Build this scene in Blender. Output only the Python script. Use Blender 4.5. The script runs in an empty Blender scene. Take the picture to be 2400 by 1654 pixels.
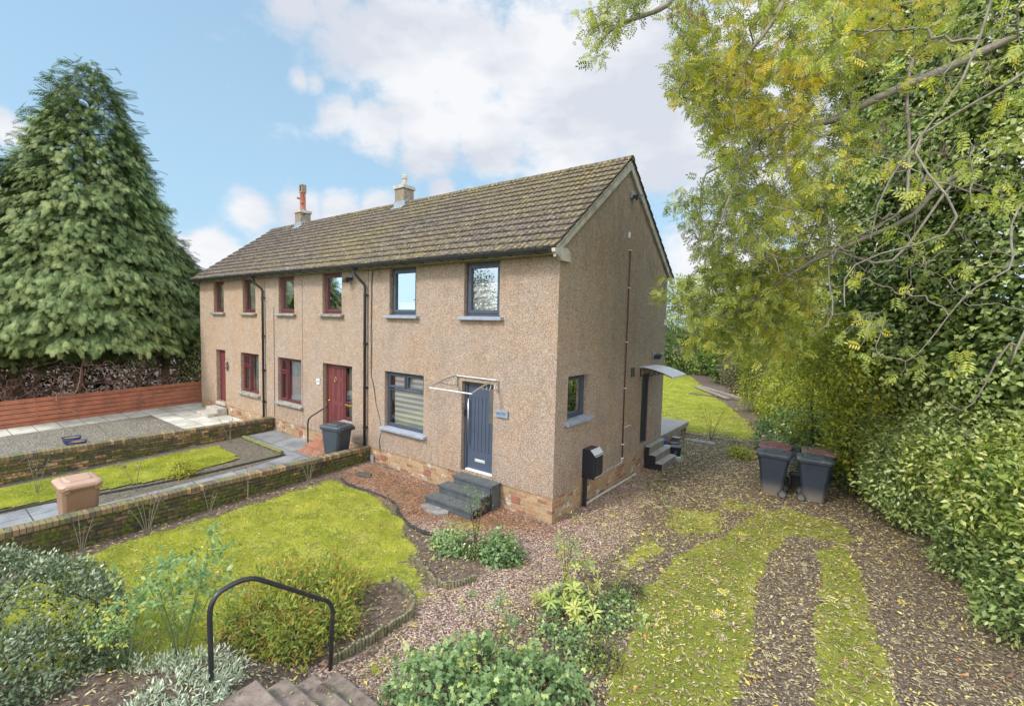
import bpy, math, random
import numpy as np
from mathutils import Vector, Matrix
PI = math.pi
random.seed(7)
rng = np.random.default_rng(11)
S = bpy.context.scene
C = S.collection

# ------------------------------------------------------------------ camera
def V3(*a): return np.array(a, float)
CAMP = V3(4.807, -7.858, 4.033)
_yaw, _pit, _rol, _f = .645, -.066, .024, 1098.554
_fw = V3(-math.sin(_yaw)*math.cos(_pit), math.cos(_yaw)*math.cos(_pit), math.sin(_pit))
_rt = V3(math.cos(_yaw), math.sin(_yaw), 0)
_up = np.cross(_rt, _fw)
_R = _rt*math.cos(_rol) + _up*math.sin(_rol)
_U = -_rt*math.sin(_rol) + _up*math.cos(_rol)
cam = bpy.data.objects.new('camera', bpy.data.cameras.new('camera'))
C.objects.link(cam)
cam.data.sensor_width = 36
cam.data.lens = _f/2400*36
cam.data.clip_start = .05
cam.data.clip_end = 2000
m = Matrix.Identity(4)
for i in range(3):
    m[i][0], m[i][1], m[i][2], m[i][3] = _R[i], _U[i], -_fw[i], CAMP[i]
cam.matrix_world = m
S.camera = cam

def ray(u, v):
    d = _fw + _R*(u-1200)/_f - _U*(v-827)/_f
    return d
def at_depth(u, v, d):          # survey helper: bearing read off the photograph, distance estimated
    return CAMP + ray(u, v)*d

# ------------------------------------------------------------------ world, sun, exposure
SUN_EL, SUN_AZ = math.radians(46), math.radians(197)     # azimuth clockwise from +Y
S.view_settings.view_transform = 'Standard'
S.view_settings.look = 'None'
S.view_settings.exposure = 0.50
S.view_settings.gamma = 1
S.cycles.max_bounces = 6
S.cycles.transparent_max_bounces = 12
S.cycles.sample_clamp_indirect = 6

world = bpy.data.worlds.new('World')
S.world = world
world.use_nodes = True
nt = world.node_tree
nt.nodes.clear()
N = nt.nodes.new
def lk(a, b): nt.links.new(a, b)
out = N('ShaderNodeOutputWorld'); bg = N('ShaderNodeBackground')
bg.inputs['Strength'].default_value = .1
sky = N('ShaderNodeTexSky'); sky.sky_type = 'NISHITA'; sky.sun_disc = False
sky.sun_elevation = SUN_EL; sky.sun_rotation = SUN_AZ
sky.air_density = 1.0; sky.dust_density = .6; sky.ozone_density = 1.0
tc = N('ShaderNodeTexCoord')
def vmath(op, a, b=None):
    n = N('ShaderNodeVectorMath'); n.operation = op
    for i, x in enumerate((a, b)):
        if x is None: continue
        if isinstance(x, (tuple, list, np.ndarray)): n.inputs[i].default_value = tuple(x)
        else: lk(x, n.inputs[i])
    return n
def fmath(op, a, b=None, c=None, clamp=False):
    n = N('ShaderNodeMath'); n.operation = op; n.use_clamp = clamp
    for i, x in enumerate((a, b, c)):
        if x is None: continue
        if isinstance(x, (int, float)): n.inputs[i].default_value = x
        else: lk(x, n.inputs[i])
    return n.outputs[0]
dirv = vmath('NORMALIZE', tc.outputs['Generated']).outputs[0]
def unit(u, v):
    d = ray(u, v); return d/np.linalg.norm(d)
# cloud banks: bearing, angular radius, weight
blobs = [((850,120),.085,.9), ((960,140),.10,1.), ((1100,150),.11,1.), ((1260,170),.12,1.), ((1430,180),.14,1.1),
         ((800,262),.045,.75), ((880,300),.065,.85), ((1010,325),.075,.95), ((1160,320),.10,.9), ((1330,320),.13,.95), ((1290,60),.05,.5),
         ((1600,300),.15,1.), ((1800,200),.2,1.1), ((2150,250),.32,1.1), ((690,0),.05,.75), ((780,-10),.05,.75), ((900,0),.04,.6), ((1020,10),.03,.5),
         ((600,495),.045,.9), ((700,488),.05,.95), ((800,492),.05,.95), ((880,500),.045,.9), ((1040,450),.035,.8), ((1100,440),.02,.6), ((1160,400),.04,.55),
         ((490,585),.045,1.0), ((450,610),.05,1.0), ((540,620),.04,.9), ((10,292),.03,.8), ((0,570),.06,.5), ((1700,620),.12,1.),
         ((700,190),.025,.6), ((740,195),.025,.6), ((640,600),.05,.7)]
acc = None
for (u, v), r, w in blobs:
    c = unit(u, v)
    d = vmath('DISTANCE', dirv, c).outputs['Value']
    q = fmath('MULTIPLY', fmath('POWER', fmath('DIVIDE', d, r), 2.0), -.9)
    g = fmath('MULTIPLY', fmath('EXPONENT', q), w)
    acc = g if acc is None else fmath('MAXIMUM', acc, g)
# clouds behind the photographer (seen in window reflections)
back = vmath('DOT_PRODUCT', dirv, tuple(-_fw)).outputs['Value']
bk = fmath('MULTIPLY', fmath('ADD', back, .25, clamp=True), 1.1)
acc = fmath('MAXIMUM', acc, bk)
mp = N('ShaderNodeMapping'); mp.inputs['Scale'].default_value = (1, 1, 1.7)
lk(dirv, mp.inputs['Vector'])
n1 = N('ShaderNodeTexNoise'); n1.inputs['Scale'].default_value = 6.5; n1.inputs['Detail'].default_value = 9; n1.inputs['Roughness'].default_value = .64
lk(mp.outputs[0], n1.inputs['Vector'])
dens = fmath('ADD', acc, fmath('MULTIPLY', fmath('SUBTRACT', n1.outputs['Fac'], .5), 1.6))
mr = N('ShaderNodeMapRange'); mr.interpolation_type = 'SMOOTHSTEP'
lk(dens, mr.inputs['Value']); mr.inputs['From Min'].default_value = .22; mr.inputs['From Max'].default_value = .72
mp2 = N('ShaderNodeMapping'); mp2.inputs['Location'].default_value = (3.1, 1.7, .06); mp2.inputs['Scale'].default_value = (1, 1, 2.2)
lk(dirv, mp2.inputs['Vector'])
n2 = N('ShaderNodeTexNoise'); n2.inputs['Scale'].default_value = 4.5; n2.inputs['Detail'].default_value = 9; n2.inputs['Roughness'].default_value = .5
lk(mp2.outputs[0], n2.inputs['Vector'])
cr = N('ShaderNodeValToRGB')
cr.color_ramp.elements[0].position = .40; cr.color_ramp.elements[0].color = (5.0, 5.3, 5.9, 1)
cr.color_ramp.elements[1].position = .58; cr.color_ramp.elements[1].color = (6.6, 6.7, 6.95, 1)
lk(n2.outputs['Fac'], cr.inputs['Fac'])
# thin haze whitening towards the horizon, as real air does
sep = N('ShaderNodeSeparateXYZ'); lk(dirv, sep.inputs[0])
hz = N('ShaderNodeMapRange'); lk(sep.outputs['Z'], hz.inputs['Value'])
hz.inputs['From Min'].default_value = 0; hz.inputs['From Max'].default_value = .62; hz.inputs['To Min'].default_value = .85; hz.inputs['To Max'].default_value = .55
mxh = N('ShaderNodeMixRGB'); lk(hz.outputs[0], mxh.inputs['Fac'])
skys = vmath('MULTIPLY', sky.outputs[0], (1.25, 1.42, 1.42)).outputs[0]
lk(skys, mxh.inputs['Color1']); mxh.inputs['Color2'].default_value = (3.35, 5.05, 6.4, 1)
mx = N('ShaderNodeMixRGB'); lk(mr.outputs[0], mx.inputs['Fac']); lk(mxh.outputs[0], mx.inputs['Color1']); lk(cr.outputs[0], mx.inputs['Color2'])
# sky outside the view made brighter, as added fill for the shaded gable
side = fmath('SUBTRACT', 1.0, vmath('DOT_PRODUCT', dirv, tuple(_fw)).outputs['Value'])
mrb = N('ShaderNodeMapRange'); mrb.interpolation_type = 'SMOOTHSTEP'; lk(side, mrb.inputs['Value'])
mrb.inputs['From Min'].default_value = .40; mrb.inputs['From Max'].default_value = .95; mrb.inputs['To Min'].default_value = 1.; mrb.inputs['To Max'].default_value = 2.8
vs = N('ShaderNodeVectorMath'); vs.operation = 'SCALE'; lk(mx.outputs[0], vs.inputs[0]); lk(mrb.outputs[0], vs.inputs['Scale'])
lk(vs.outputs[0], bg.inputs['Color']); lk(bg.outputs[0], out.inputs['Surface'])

sl = bpy.data.lights.new('sun', 'SUN'); sl.energy = 2.35; sl.angle = math.radians(9); sl.color = (1, .955, .88)
sun = bpy.data.objects.new('sun', sl); C.objects.link(sun)
sd = Vector((math.sin(SUN_AZ)*math.cos(SUN_EL), math.cos(SUN_AZ)*math.cos(SUN_EL), math.sin(SUN_EL)))
sun.rotation_euler = sd.to_track_quat('Z', 'Y').to_euler(); sun.location = (-10, -30, 30)

# ------------------------------------------------------------------ helpers: objects
def tag(o, label=None, cat=None, group=None, kind=None):
    if label: o['label'] = label
    if cat: o['category'] = cat
    if group: o['group'] = group
    if kind: o['kind'] = kind
    return o
def empty(name, loc=(0, 0, 0), rz=0.):
    o = bpy.data.objects.new(name, None); C.objects.link(o)
    o.location = loc; o.rotation_euler = (0, 0, rz); o.empty_display_size = .2
    return o
def copy_tree(o, parent=None):
    c = o.copy(); C.objects.link(c); c.parent = parent
    for ch in list(o.children): copy_tree(ch, c)
    return c
T0 = lambda p: p
TG = lambda p: (-p[1], p[0], p[2])            # front-wall frame turned on to the gable wall
def trans(o, rz=0.):
    c, s = math.cos(rz), math.sin(rz)
    return lambda p: (o[0]+p[0]*c-p[1]*s, o[1]+p[0]*s+p[1]*c, o[2]+p[2])
class MB:
    def __init__(s, T=T0): s.v = []; s.f = []; s.T = T
    def quad(s, a, b, c, d):
        n = len(s.v); s.v += [s.T(a), s.T(b), s.T(c), s.T(d)]; s.f.append((n, n+1, n+2, n+3)); return s
    def tri(s, a, b, c):
        n = len(s.v); s.v += [s.T(a), s.T(b), s.T(c)]; s.f.append((n, n+1, n+2)); return s
    def box(s, x0, x1, y0, y1, z0, z1):
        n = len(s.v)
        s.v += [s.T(p) for p in ((x0,y0,z0),(x1,y0,z0),(x1,y1,z0),(x0,y1,z0),(x0,y0,z1),(x1,y0,z1),(x1,y1,z1),(x0,y1,z1))]
        s.f += [tuple(n+i for i in q) for q in ((0,3,2,1),(4,5,6,7),(0,1,5,4),(1,2,6,5),(2,3,7,6),(3,0,4,7))]
        return s
    def prism(s, prof, axis, a, b):
        """prof: 2-D outline; axis 'x': prof=(y,z); 'y': prof=(x,z); 'z': prof=(x,y)"""
        def mk(p, t): return {'x': (t, p[0], p[1]), 'y': (p[0], t, p[1]), 'z': (p[0], p[1], t)}[axis]
        n = len(s.v); k = len(prof)
        s.v += [s.T(mk(p, a)) for p in prof] + [s.T(mk(p, b)) for p in prof]
        s.f.append(tuple(range(n, n+k))[::-1]); s.f.append(tuple(range(n+k, n+2*k)))
        for i in range(k):
            j = (i+1) % k; s.f.append((n+i, n+j, n+k+j, n+k+i))
        return s
    def tube(s, pts, r, k=8, cap=True):
        pts = [Vector(p) for p in pts]; n0 = len(s.v); rs = r if isinstance(r, (list, tuple)) else [r]*len(pts)
        prev = None
        for i, p in enumerate(pts):
            t = (pts[min(i+1, len(pts)-1)] - pts[max(i-1, 0)]).normalized()
            if prev is None:
                a = Vector((0, 0, 1)) if abs(t.z) < .9 else Vector((1, 0, 0)); u = t.cross(a).normalized()
            else: u = (prev - t*prev.dot(t)).normalized()
            prev = u; w = t.cross(u)
            for j in range(k):
                th = 2*PI*j/k; q = p + (u*math.cos(th) + w*math.sin(th))*rs[i]; s.v.append(s.T(tuple(q)))
        for i in range(len(pts)-1):
            for j in range(k):
                a = n0+i*k+j; b = n0+i*k+(j+1) % k; s.f.append((a, b, b+k, a+k))
        if cap:
            s.f.append(tuple(n0+j for j in range(k))[::-1]); e = n0+(len(pts)-1)*k; s.f.append(tuple(e+j for j in range(k)))
        return s
    def lathe(s, prof, cx=0, cy=0, k=20, z0=0):
        n0 = len(s.v)
        for r, z in prof:
            for j in range(k):
                th = 2*PI*j/k; s.v.append(s.T((cx+r*math.cos(th), cy+r*math.sin(th), z0+z)))
        for i in range(len(prof)-1):
            for j in range(k):
                a = n0+i*k+j; b = n0+i*k+(j+1) % k; s.f.append((a, b, b+k, a+k))
        s.f.append(tuple(n0+j for j in range(k))[::-1]); e = n0+(len(prof)-1)*k; s.f.append(tuple(e+j for j in range(k)))
        return s
    def loft(s, rings):
        n0 = len(s.v); k = len(rings[0])
        for r in rings: s.v += [s.T(p) for p in r]
        for i in range(len(rings)-1):
            for j in range(k):
                a = n0+i*k+j; b = n0+i*k+(j+1) % k; s.f.append((a, b, b+k, a+k))
        s.f.append(tuple(n0+j for j in range(k))[::-1]); e = n0+(len(rings)-1)*k; s.f.append(tuple(e+j for j in range(k)))
        return s
    def build(s, name, mat, parent=None, smooth=False, bevel=0):
        me = bpy.data.meshes.new(name); me.from_pydata(s.v, [], s.f); me.materials.append(mat)
        if smooth: me.polygons.foreach_set('use_smooth', [True]*len(me.polygons))
        me.update()
        o = bpy.data.objects.new(name, me); C.objects.link(o)
        if parent: o.parent = parent
        if bevel:
            b = o.modifiers.new('bevel', 'BEVEL'); b.width = bevel; b.segments = 2; b.limit_method = 'ANGLE'; b.harden_normals = False
        return o
def arr_mesh(name, Vv, F, mat, parent=None, tint=None, attrs=None, smooth=False):
    """fast mesh from numpy arrays; F is (n,3) or (n,4)"""
    me = bpy.data.meshes.new(name); k = F.shape[1]
    me.vertices.add(len(Vv)); me.vertices.foreach_set('co', Vv.astype(np.float32).ravel())
    me.loops.add(F.size); me.loops.foreach_set('vertex_index', F.astype(np.int32).ravel())
    me.polygons.add(len(F)); me.polygons.foreach_set('loop_start', np.arange(0, F.size, k, dtype=np.int32))
    me.polygons.foreach_set('loop_total', np.full(len(F), k, np.int32))
    if smooth: me.polygons.foreach_set('use_smooth', np.ones(len(F), bool))
    A = dict(attrs or {})
    if tint is not None: A['tint'] = tint
    for n_, a in A.items():
        at = me.attributes.new(n_, 'FLOAT', 'POINT'); at.data.foreach_set('value', a.astype(np.float32))
    me.materials.append(mat); me.update(calc_edges=True); me.validate()
    o = bpy.data.objects.new(name, me); C.objects.link(o)
    if parent: o.parent = parent
    return o

# ------------------------------------------------------------------ helpers: noise in numpy
def _h(ix, iy, sd):
    n = (ix*374761393 + iy*668265263 + sd*144665) & 0x7fffffff
    n = (n ^ (n >> 13))*1274126177 & 0x7fffffff
    return ((n ^ (n >> 16)) & 0xffff)/65535.
def vnoise(x, y, sd=0):
    x = np.asarray(x, float); y = np.asarray(y, float)
    ix = np.floor(x).astype(np.int64); iy = np.floor(y).astype(np.int64); fx = x-ix; fy = y-iy
    fx = fx*fx*(3-2*fx); fy = fy*fy*(3-2*fy)
    return (_h(ix, iy, sd)*(1-fx)+_h(ix+1, iy, sd)*fx)*(1-fy) + (_h(ix, iy+1, sd)*(1-fx)+_h(ix+1, iy+1, sd)*fx)*fy
def fbm(x, y, sd=0, o=4):
    s = 0; a = .5; t = 0
    for i in range(o):
        s = s+a*vnoise(x*2**i, y*2**i, sd+i*17); t += a; a *= .5
    return s/t
def sdist(px, py, poly):
    """signed distance (negative inside) of points to polygon"""
    px = np.asarray(px, float); py = np.asarray(py, float)
    d = np.full(px.shape, 1e9); ins = np.zeros(px.shape, bool); n = len(poly)
    for i in range(n):
        ax, ay = poly[i]; bx, by = poly[(i+1) % n]
        ex, ey = bx-ax, by-ay; wx, wy = px-ax, py-ay
        t = np.clip((wx*ex+wy*ey)/(ex*ex+ey*ey+1e-12), 0, 1)
        d = np.minimum(d, (wx-ex*t)**2+(wy-ey*t)**2)
        c = ((ay > py) != (by > py)) & (px < ex*(py-ay)/(ey if ey else 1e-9)+ax)
        ins ^= c
    d = np.sqrt(d); return np.where(ins, -d, d)
def sst(a, b, x):
    t = np.clip((x-a)/(b-a), 0, 1); return t*t*(3-2*t)

def hgt(x, y):
    """height of the ground"""
    x = np.asarray(x, float); y = np.asarray(y, float)
    w = sst(2.5, 5.6, -x)
    h = w*(.12+.035*np.clip(y, -9, 0))
    q = .5*(-y-5.15-np.clip(-.3-x, 0, 9)*.9)
    bank = .5*(q+np.sqrt(q*q+.004)); bank = np.minimum(bank, .60+.12*np.clip(bank-.6, 0, 2))
    far = -.25*sst(16, 45, y)
    return h + bank + far

# ------------------------------------------------------------------ helpers: materials
def mat_new(name):
    m = bpy.data.materials.new(name); m.use_nodes = True
    t = m.node_tree; t.nodes.clear()
    o = t.nodes.new('ShaderNodeOutputMaterial'); p = t.nodes.new('ShaderNodeBsdfPrincipled')
    t.links.new(p.outputs[0], o.inputs['Surface'])
    return m, t, p, o
class G_:
    """tiny node graph helper"""
    def __init__(s, t): s.t = t
    def n(s, typ, **kw):
        x = s.t.nodes.new(typ)
        for k, v in kw.items():
            if k in ('operation', 'blend_type', 'feature', 'interpolation_type', 'attribute_name', 'use_clamp', 'data_type', 'distance'): setattr(x, k, v)
        return x
    def l(s, a, b): s.t.links.new(a, b)
    def obj(s, scale=(1, 1, 1), rot=(0, 0, 0)):
        c = s.n('ShaderNodeTexCoord'); m_ = s.n('ShaderNodeMapping'); m_.inputs['Scale'].default_value = scale; m_.inputs['Rotation'].default_value = rot
        s.l(c.outputs['Object'], m_.inputs['Vector']); return m_.outputs[0]
    def noise(s, sc, det=4, rough=.55, vec=None, out='Fac'):
        x = s.n('ShaderNodeTexNoise'); x.inputs['Scale'].default_value = sc; x.inputs['Detail'].default_value = det; x.inputs['Roughness'].default_value = rough
        s.l(vec if vec is not None else s.obj(), x.inputs['Vector']); return x.outputs[out]
    def voro(s, sc, vec=None, out='Color', feature='F1', rnd=1):
        x = s.n('ShaderNodeTexVoronoi', feature=feature); x.inputs['Scale'].default_value = sc; x.inputs['Randomness'].default_value = rnd
        s.l(vec if vec is not None else s.obj(), x.inputs['Vector']); return x.outputs[out]
    def ramp(s, fac, stops, interp='LINEAR'):
        x = s.n('ShaderNodeValToRGB'); e = x.color_ramp; e.interpolation = interp
        while len(e.elements) < len(stops): e.elements.new(.5)
        for el, (p, c) in zip(e.elements, stops): el.position = p; el.color = (*c, 1) if len(c) == 3 else c
        s.l(fac, x.inputs['Fac']); return x.outputs['Color']
    def mix(s, fac, a, b, mode='MIX'):
        x = s.n('ShaderNodeMixRGB', blend_type=mode)
        for i, q in (('Fac', fac), ('Color1', a), ('Color2', b)):
            if isinstance(q, (int, float)): x.inputs[i].default_value = q
            elif isinstance(q, tuple): x.inputs[i].default_value = (*q, 1)
            else: s.l(q, x.inputs[i])
        return x.outputs[0]
    def math(s, op, a, b=None, clamp=False):
        x = s.n('ShaderNodeMath', operation=op); x.use_clamp = clamp
        for i, q in enumerate((a, b)):
            if q is None: continue
            if isinstance(q, (int, float)): x.inputs[i].default_value = q
            else: s.l(q, x.inputs[i])
        return x.outputs[0]
    def step(s, v, a, b):
        x = s.n('ShaderNodeMapRange', interpolation_type='SMOOTHSTEP'); s.l(v, x.inputs['Value'])
        x.inputs['From Min'].default_value = a; x.inputs['From Max'].default_value = b; return x.outputs[0]
    def attr(s, name):
        x = s.n('ShaderNodeAttribute'); x.attribute_name = name; return x.outputs['Fac']
    def bump(s, h, strength, dist, p):
        b = s.n('ShaderNodeBump'); b.inputs['Strength'].default_value = strength; b.inputs['Distance'].default_value = dist
        s.l(h, b.inputs['Height']); s.l(b.outputs[0], p.inputs['Normal'])
def bw(g, c):
    x = g.n('ShaderNodeRGBToBW'); g.l(c, x.inputs[0]); return x.outputs[0]

def plain(name, col, rough=.5, metal=0, var=.18, sc=6, bump=0, spec=.5, dirt=None, dirt_amt=.4):
    m, t, p, o = mat_new(name); g = G_(t)
    n = g.noise(sc, 5)
    c = g.ramp(n, [(.3, tuple(x*(1-var) for x in col)), (.7, tuple(min(1, x*(1+var)) for x in col))])
    if dirt:
        f = g.math('MULTIPLY', g.step(g.noise(sc*.6, 7, .65), .5, .68), dirt_amt); c = g.mix(f, c, dirt)
    g.l(c, p.inputs['Base Color']); p.inputs['Roughness'].default_value = rough; p.inputs['Metallic'].default_value = metal
    p.inputs['Specular IOR Level'].default_value = spec
    if bump: g.bump(g.noise(sc*6, 4), bump, .01, p)
    return m

def mat_harling(name, base, stain=.5, ztone=None):
    m, t, p, o = mat_new(name); g = G_(t)
    v1 = bw(g, g.voro(150)); v2 = bw(g, g.voro(92))
    f = g.math('ADD', g.math('MULTIPLY', v1, .6), g.math('MULTIPLY', v2, .4))
    b = base
    c = g.ramp(f, [(.20, tuple(x*.26 for x in b)), (.38, tuple(x*.66 for x in b)), (.50, (b[0]*1.02, b[1]*.97, b[2]*.90)), (.64, tuple(min(.9, x*1.28) for x in b)), (.80, (min(.95, b[0]*2.1), min(.95, b[1]*2.3), min(.95, b[2]*2.5)))])
    big = g.noise(.9, 6, .6)
    c = g.mix(g.math('MULTIPLY', g.step(big, .40, .68), .6), c, (1.06, .93, .78), 'MULTIPLY')
    big2 = g.noise(1.7, 7, .65, vec=g.obj((1, 1, .45)))
    c = g.mix(g.math('MULTIPLY', g.step(big2, .47, .72), stain), c, (.74, .74, .76), 'MULTIPLY')
    mid = g.noise(4.5, 7, .7)
    c = g.mix(g.math('MULTIPLY', g.step(mid, .42, .66), .42), c, (.76, .755, .76), 'MULTIPLY')
    mid2 = g.noise(2.2, 6, .65, vec=g.obj((1, 1, 1), (.4, .2, .1)))
    c = g.mix(g.math('MULTIPLY', g.step(mid2, .50, .68), .45), c, (1.10, 1.02, .93), 'MULTIPLY')
    # run-off streaks: green-black staining just above the plinth
    tcn = g.n('ShaderNodeTexCoord'); sp = g.n('ShaderNodeSeparateXYZ'); g.l(tcn.outputs['Object'], sp.inputs[0])
    low = g.math('SUBTRACT', 1.0, g.step(sp.outputs['Z'], .5, 1.5))
    st = g.noise(3, 6, .7, vec=g.obj((3, 3, .5)))
    c = g.mix(g.math('MULTIPLY', g.math('MULTIPLY', low, g.step(st, .42, .62)), .42), c, (.62, .62, .52), 'MULTIPLY')
    top = g.step(sp.outputs['Z'], 4.9, 5.45)
    c = g.mix(g.math('MULTIPLY', g.math('MULTIPLY', top, g.step(st, .38, .6)), .35), c, (.6, .58, .54), 'MULTIPLY')
    g.l(c, p.inputs['Base Color']); p.inputs['Roughness'].default_value = .93; p.inputs['Specular IOR Level'].default_value = .2
    g.bump(f, .75, .012, p)
    return m

def mat_brick(name, cols, mortar, bw_=.225, bh=.075, moss=0., soot=0., T='xz', white=0., bump=.5):
    m, t, p, o = mat_new(name); g = G_(t)
    tcn = g.n('ShaderNodeTexCoord'); sp = g.n('ShaderNodeSeparateXYZ'); g.l(tcn.outputs['Object'], sp.inputs[0])
    cb = g.n('ShaderNodeCombineXYZ')
    if T == 'xz': g.l(g.math('ADD', sp.outputs['X'], sp.outputs['Y']), cb.inputs['X']); g.l(sp.outputs['Z'], cb.inputs['Y'])
    else: g.l(sp.outputs['Y'], cb.inputs['X']); g.l(sp.outputs['X'], cb.inputs['Y'])
    wob = g.noise(9, 3, out='Color'); wv = g.n('ShaderNodeVectorMath', operation='SCALE'); g.l(wob, wv.inputs[0]); wv.inputs['Scale'].default_value = .008
    av = g.n('ShaderNodeVectorMath', operation='ADD'); g.l(cb.outputs[0], av.inputs[0]); g.l(wv.outputs[0], av.inputs[1])
    br = g.n('ShaderNodeTexBrick'); g.l(av.outputs[0], br.inputs['Vector'])
    br.inputs['Scale'].default_value = 1; br.inputs['Brick Width'].default_value = bw_; br.inputs['Row Height'].default_value = bh
    br.inputs['Mortar Size'].default_value = .006; br.inputs['Mortar Smooth'].default_value = .3; br.inputs['Bias'].default_value = 0
    br.inputs['Color1'].default_value = (0, 0, 0, 1); br.inputs['Color2'].default_value = (1, 1, 1, 1); br.inputs['Mortar'].default_value = (.5, .5, .5, 1)
    k = len(cols)
    c = g.ramp(bw(g, br.outputs['Color']), [(i/k, cc) for i, cc in enumerate(cols)], 'CONSTANT')
    c = g.mix(.3, c, g.ramp(g.noise(40, 5, .7), [(.3, (.35, .3, .27)), (.7, (1.2, 1.1, 1.0))]), 'MULTIPLY')
    c = g.mix(br.outputs['Fac'], c, mortar)
    if soot: c = g.mix(g.math('MULTIPLY', g.step(g.noise(2.6, 8, .75), .44, .56), soot), c, (.045, .038, .03))
    if white: c = g.mix(g.math('MULTIPLY', g.step(g.noise(2.4, 8, .75, vec=g.obj((1, 1, 1.6))), .55, .66), white), c, (.62, .6, .57))
    if moss:
        zf = g.math('SUBTRACT', 1.15, g.math('MULTIPLY', sp.outputs['Z'], 1.0))
        c = g.mix(g.math('MULTIPLY', g.step(g.noise(5, 8, .78), .44, .56), g.math('MULTIPLY', zf, moss, clamp=True)), c, g.ramp(g.noise(17, 5), [(.35, (.035, .04, .012)), (.65, (.13, .15, .03))]))
    g.l(c, p.inputs['Base Color']); p.inputs['Roughness'].default_value = .9; p.inputs['Specular IOR Level'].default_value = .2
    h = g.math('SUBTRACT', g.math('MULTIPLY', g.noise(60, 4), .4), br.outputs['Fac']); g.bump(h, bump, .01, p)
    return m

def mat_leaf(name, stops, trans=.35, rough=.5, spec=.4, sub=.0):
    m, t, p, o = mat_new(name); g = G_(t)
    c = g.ramp(g.attr('tint'), stops)
    g.l(c, p.inputs['Base Color']); p.inputs['Roughness'].default_value = rough; p.inputs['Specular IOR Level'].default_value = spec
    tr = g.n('ShaderNodeBsdfTranslucent'); g.l(g.mix(1., c, (1.5, 1.5, .7), 'MULTIPLY'), tr.inputs['Color'])
    mx_ = g.n('ShaderNodeMixShader'); mx_.inputs[0].default_value = trans
    g.l(p.outputs[0], mx_.inputs[1]); g.l(tr.outputs[0], mx_.inputs[2]); g.l(mx_.outputs[0], o.inputs['Surface'])
    return m
def mat_glass(name, tint=(1, 1, 1), refl=1.0):
    m, t, p, o = mat_new(name); g = G_(t); t.nodes.remove(p)
    gl = g.n('ShaderNodeBsdfGlossy'); gl.inputs['Roughness'].default_value = .0
    gl.inputs['Color'].default_value = (.95, .97, 1, 1)
    tr = g.n('ShaderNodeBsdfTransparent'); tr.inputs['Color'].default_value = (*tint, 1)
    fr = g.n('ShaderNodeFresnel'); fr.inputs['IOR'].default_value = 1.5
    f = g.math('MULTIPLY', g.math('ADD', g.math('MULTIPLY', fr.outputs[0], 2.2), .10), refl, clamp=True)
    nz = g.noise(1.3, 2); b = g.n('ShaderNodeBump'); b.inputs['Strength'].default_value = .03; b.inputs['Distance'].default_value = .05
    g.l(nz, b.inputs['Height']); g.l(b.outputs[0], gl.inputs['Normal'])
    mx_ = g.n('ShaderNodeMixShader'); g.l(f, mx_.inputs[0]); g.l(tr.outputs[0], mx_.inputs[1]); g.l(gl.outputs[0], mx_.inputs[2]); g.l(mx_.outputs[0], o.inputs['Surface'])
    return m

M = {}
M['harl_a'] = mat_harling('harling_tan', (.362, .280, .222), .6)
M['harl_b'] = mat_harling('harling_mid', (.375, .292, .230), .5)
M['harl_c'] = mat_harling('harling_yellowish', (.40, .305, .228), .35)
M['harl_ch'] = mat_harling('harling_chimney', (.30, .25, .20), .8)
M['brick_base'] = mat_brick('plinth_brick', [(.34,.20,.11), (.40,.26,.14), (.42,.24,.12), (.36,.27,.16), (.44,.30,.17), (.30,.14,.09), (.40,.23,.12)], (.36, .33, .28), .245, .088, white=.75, soot=.12, moss=.15)
M['wall_brick'] = mat_brick('garden_wall_brick', [(.16,.11,.065), (.20,.13,.075), (.09,.07,.05), (.17,.12,.07), (.12,.09,.06), (.19,.13,.08), (.07,.055,.04), (.14,.10,.065), (.10,.08,.055), (.55,.28,.13), (.09,.07,.05)], (.035, .03, .022), .235, .078, moss=1.0, soot=.75, bump=1.6)
M['wall_brick2'] = mat_brick('garden_wall_brick_clean', [(.24,.16,.09), (.33,.21,.11), (.14,.10,.07), (.50,.29,.14), (.20,.14,.08), (.10,.08,.06), (.52,.31,.16), (.12,.09,.065)], (.06, .05, .038), .235, .078, moss=.75, soot=.7, bump=1.4)
def mat_coping(name):
    m, t, p, o = mat_new(name); g = G_(t)
    sp = g.n('ShaderNodeSeparateXYZ'); tcn = g.n('ShaderNodeTexCoord'); g.l(tcn.outputs['Object'], sp.inputs[0])
    w = g.math('FRACT', g.math('MULTIPLY', sp.outputs['Y'], 1/.078))
    idx = g.math('FLOOR', g.math('MULTIPLY', sp.outputs['Y'], 1/.078))
    wn = g.n('ShaderNodeTexWhiteNoise'); wn.noise_dimensions = '1D'; g.l(idx, wn.inputs['W'])
    c = g.ramp(wn.outputs['Value'], [(0, (.14,.10,.06)), (.3, (.24,.15,.085)), (.55, (.18,.13,.08)), (.75, (.36,.22,.12)), (.9, (.10,.08,.06))], 'CONSTANT')
    joint = g.math('LESS_THAN', w, .12)
    c = g.mix(joint, c, (.04, .035, .025))
    geo = g.n('ShaderNodeNewGeometry'); s2 = g.n('ShaderNodeSeparateXYZ'); g.l(geo.outputs['Normal'], s2.inputs[0])
    mossf = g.math('MULTIPLY', g.step(g.noise(4.5, 8, .75), .46, .58), g.math('ADD', g.math('MULTIPLY', s2.outputs['Z'], .7), .25, clamp=True))
    c = g.mix(mossf, c, g.ramp(g.noise(23, 5), [(.35, (.07, .08, .025)), (.65, (.22, .24, .06))]))
    g.l(c, p.inputs['Base Color']); p.inputs['Roughness'].default_value = .95
    g.bump(g.math('SUBTRACT', g.noise(30, 5), joint), .8, .012, p)
    return m
M['coping'] = mat_coping('mossy_brick_on_edge')

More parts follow.
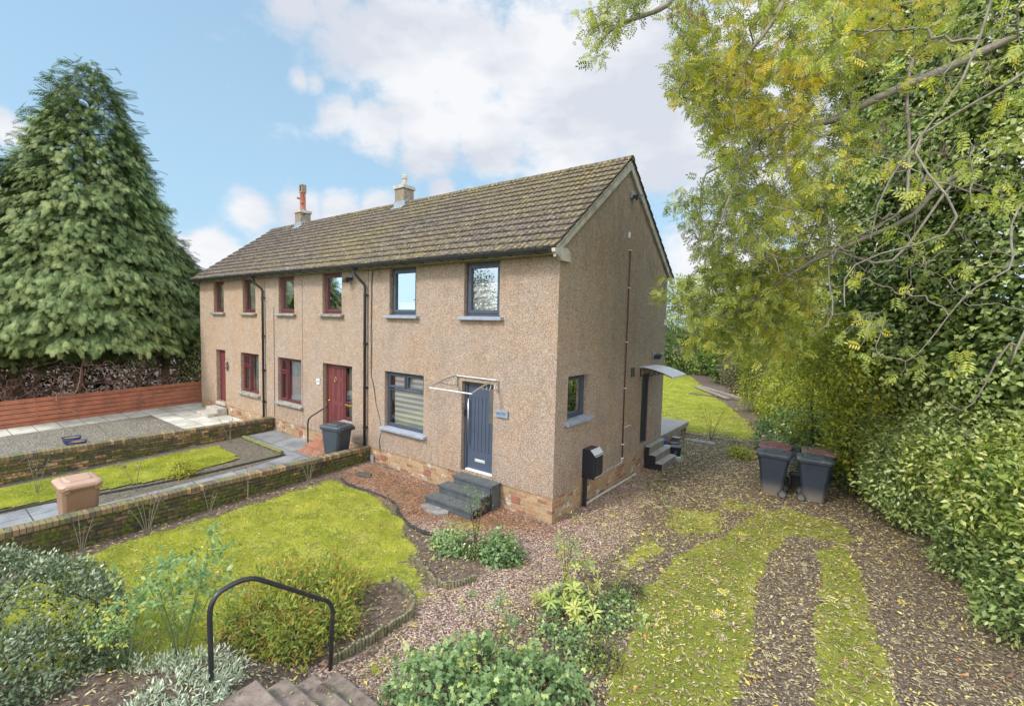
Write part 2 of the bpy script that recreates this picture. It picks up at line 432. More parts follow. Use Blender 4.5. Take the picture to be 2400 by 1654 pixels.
def mat_roof():
    m, t, p, o = mat_new('mossy_concrete_tiles'); g = G_(t)
    c = g.ramp(g.noise(7, 6, .6), [(.3, (.06, .048, .04)), (.5, (.115, .093, .078)), (.7, (.20, .168, .145))])
    vv = bw(g, g.voro(4.6, vec=g.obj((1.3, 1, 1))))
    c = g.mix(.55, c, g.ramp(vv, [(.2, (.65, .65, .68)), (.8, (1.4, 1.35, 1.25))]), 'MULTIPLY')
    # moss (heavier to the right and in bands), lichen flecks
    sp = g.n('ShaderNodeSeparateXYZ'); tcn = g.n('ShaderNodeTexCoord'); g.l(tcn.outputs['Object'], sp.inputs[0])
    region = g.math('ADD', g.math('MULTIPLY', g.step(sp.outputs['X'], -17, -6), .09), g.math('MULTIPLY', g.noise(.45, 4), .32))
    mn = g.noise(10, 8, .75, vec=g.obj((1.5, .7, .7)))
    mf = g.step(g.math('ADD', mn, region), .715, .81)
    mcol = g.ramp(g.noise(14, 5), [(.32, (.09, .068, .03)), (.5, (.19, .145, .05)), (.68, (.32, .26, .08))])
    c = g.mix(g.math('MULTIPLY', mf, .85), c, mcol)
    br = g.step(g.noise(12, 6, .7, vec=g.obj((1, .7, .7))), .56, .66)
    c = g.mix(g.math('MULTIPLY', br, .55), c, (.22, .13, .055))
    lf = g.step(g.noise(24, 6, .75, vec=g.obj((1.4, .7, .7))), .55, .62)
    c = g.mix(g.math('MULTIPLY', lf, .85), c, (.50, .47, .44))
    # rib shading painted into the colour as dark stripes, and each tile's own tone
    rib = g.math('FRACT', g.math('MULTIPLY', sp.outputs['X'], 1/.15)); gro = g.math('SUBTRACT', 1., g.step(g.math('ABSOLUTE', g.math('SUBTRACT', rib, .5)), .10, .30))
    c = g.mix(g.math('MULTIPLY', gro, g.math('ADD', g.math('MULTIPLY', g.noise(5, 5, .7), .9), .1)), c, (.26, .24, .20), 'MULTIPLY')
    g.l(c, p.inputs['Base Color']); p.inputs['Roughness'].default_value = .95; p.inputs['Specular IOR Level'].default_value = .15
    g.bump(g.noise(40, 6, .7), .8, .02, p)
    return m
M['roof'] = mat_roof()
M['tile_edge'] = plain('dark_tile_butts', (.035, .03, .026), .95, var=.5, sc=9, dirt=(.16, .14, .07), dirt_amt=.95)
M['concrete'] = plain('weathered_concrete', (.42, .385, .33), .9, var=.25, sc=5, bump=.4, dirt=(.16, .15, .11))
M['concrete_dark'] = plain('dark_concrete', (.13, .125, .12), .85, var=.3, sc=3, bump=.5, dirt=(.07, .07, .05), dirt_amt=.8)
M['sill_stone'] = plain('stone_sill', (.27, .26, .22), .9, var=.25, sc=8, bump=.4, dirt=(.09, .10, .06), dirt_amt=.8)
M['sill_grey'] = plain('painted_sill_grey', (.25, .275, .33), .65, var=.12, sc=7, dirt=(.15, .14, .12), dirt_amt=.4)
M['anth'] = plain('anthracite_frame', (.050, .062, .085), .38, var=.08, spec=.5)
M['anth_door'] = plain('slate_blue_door', (.055, .072, .11), .42, var=.06)
M['anth_dark'] = plain('dark_door', (.015, .018, .026), .35, var=.1)
M['maroon'] = plain('maroon_pvc', (.12, .028, .034), .4, var=.12)
M['maroon_door'] = plain('maroon_door_paint', (.15, .04, .042), .45, var=.1)
M['black'] = plain('black_plastic', (.018, .019, .023), .35, var=.2)
M['blackpaint'] = plain('chipped_black_paint', (.022, .023, .026), .33, var=.2, sc=9, dirt=(.12, .05, .03), dirt_amt=.35)
M['rubber'] = plain('rubber', (.045, .043, .042), .8, var=.15)
M['steel'] = plain('brushed_steel', (.55, .55, .55), .32, .9, var=.08)
M['alu'] = plain('aluminium', (.62, .62, .62), .45, .5, var=.08)
M['brass'] = plain('brass', (.55, .38, .12), .35, .8, var=.1)
M['white'] = plain('white_plastic', (.72, .72, .70), .5, var=.06)
M['lead'] = plain('lead_flashing', (.26, .29, .32), .6, .1, var=.15, sc=10)
M['dark_room'] = plain('room_dark', (.10, .095, .085), .9, var=.3, sc=2)
M['terracotta'] = plain('terracotta', (.34, .11, .07), .8, var=.2, sc=5, bump=.3, dirt=(.2, .16, .13))
M['airbrick'] = plain('terracotta_airbrick', (.28, .12, .08), .85, var=.2, sc=9)
M['redtile'] = mat_brick('red_step_tiles', [(.34,.16,.10), (.40,.20,.13), (.30,.14,.09), (.37,.18,.12)], (.20, .12, .09), .15, .15, bump=.3, white=.3, soot=.15)
M['decking'] = plain('grey_composite_deck', (.062, .072, .082), .7, var=.25, sc=5, bump=.3, dirt=(.10, .10, .06), dirt_amt=.5)
M['decking_top'] = plain('grey_deck_tread', (.085, .09, .09), .75, var=.35, sc=12, bump=.4, dirt=(.12, .115, .085), dirt_amt=.8)
M['deck_brown'] = plain('brown_grey_deck', (.20, .17, .145), .75, var=.2, sc=5, bump=.3, dirt=(.26, .2, .12), dirt_amt=.5)
M['deck_light'] = plain('pale_grey_deck', (.33, .30, .27), .75, var=.15, sc=5, bump=.3, dirt=(.33, .28, .18), dirt_amt=.5)
M['fence'] = plain('red_brown_fence_stain', (.36, .125, .065), .7, var=.22, sc=3, bump=.2, dirt=(.16, .06, .03), dirt_amt=.5)
M['wood'] = plain('weathered_timber', (.26, .22, .17), .85, var=.35, sc=9, bump=.5, dirt=(.1, .08, .06))
M['log'] = plain('treated_log', (.19, .17, .10), .9, var=.5, sc=14, bump=.7, dirt=(.06, .08, .025), dirt_amt=.8)
M['moss'] = plain('moss', (.17, .17, .05), .95, var=.5, sc=25, bump=.8, dirt=(.08, .07, .03))
M['edging_black'] = plain('black_edging', (.03, .028, .022), .9, var=.5, sc=14, bump=.7, dirt=(.09, .09, .03))
M['slate'] = plain('slate_slab', (.22, .20, .18), .8, var=.4, sc=7, bump=.7, dirt=(.16, .07, .05))
M['iron'] = plain('cast_iron_cover', (.07, .065, .055), .85, var=.4, sc=9, bump=.6, dirt=(.10, .12, .05))
M['bin_brown'] = plain('brown_bin_plastic', (.27, .155, .095), .5, var=.06, sc=2, dirt=(.34, .22, .15), dirt_amt=.4)
M['bin_lid_brown'] = plain('faded_brown_lid', (.40, .25, .175), .55, var=.08, sc=3, dirt=(.28, .2, .14))
def mat_bin(name, col, mud):
    m, t, p, o = mat_new(name); g = G_(t)
    c = g.ramp(g.noise(3, 5), [(.3, tuple(x*.85 for x in col)), (.7, tuple(x*1.2 for x in col))])
    sp = g.n('ShaderNodeSeparateXYZ'); tcn = g.n('ShaderNodeTexCoord'); g.l(tcn.outputs['Object'], sp.inputs[0])
    z = g.math('ADD', sp.outputs['Z'], g.math('MULTIPLY', g.math('SUBTRACT', g.noise(6, 6, .7), .5), .22))
    f = g.math('SUBTRACT', 1., g.step(z, .05, .42))
    c = g.mix(g.math('MULTIPLY', f, mud), c, (.22, .18, .14))
    c = g.mix(g.math('MULTIPLY', g.step(g.noise(60, 3), .64, .70), .35), c, (.3, .3, .3))
    g.l(c, p.inputs['Base Color']); p.inputs['Roughness'].default_value = .5
    return m
M['bin_grey'] = mat_bin('muddy_dark_bin_plastic', (.024, .034, .05), .75)
M['bin_grey2'] = mat_bin('dark_bin_plastic', (.036, .046, .058), 0.)
M['bin_lid'] = plain('grey_bin_lid', (.05, .06, .076), .5, var=.15, sc=6, dirt=(.3, .25, .18), dirt_amt=.6)
M['bin_lid_clean'] = plain('dark_bin_lid', (.05, .056, .066), .38, var=.1, sc=6)
M['lid_burg'] = plain('burgundy_lid', (.17, .055, .06), .5, var=.2, sc=6, dirt=(.28, .2, .12), dirt_amt=.8)
M['lid_rust'] = plain('brown_lid_leaves', (.19, .095, .07), .55, var=.2, sc=6, dirt=(.3, .24, .13), dirt_amt=.8)
M['blue_glaze'] = plain('blue_glaze', (.035, .06, .14), .25, var=.3, sc=9)
M['blue_plastic'] = plain('blue_plastic', (.05, .12, .28), .5, var=.1)
M['caddy_lid'] = plain('pale_green_lid', (.30, .37, .35), .5, var=.1)
M['green_box'] = plain('dark_green_plastic', (.08, .17, .14), .5, var=.1)
M['gravel_bits'] = plain('orange_plastic', (.45, .14, .05), .5)
def mat_slab(name, cols, mort, bwid, bhei, T='xy', damp=(.1, .1, .08), damp_amt=.4):
    m, t, p, o = mat_new(name); g = G_(t)
    br = g.n('ShaderNodeTexBrick'); g.l(g.obj(), br.inputs['Vector']); br.offset = 0.
    br.inputs['Scale'].default_value = 1; br.inputs['Brick Width'].default_value = bwid; br.inputs['Row Height'].default_value = bhei
    br.inputs['Mortar Size'].default_value = .012; br.inputs['Mortar Smooth'].default_value = .2
    br.inputs['Color1'].default_value = (0, 0, 0, 1); br.inputs['Color2'].default_value = (1, 1, 1, 1)
    c = g.ramp(bw(g, br.outputs['Color']), [(0, cols[0]), (.5, cols[1]), (1, cols[2])])
    c = g.mix(g.math('MULTIPLY', g.step(g.noise(1.3, 8, .7), .42, .66), damp_amt), c, damp)
    c = g.mix(.25, c, g.ramp(g.noise(30, 5, .7), [(.3, (.5, .5, .5)), (.7, (1.3, 1.3, 1.3))]), 'MULTIPLY')
    c = g.mix(br.outputs['Fac'], c, mort)
    g.l(c, p.inputs['Base Color']); p.inputs['Roughness'].default_value = .8
    g.bump(g.math('SUBTRACT', g.math('MULTIPLY', g.noise(20, 5), .3), br.outputs['Fac']), .4, .01, p)
    return m
M['slab_pale'] = mat_slab('pale_paving', [(.52,.50,.44), (.60,.58,.52), (.47,.46,.40)], (.13, .12, .07), .62, .62, damp=(.22, .22, .14), damp_amt=.6)
M['slab_dark'] = mat_slab('dark_paving', [(.22,.22,.225), (.26,.26,.26), (.19,.19,.195)], (.05, .05, .04), 1.4, .9, damp=(.10, .10, .10), damp_amt=.7)
def mat_gravel(name, cols, sc=55, big=.4):
    m, t, p, o = mat_new(name); g = G_(t)
    v = bw(g, g.voro(sc)); c = g.ramp(v, [(i/(len(cols)-1), x) for i, x in enumerate(cols)])
    d = g.voro(sc, out='Distance'); c = g.mix(g.step(d, .35, .75), c, tuple(x*.3 for x in cols[0]))
    c = g.mix(g.math('MULTIPLY', g.step(g.noise(1.2, 6, .65), .4, .7), big), c, (.65, .68, .55), 'MULTIPLY')
    g.l(c, p.inputs['Base Color']); p.inputs['Roughness'].default_value = .95
    g.bump(g.math('SUBTRACT', 1., d), 1., .02, p)
    return m
M['gravel_grey'] = mat_gravel('grey_gravel', [(.12,.10,.075), (.27,.235,.185), (.38,.335,.27), (.56,.51,.43)], 38)

def mat_ground():
    """one blended ground: attributes grass / grav / rust give the surface, shader noise frays the edges"""
    m, t, p, o = mat_new('garden_ground'); g = G_(t)
    e = g.math('MULTIPLY', g.math('SUBTRACT', g.noise(7, 8, .7), .5), 1.1)
    gr = g.step(g.math('ADD', g.attr('grass'), e), .42, .58)
    gv = g.step(g.math('ADD', g.attr('grav'), e), .40, .60)
    ru = g.attr('rust'); li = g.attr('litter')
    soil = g.ramp(g.noise(14, 8, .75), [(.3, (.055, .037, .028)), (.5, (.14, .10, .074)), (.7, (.28, .215, .165))])
    # gravel
    v = bw(g, g.voro(42)); d = g.voro(42, out='Distance')
    pink = g.ramp(v, [(.1, (.16, .085, .065)), (.35, (.36, .225, .175)), (.6, (.50, .335, .27)), (.9, (.80, .64, .56))])
    rust = g.ramp(v, [(.1, (.12, .055, .03)), (.4, (.27, .135, .075)), (.7, (.39, .21, .12)), (.95, (.56, .38, .26))])
    gc = g.mix(ru, pink, rust); gc = g.mix(g.math('MULTIPLY', g.step(d, .35, .8), .8), gc, (.04, .028, .02))
    gc = g.mix(g.math('MULTIPLY', g.step(g.noise(3.3, 7, .7), .52, .66), .5), gc, (.07, .055, .035))
    base = g.mix(gv, soil, gc)
    # leaf crumbs
    mpv = g.obj((1, 1, 1)); lv = g.n('ShaderNodeTexVoronoi'); lv.inputs['Scale'].default_value = 30; g.l(mpv, lv.inputs['Vector'])
    lc = g.ramp(bw(g, lv.outputs['Color']), [(.2, (.06, .045, .03)), (.45, (.20, .165, .095)), (.7, (.36, .32, .20)), (.9, (.50, .46, .30))])
    lf = g.math('MULTIPLY', g.math('LESS_THAN', lv.outputs['Distance'], .32), g.math('GREATER_THAN', g.math('ADD', bw(g, g.voro(30, out='Position')) , li), 1.2))
    lm = g.math('MULTIPLY', g.math('MULTIPLY', g.math('LESS_THAN', lv.outputs['Distance'], .42), li, clamp=True), g.step(g.noise(18, 4), .40, .5))
    base = g.mix(lm, base, lc)
    # grass / moss
    n1_ = g.noise(2.3, 7, .65); n2_ = g.noise(38, 7, .8)
    grc = g.ramp(n1_, [(.3, (.18, .205, .035)), (.5, (.32, .33, .05)), (.68, (.45, .42, .08))])
    grc = g.mix(.85, grc, g.ramp(n2_, [(.28, (.32, .36, .3)), (.5, (1, 1, 1)), (.72, (1.45, 1.4, 1.3))]), 'MULTIPLY'); grc = g.mix(g.math('MULTIPLY', g.step(g.noise(1.1, 6, .7), .50, .68), .55), grc, (.20, .165, .055)); grc = g.mix(g.math('MULTIPLY', g.step(g.noise(3.1, 6, .7), .56, .68), .5), grc, (.10, .145, .035))
    grn = g.attr('lush'); grc = g.mix(g.math('MULTIPLY', grn, .7), grc, g.mix(.85, (.15, .18, .03), g.ramp(n2_, [(.28, (.3, .36, .3)), (.72, (1.6, 1.5, 1.3))]), 'MULTIPLY'))
    base = g.mix(gr, base, grc)
    g.l(base, p.inputs['Base Color']); p.inputs['Roughness'].default_value = .95; p.inputs['Specular IOR Level'].default_value = .15
    h = g.math('ADD', g.math('MULTIPLY', g.math('SUBTRACT', 1., d), .5), n2_); g.bump(h, .9, .025, p)
    return m
M['ground'] = mat_ground()

# ================================================================== the terrace building
L, D, HW, BZ = 17.51, 6.17, 5.40, .516
RID_Z, EAVE_Z, EAVE_Y = 8.03, 5.47, -.27
RY = D/2
terrace = empty('terraced_house', (0, 0, 0))
tag(terrace, 'tan pebble-dashed two-storey terrace of three homes under one mossy tiled roof', 'house')

def wall_face(mb, x0, x1, z0, z1, holes, depth=.17):
    xs = sorted({x0, x1, *[h[0] for h in holes if x0 < h[0] < x1], *[h[1] for h in holes if x0 < h[1] < x1]})
    zs = sorted({z0, z1, *[h[2] for h in holes], *[h[3] for h in holes]}); zs = [z for z in zs if z0 <= z <= z1]
    for i in range(len(xs)-1):
        for j in range(len(zs)-1):
            cx, cz = (xs[i]+xs[i+1])/2, (zs[j]+zs[j+1])/2
            if any(h[0] < cx < h[1] and h[2] < cz < h[3] for h in holes): continue
            mb.quad((xs[i], 0, zs[j]), (xs[i+1], 0, zs[j]), (xs[i+1], 0, zs[j+1]), (xs[i], 0, zs[j+1]))
    for a, b, c, d in holes:
        e = max(c, z0)
        if not any(h[1] == a for h in holes): mb.quad((a, 0, e), (a, depth, e), (a, depth, d), (a, 0, d))
        nb = [h for h in holes if h[0] == b]; top = nb[0][2] if nb else d      # door and side light share one opening
        mb.quad((b, 0, e), (b, 0, top), (b, depth, top), (b, depth, e))
        mb.quad((a, 0, d), (a, depth, d), (b, depth, d), (b, 0, d))
        if c >= z0: mb.quad((a, 0, c), (b, 0, c), (b, depth, c), (a, depth, c))
WT, WB, LDT = 5.337, 4.128, 2.662
WA = [(-2.503, -1.471, WB, WT), (-5.132, -4.110, WB, WT)]
WBs = [(-8.275, -7.278, WB, WT), (-10.915, -9.908, WB, WT)]
WC = [(-13.564, -12.566, WB, WT), (-16.128, -15.175, WB, WT)]
LA, LB, LC_ = (-5.313, -3.799, 1.172, LDT), (-10.999, -9.505, 1.172, LDT), (-13.795, -12.371, 1.193, LDT)
DA, DB, DC = (-2.519, -1.583, .582, LDT), (-8.271, -7.36, .565, LDT), (-15.974, -15.131, .589, LDT)
SB = (-7.36, -6.763, 1.02, LDT)
XA, XB = -6.02, -11.86
mb = MB(); wall_face(mb, XA, 0, BZ, HW, WA+[LA, DA])
# gable wall of the end home
mg = MB(TG); GW, GD = (.468, 1.397, 2.006, 2.939), (4.479, 5.235, .70, 2.70)
wall_face(mg, 0, D, BZ, HW, [GW, GD], .2)
mg.tri((0, 0, HW), (D, 0, HW), (RY, 0, 7.86))
mb.v += mg.v; mb.f += [tuple(i+len(mb.v)-len(mg.v) for i in f) for f in mg.f]
MB().quad((0, D, 0), (XA, D, 0), (XA, D, HW), (0, D, HW)).build('rear_wall', M['harl_a'], terrace)
mb.build('wall', M['harl_a'], terrace)['label'] = 'tan pebble-dashed front and gable wall of the near end home'
mb = MB(); wall_face(mb, XB, XA-.012, BZ, HW, WBs+[LB, DB, SB]); MB().quad((XA, D, 0), (XB, D, 0), (XB, D, HW), (XA, D, HW)).build('rear_wall', M['harl_b'], terrace)
mb.build('wall', M['harl_b'], terrace)['label'] = 'paler pebble-dashed wall of the middle home'
mb = MB(); wall_face(mb, -L, XB-.012, BZ, HW, WC+[LC_, DC])
MB().quad((XB, D, 0), (-L, D, 0), (-L, D, HW), (XB, D, HW)).build('rear_wall', M['harl_c'], terrace); mb.quad((-L, D, 0), (-L, 0, 0), (-L, 0, HW), (-L, D, HW))
mb.tri((-L, 0, HW), (-L, RY, 7.86), (-L, D, HW))
mb.build('wall', M['harl_c'], terrace)['label'] = 'yellower pebble-dashed wall of the far end home'
# movement joints
for x in (XA-.006, XB-.006, -9.42):
    MB().box(x-.008, x+.008, -.006, .01, BZ, HW-.02).build('movement_joint', M['concrete_dark'], terrace)
# plinth
mb = MB(); holes = [(DA[0], DA[1], .0, BZ), (DC[0], DC[1], .0, BZ), (DB[0], DB[1], .0, BZ)]
def plinth(mb, x0, x1):
    mb.quad((x0, .018, -.3), (x1, .018, -.3), (x1, .018, BZ+.002), (x0, .018, BZ+.002))
edges = [0, *[h for d in (DA, DB, DC) for h in (d[1], d[0])], -L]
plinth(mb, -L, -.018)
mg = MB(TG); mg.quad((.018, .018, -.3), (D, .018, -.3), (D, .018, BZ+.002), (.018, .018, BZ+.002))
mb.v += mg.v; mb.f += [tuple(i+len(mb.v)-len(mg.v) for i in f) for f in mg.f]
mb.build('brick_plinth', M['brick_base'], terrace)
# bell-cast render lip just over the bricks
# ---- air bricks
def airbrick(x, z, T=T0):
    m_ = MB(T); w, h = .112, .074
    m_.box(x-w, x+w, .006, .03, z-h, z+h)
    for i in range(5):
        for j in range(3):
            m_.box(x-w+.022+i*.044, x-w+.044+i*.044, .000, .007, z-h+.02+j*.052, z-h+.05+j*.052)
    m_.build('air_brick', M['airbrick'], terrace)
for x, z in ((-5.38, .30), (-3.65, .27), (-.93, .27), (-9.58, .30), (-14.0, .33)): airbrick(x, z)
MB(TG).box(3.68, 3.88, -.03, .01, 2.68, 2.92).build('air_vent', M['iron'], terrace, bevel=.004)

# ---- windows
GLASS = mat_glass('window_glass'); GLASS_UP = mat_glass('window_glass_upper', refl=1.7); GLASS_S = mat_glass('window_glass_side', refl=1.9)
def mat_zebra():
    m, t, p, o = mat_new('striped_roller_blind'); g = G_(t)
    sp = g.n('ShaderNodeSeparateXYZ'); tcn = g.n('ShaderNodeTexCoord'); g.l(tcn.outputs['Object'], sp.inputs[0])
    w = g.math('FRACT', g.math('MULTIPLY', sp.outputs['Z'], 1/.135))
    f = g.math('MULTIPLY', g.step(w, .42, .5), g.math('SUBTRACT', 1., g.step(w, .93, 1.)))
    c = g.mix(f, (1., 1., .98), (.58, .55, .50))
    g.l(c, p.inputs['Base Color']); p.inputs['Roughness'].default_value = .8
    em = .0
    return m
M['zebra'] = mat_zebra()
M['net'] = plain('net_curtain', (.66, .70, .72), .9, var=.06, sc=3)
M['curtain'] = plain('striped_curtain', (.58, .54, .46), .9, var=.25, sc=12)
M['roller'] = plain('white_roller_blind', (.72, .74, .76), .8, var=.03)
M['curt_green'] = plain('pale_green_curtain', (.50, .60, .55), .9, var=.12, sc=5)
def frame_ring(m_, x0, x1, z0, z1, w, y0, y1, bot=None):
    b = bot or w
    m_.box(x0, x0+w, y0, y1, z0, z1); m_.box(x1-w, x1, y0, y1, z0, z1)
    m_.box(x0+w, x1-w, y0, y1, z1-w, z1); m_.box(x0+w, x1-w, y0, y1, z0, z0+b)
def window(box, lights, fm, sill_m, backing, T=T0, dep=.10, sill=(.11, .12, .075), sash_w=.055, glass=None, label=None, vent=True, fw=.055):
    """lights: list of (x0,x1,z0,z1,opening) fractions of the opening; backing: list of (name, material, x0,x1,z0,z1, folds)"""
    x0, x1, z0, z1 = box; glass = glass or GLASS
    m_ = MB(T); frame_ring(m_, x0+.002, x1-.002, z0+.02, z1-.002, fw, dep, dep+.075)
    W, H = x1-x0-2*fw, z1-z0-.13
    px = lambda f: x0+fw+f*W
    pz = lambda f: z0+.075+f*H
    used_x = {l[0] for l in lights if l[0] > 0}; 
    fo = m_.build('window', fm, terrace, bevel=.006)
    if label: fo['label'] = label
    ms = MB(T); mp_ = MB(T)
    for i, (a, b, c, d, op) in enumerate(lights):
        X0, X1, Z0, Z1 = px(a)+.002, px(b)-.002, pz(c)+.002, pz(d)-.002
        w = sash_w if op else min(.03, fw*.7); y = dep-(.018 if op else 0)
        s_ = MB(T); frame_ring(s_, X0, X1, Z0, Z1, w, y, dep+.06)
        if op and vent: s_.box((X0+X1)/2-.17, (X0+X1)/2+.17, y-.014, y, Z1-.040, Z1-.022)
        s_.build('sash' if op else 'fixed_light', fm, fo, bevel=.006)
        g_ = MB(T); g_.quad((X0+w-.004, dep+.03, Z0+w-.004), (X1-w+.004, dep+.03, Z0+w-.004), (X1-w+.004, dep+.03, Z1-w+.004), (X0+w-.004, dep+.03, Z1-w+.004))
        g_.build('pane', glass, fo)
    sp_, sw, sh = sill
    if sill_m: MB(T).prism([(-sp_, z0-sh), (-sp_, z0-.012), (dep, z0+.018), (dep, z0-sh)], 'x', x0-sw, x1+sw).build('sill', sill_m, fo, bevel=.008)
    for nm, bm_, a, b, c, d, folds in backing:
        X0, X1, Z0, Z1 = x0+.03+a*(x1-x0-.06), x0+.03+b*(x1-x0-.06), z0+.04+c*(z1-z0-.06), z0+.04+d*(z1-z0-.06)
        q = MB(T)
        if folds:
            n = 40; yy = dep+.16
            for k in range(n):
                ya = yy+.022*math.sin(k*folds/n*2*PI); yb = yy+.022*math.sin((k+1)*folds/n*2*PI)
                xa, xb = X0+(X1-X0)*k/n, X0+(X1-X0)*(k+1)/n
                q.quad((xa, ya, Z0), (xb, yb, Z0), (xb, yb, Z1), (xa, ya, Z1))
        else: q.quad((X0, dep+.13, Z0), (X1, dep+.13, Z0), (X1, dep+.13, Z1), (X0, dep+.13, Z1))
        q.build(nm, bm_, fo)
    # shallow dark room seen through the glass
    r = MB(T); a, b, c, d, y0, y1 = x0-.35, x1+.35, z0-.25, z1+.02, dep+.074, 1.8
    r.quad((a, y1, c), (b, y1, c), (b, y1, d), (a, y1, d)); r.quad((a, y0, c), (a, y1, c), (a, y1, d), (a, y0, d)); r.quad((b, y0, c), (b, y1, c), (b, y1, d), (b, y0, d))
    r.quad((a, y0, d), (b, y0, d), (b, y1, d), (a, y1, d)); r.quad((a, y0, c), (b, y0, c), (b, y1, c), (a, y1, c))
    r.build('room', M['dark_room'], fo)
    return fo
one = [(0, 1, 0, 1, True)]
for i, b in enumerate(WA):
    window(b, one, M['anth'], M['sill_grey'], [('blind', M['zebra'], .02, .98, 0, .62 if i == 0 else .26, 0)], glass=GLASS_UP, sash_w=.075,
           label='grey framed upstairs window with a half-lowered striped blind' if i == 0 else 'grey framed upstairs window with its blind almost raised')
window(LA, [(0, .49, .72, 1, True), (.51, 1, .72, 1, True), (0, 1, 0, .70, False)], M['anth'], M['sill_grey'], [('blind', M['zebra'], .08, .99, 0, 1, 0)],
       label='grey framed living room window with striped blind beside the grey front door')
for i, b in enumerate(WBs):
    window(b, one, M['maroon'], M['sill_stone'], [('blind', M['roller'], .02, .98, .52, 1, 0)] if i else [('blind', M['roller'], .02, .98, .93, 1, 0)], glass=GLASS_UP, sash_w=.07)
for i, b in enumerate(WC):
    window(b, one, M['maroon'], M['sill_stone'], [('curtain', M['curtain'], 0, .55, 0, 1, 6), ('curtain', M['curt_green'], .6, 1, 0, 1, 4)], sash_w=.06)
window(LB, [(0, .30, .70, 1, True), (0, .30, 0, .68, True), (.32, 1, 0, 1, False)], M['maroon'], M['sill_stone'], [('net_curtain', M['net'], .26, 1, 0, 1, 9), ('curtain', M['curtain'], 0, .12, 0, 1, 3)],
       label='maroon framed window with white net curtain in the middle home', vent=False, sash_w=.05)
window(LC_, [(0, .42, .70, 1, True), (0, .42, 0, .68, True), (.44, 1, 0, 1, False)], M['maroon'], M['sill_stone'], [('net_curtain', M['curt_green'], .45, 1, 0, 1, 8), ('curtain', M['curtain'], 0, .4, 0, 1, 5)],
       label='maroon framed window with pale green curtains in the far end home', vent=False, sash_w=.05)
window(GW, one, M['anth'], M['sill_grey'], [], T=TG, dep=.13, glass=GLASS_S, sash_w=.05, label='small grey framed gable window with clear dark glass', vent=False)
def mat_leaded():
    m = mat_glass('patterned_glass', (.5, .55, .5)); return m
window(SB, [(0, 1, .30, 1, False), (0, 1, 0, .24, False)], M['maroon'], M['sill_stone'], [('backing', M['curt_green'], 0, 1, 0, 1, 12)], dep=.13, sill=(.05, .03, .07), vent=False, fw=.045,
       label='maroon side light with patterned glass beside the maroon panelled door')
MB().box(SB[0]+.05, SB[1]-.05, .115, .139, 1.46, 1.52).build('letterbox', M['brass'], terrace, bevel=.006)

# ---- doors
# slate-blue boarded door of the near home
x0, x1, z0, z1 = DA
m_ = MB(); d0 = .10
m_.box(x0+.002, x0+.075, d0, d0+.09, z0, z1-.002); m_.box(x1-.05, x1-.002, d0, d0+.09, z0, z1-.002); m_.box(x0+.075, x1-.05, d0, d0+.09, z1-.075, z1-.002)
dA = m_.build('door_frame', M['anth'], terrace, bevel=.008)
dl = MB(); a, b = x0+.08, x1-.055
dl.box(a, b, d0+.05, d0+.09, z0+.05, z1-.08)
for q0, q1, zz0, zz1 in ((a, a+.10, z0+.05, z1-.08), (b-.05, b, z0+.05, z1-.08)): dl.box(q0, q1, d0+.036, d0+.05, zz0, zz1)
dl.box(a+.10, b-.05, d0+.036, d0+.05, z0+.05, z0+.48); dl.box(a+.10, b-.05, d0+.036, d0+.05, z1-.36, z1-.08)
n = 6; w = (b-.05-a-.10)/n
for i in range(n): dl.box(a+.10+i*w+.005, a+.10+(i+1)*w-.005, d0+.038, d0+.05, z0+.485, z1-.365)
door = dl.build('door', M['anth_door'], terrace, bevel=.003); door['label'] = 'slate blue boarded front door with a long steel bar handle'
h = MB(); h.tube([(a+.055, d0-.02, z0+.62), (a+.055, d0-.02, z0+1.68)], .014, 10)
for zz in (z0+.72, z0+1.58): h.tube([(a+.055, d0-.02, zz), (a+.055, d0+.04, zz)], .009, 8)
h.build('handle', M['steel'], door, smooth=True)
h = MB(); h.box(a+.24, a+.24+.30, d0+.026, d0+.040, z0+.235, z0+.305); h.box(a+.265, a+.515, d0+.020, d0+.028, z0+.25, z0+.29)
h.build('letterbox', M['alu'], door, bevel=.004)
MB().box(a, b, d0-.03, d0+.05, z0+.01, z0+.045).build('threshold', M['white'], terrace, bevel=.004)
MB().prism([(x0+.015, 1.83), (x0+.055, 1.83), (x0+.055, 2.0), (x0+.015, 2.0)], 'y', d0-.03, d0-.001).build('doorbell', M['black'], terrace, bevel=.008)
# maroon panelled door of the middle home
x0, x1, z0, z1 = DB
m_ = MB(); m_.box(x0+.002, x0+.06, .12, .2, z0, z1-.002); m_.box(x1-.052, x1-.002, .12, .2, z0, z1-.002); m_.box(x0+.06, x1-.052, .12, .2, z1-.06, z1-.002)
m_.build('door_frame', M['maroon'], terrace, bevel=.006)
a, b = x0+.064, x1-.055; dl = MB(); dl.box(a, b, .16, .2, z0+.02, z1-.065)
rows = [(z0+.22, z0+.86), (z0+.98, z0+1.60), (z0+1.70, z0+1.96)]
for r0, r1 in rows:
    for k in range(2):
        c0 = a+.13+k*((b-a-.26)/2+.02); c1 = c0+(b-a-.26)/2-.02
        frame_ring(dl, c0, c1, r0, r1, .018, .150, .161); dl.box(c0+.05, c1-.05, .151, .161, r0+.05, r1-.05)
door = dl.build('door', M['maroon_door'], terrace, bevel=.003); door['label'] = 'maroon panelled front door with brass ring knocker'
h = MB(); cx, cz = (a+b)/2, z0+1.62
h.tube([(cx+.05*math.cos(t_*PI/8), .135, cz+.07*math.sin(t_*PI/8)) for t_ in range(17)], .010, 6); h.build('knocker', M['brass'], door, smooth=True)
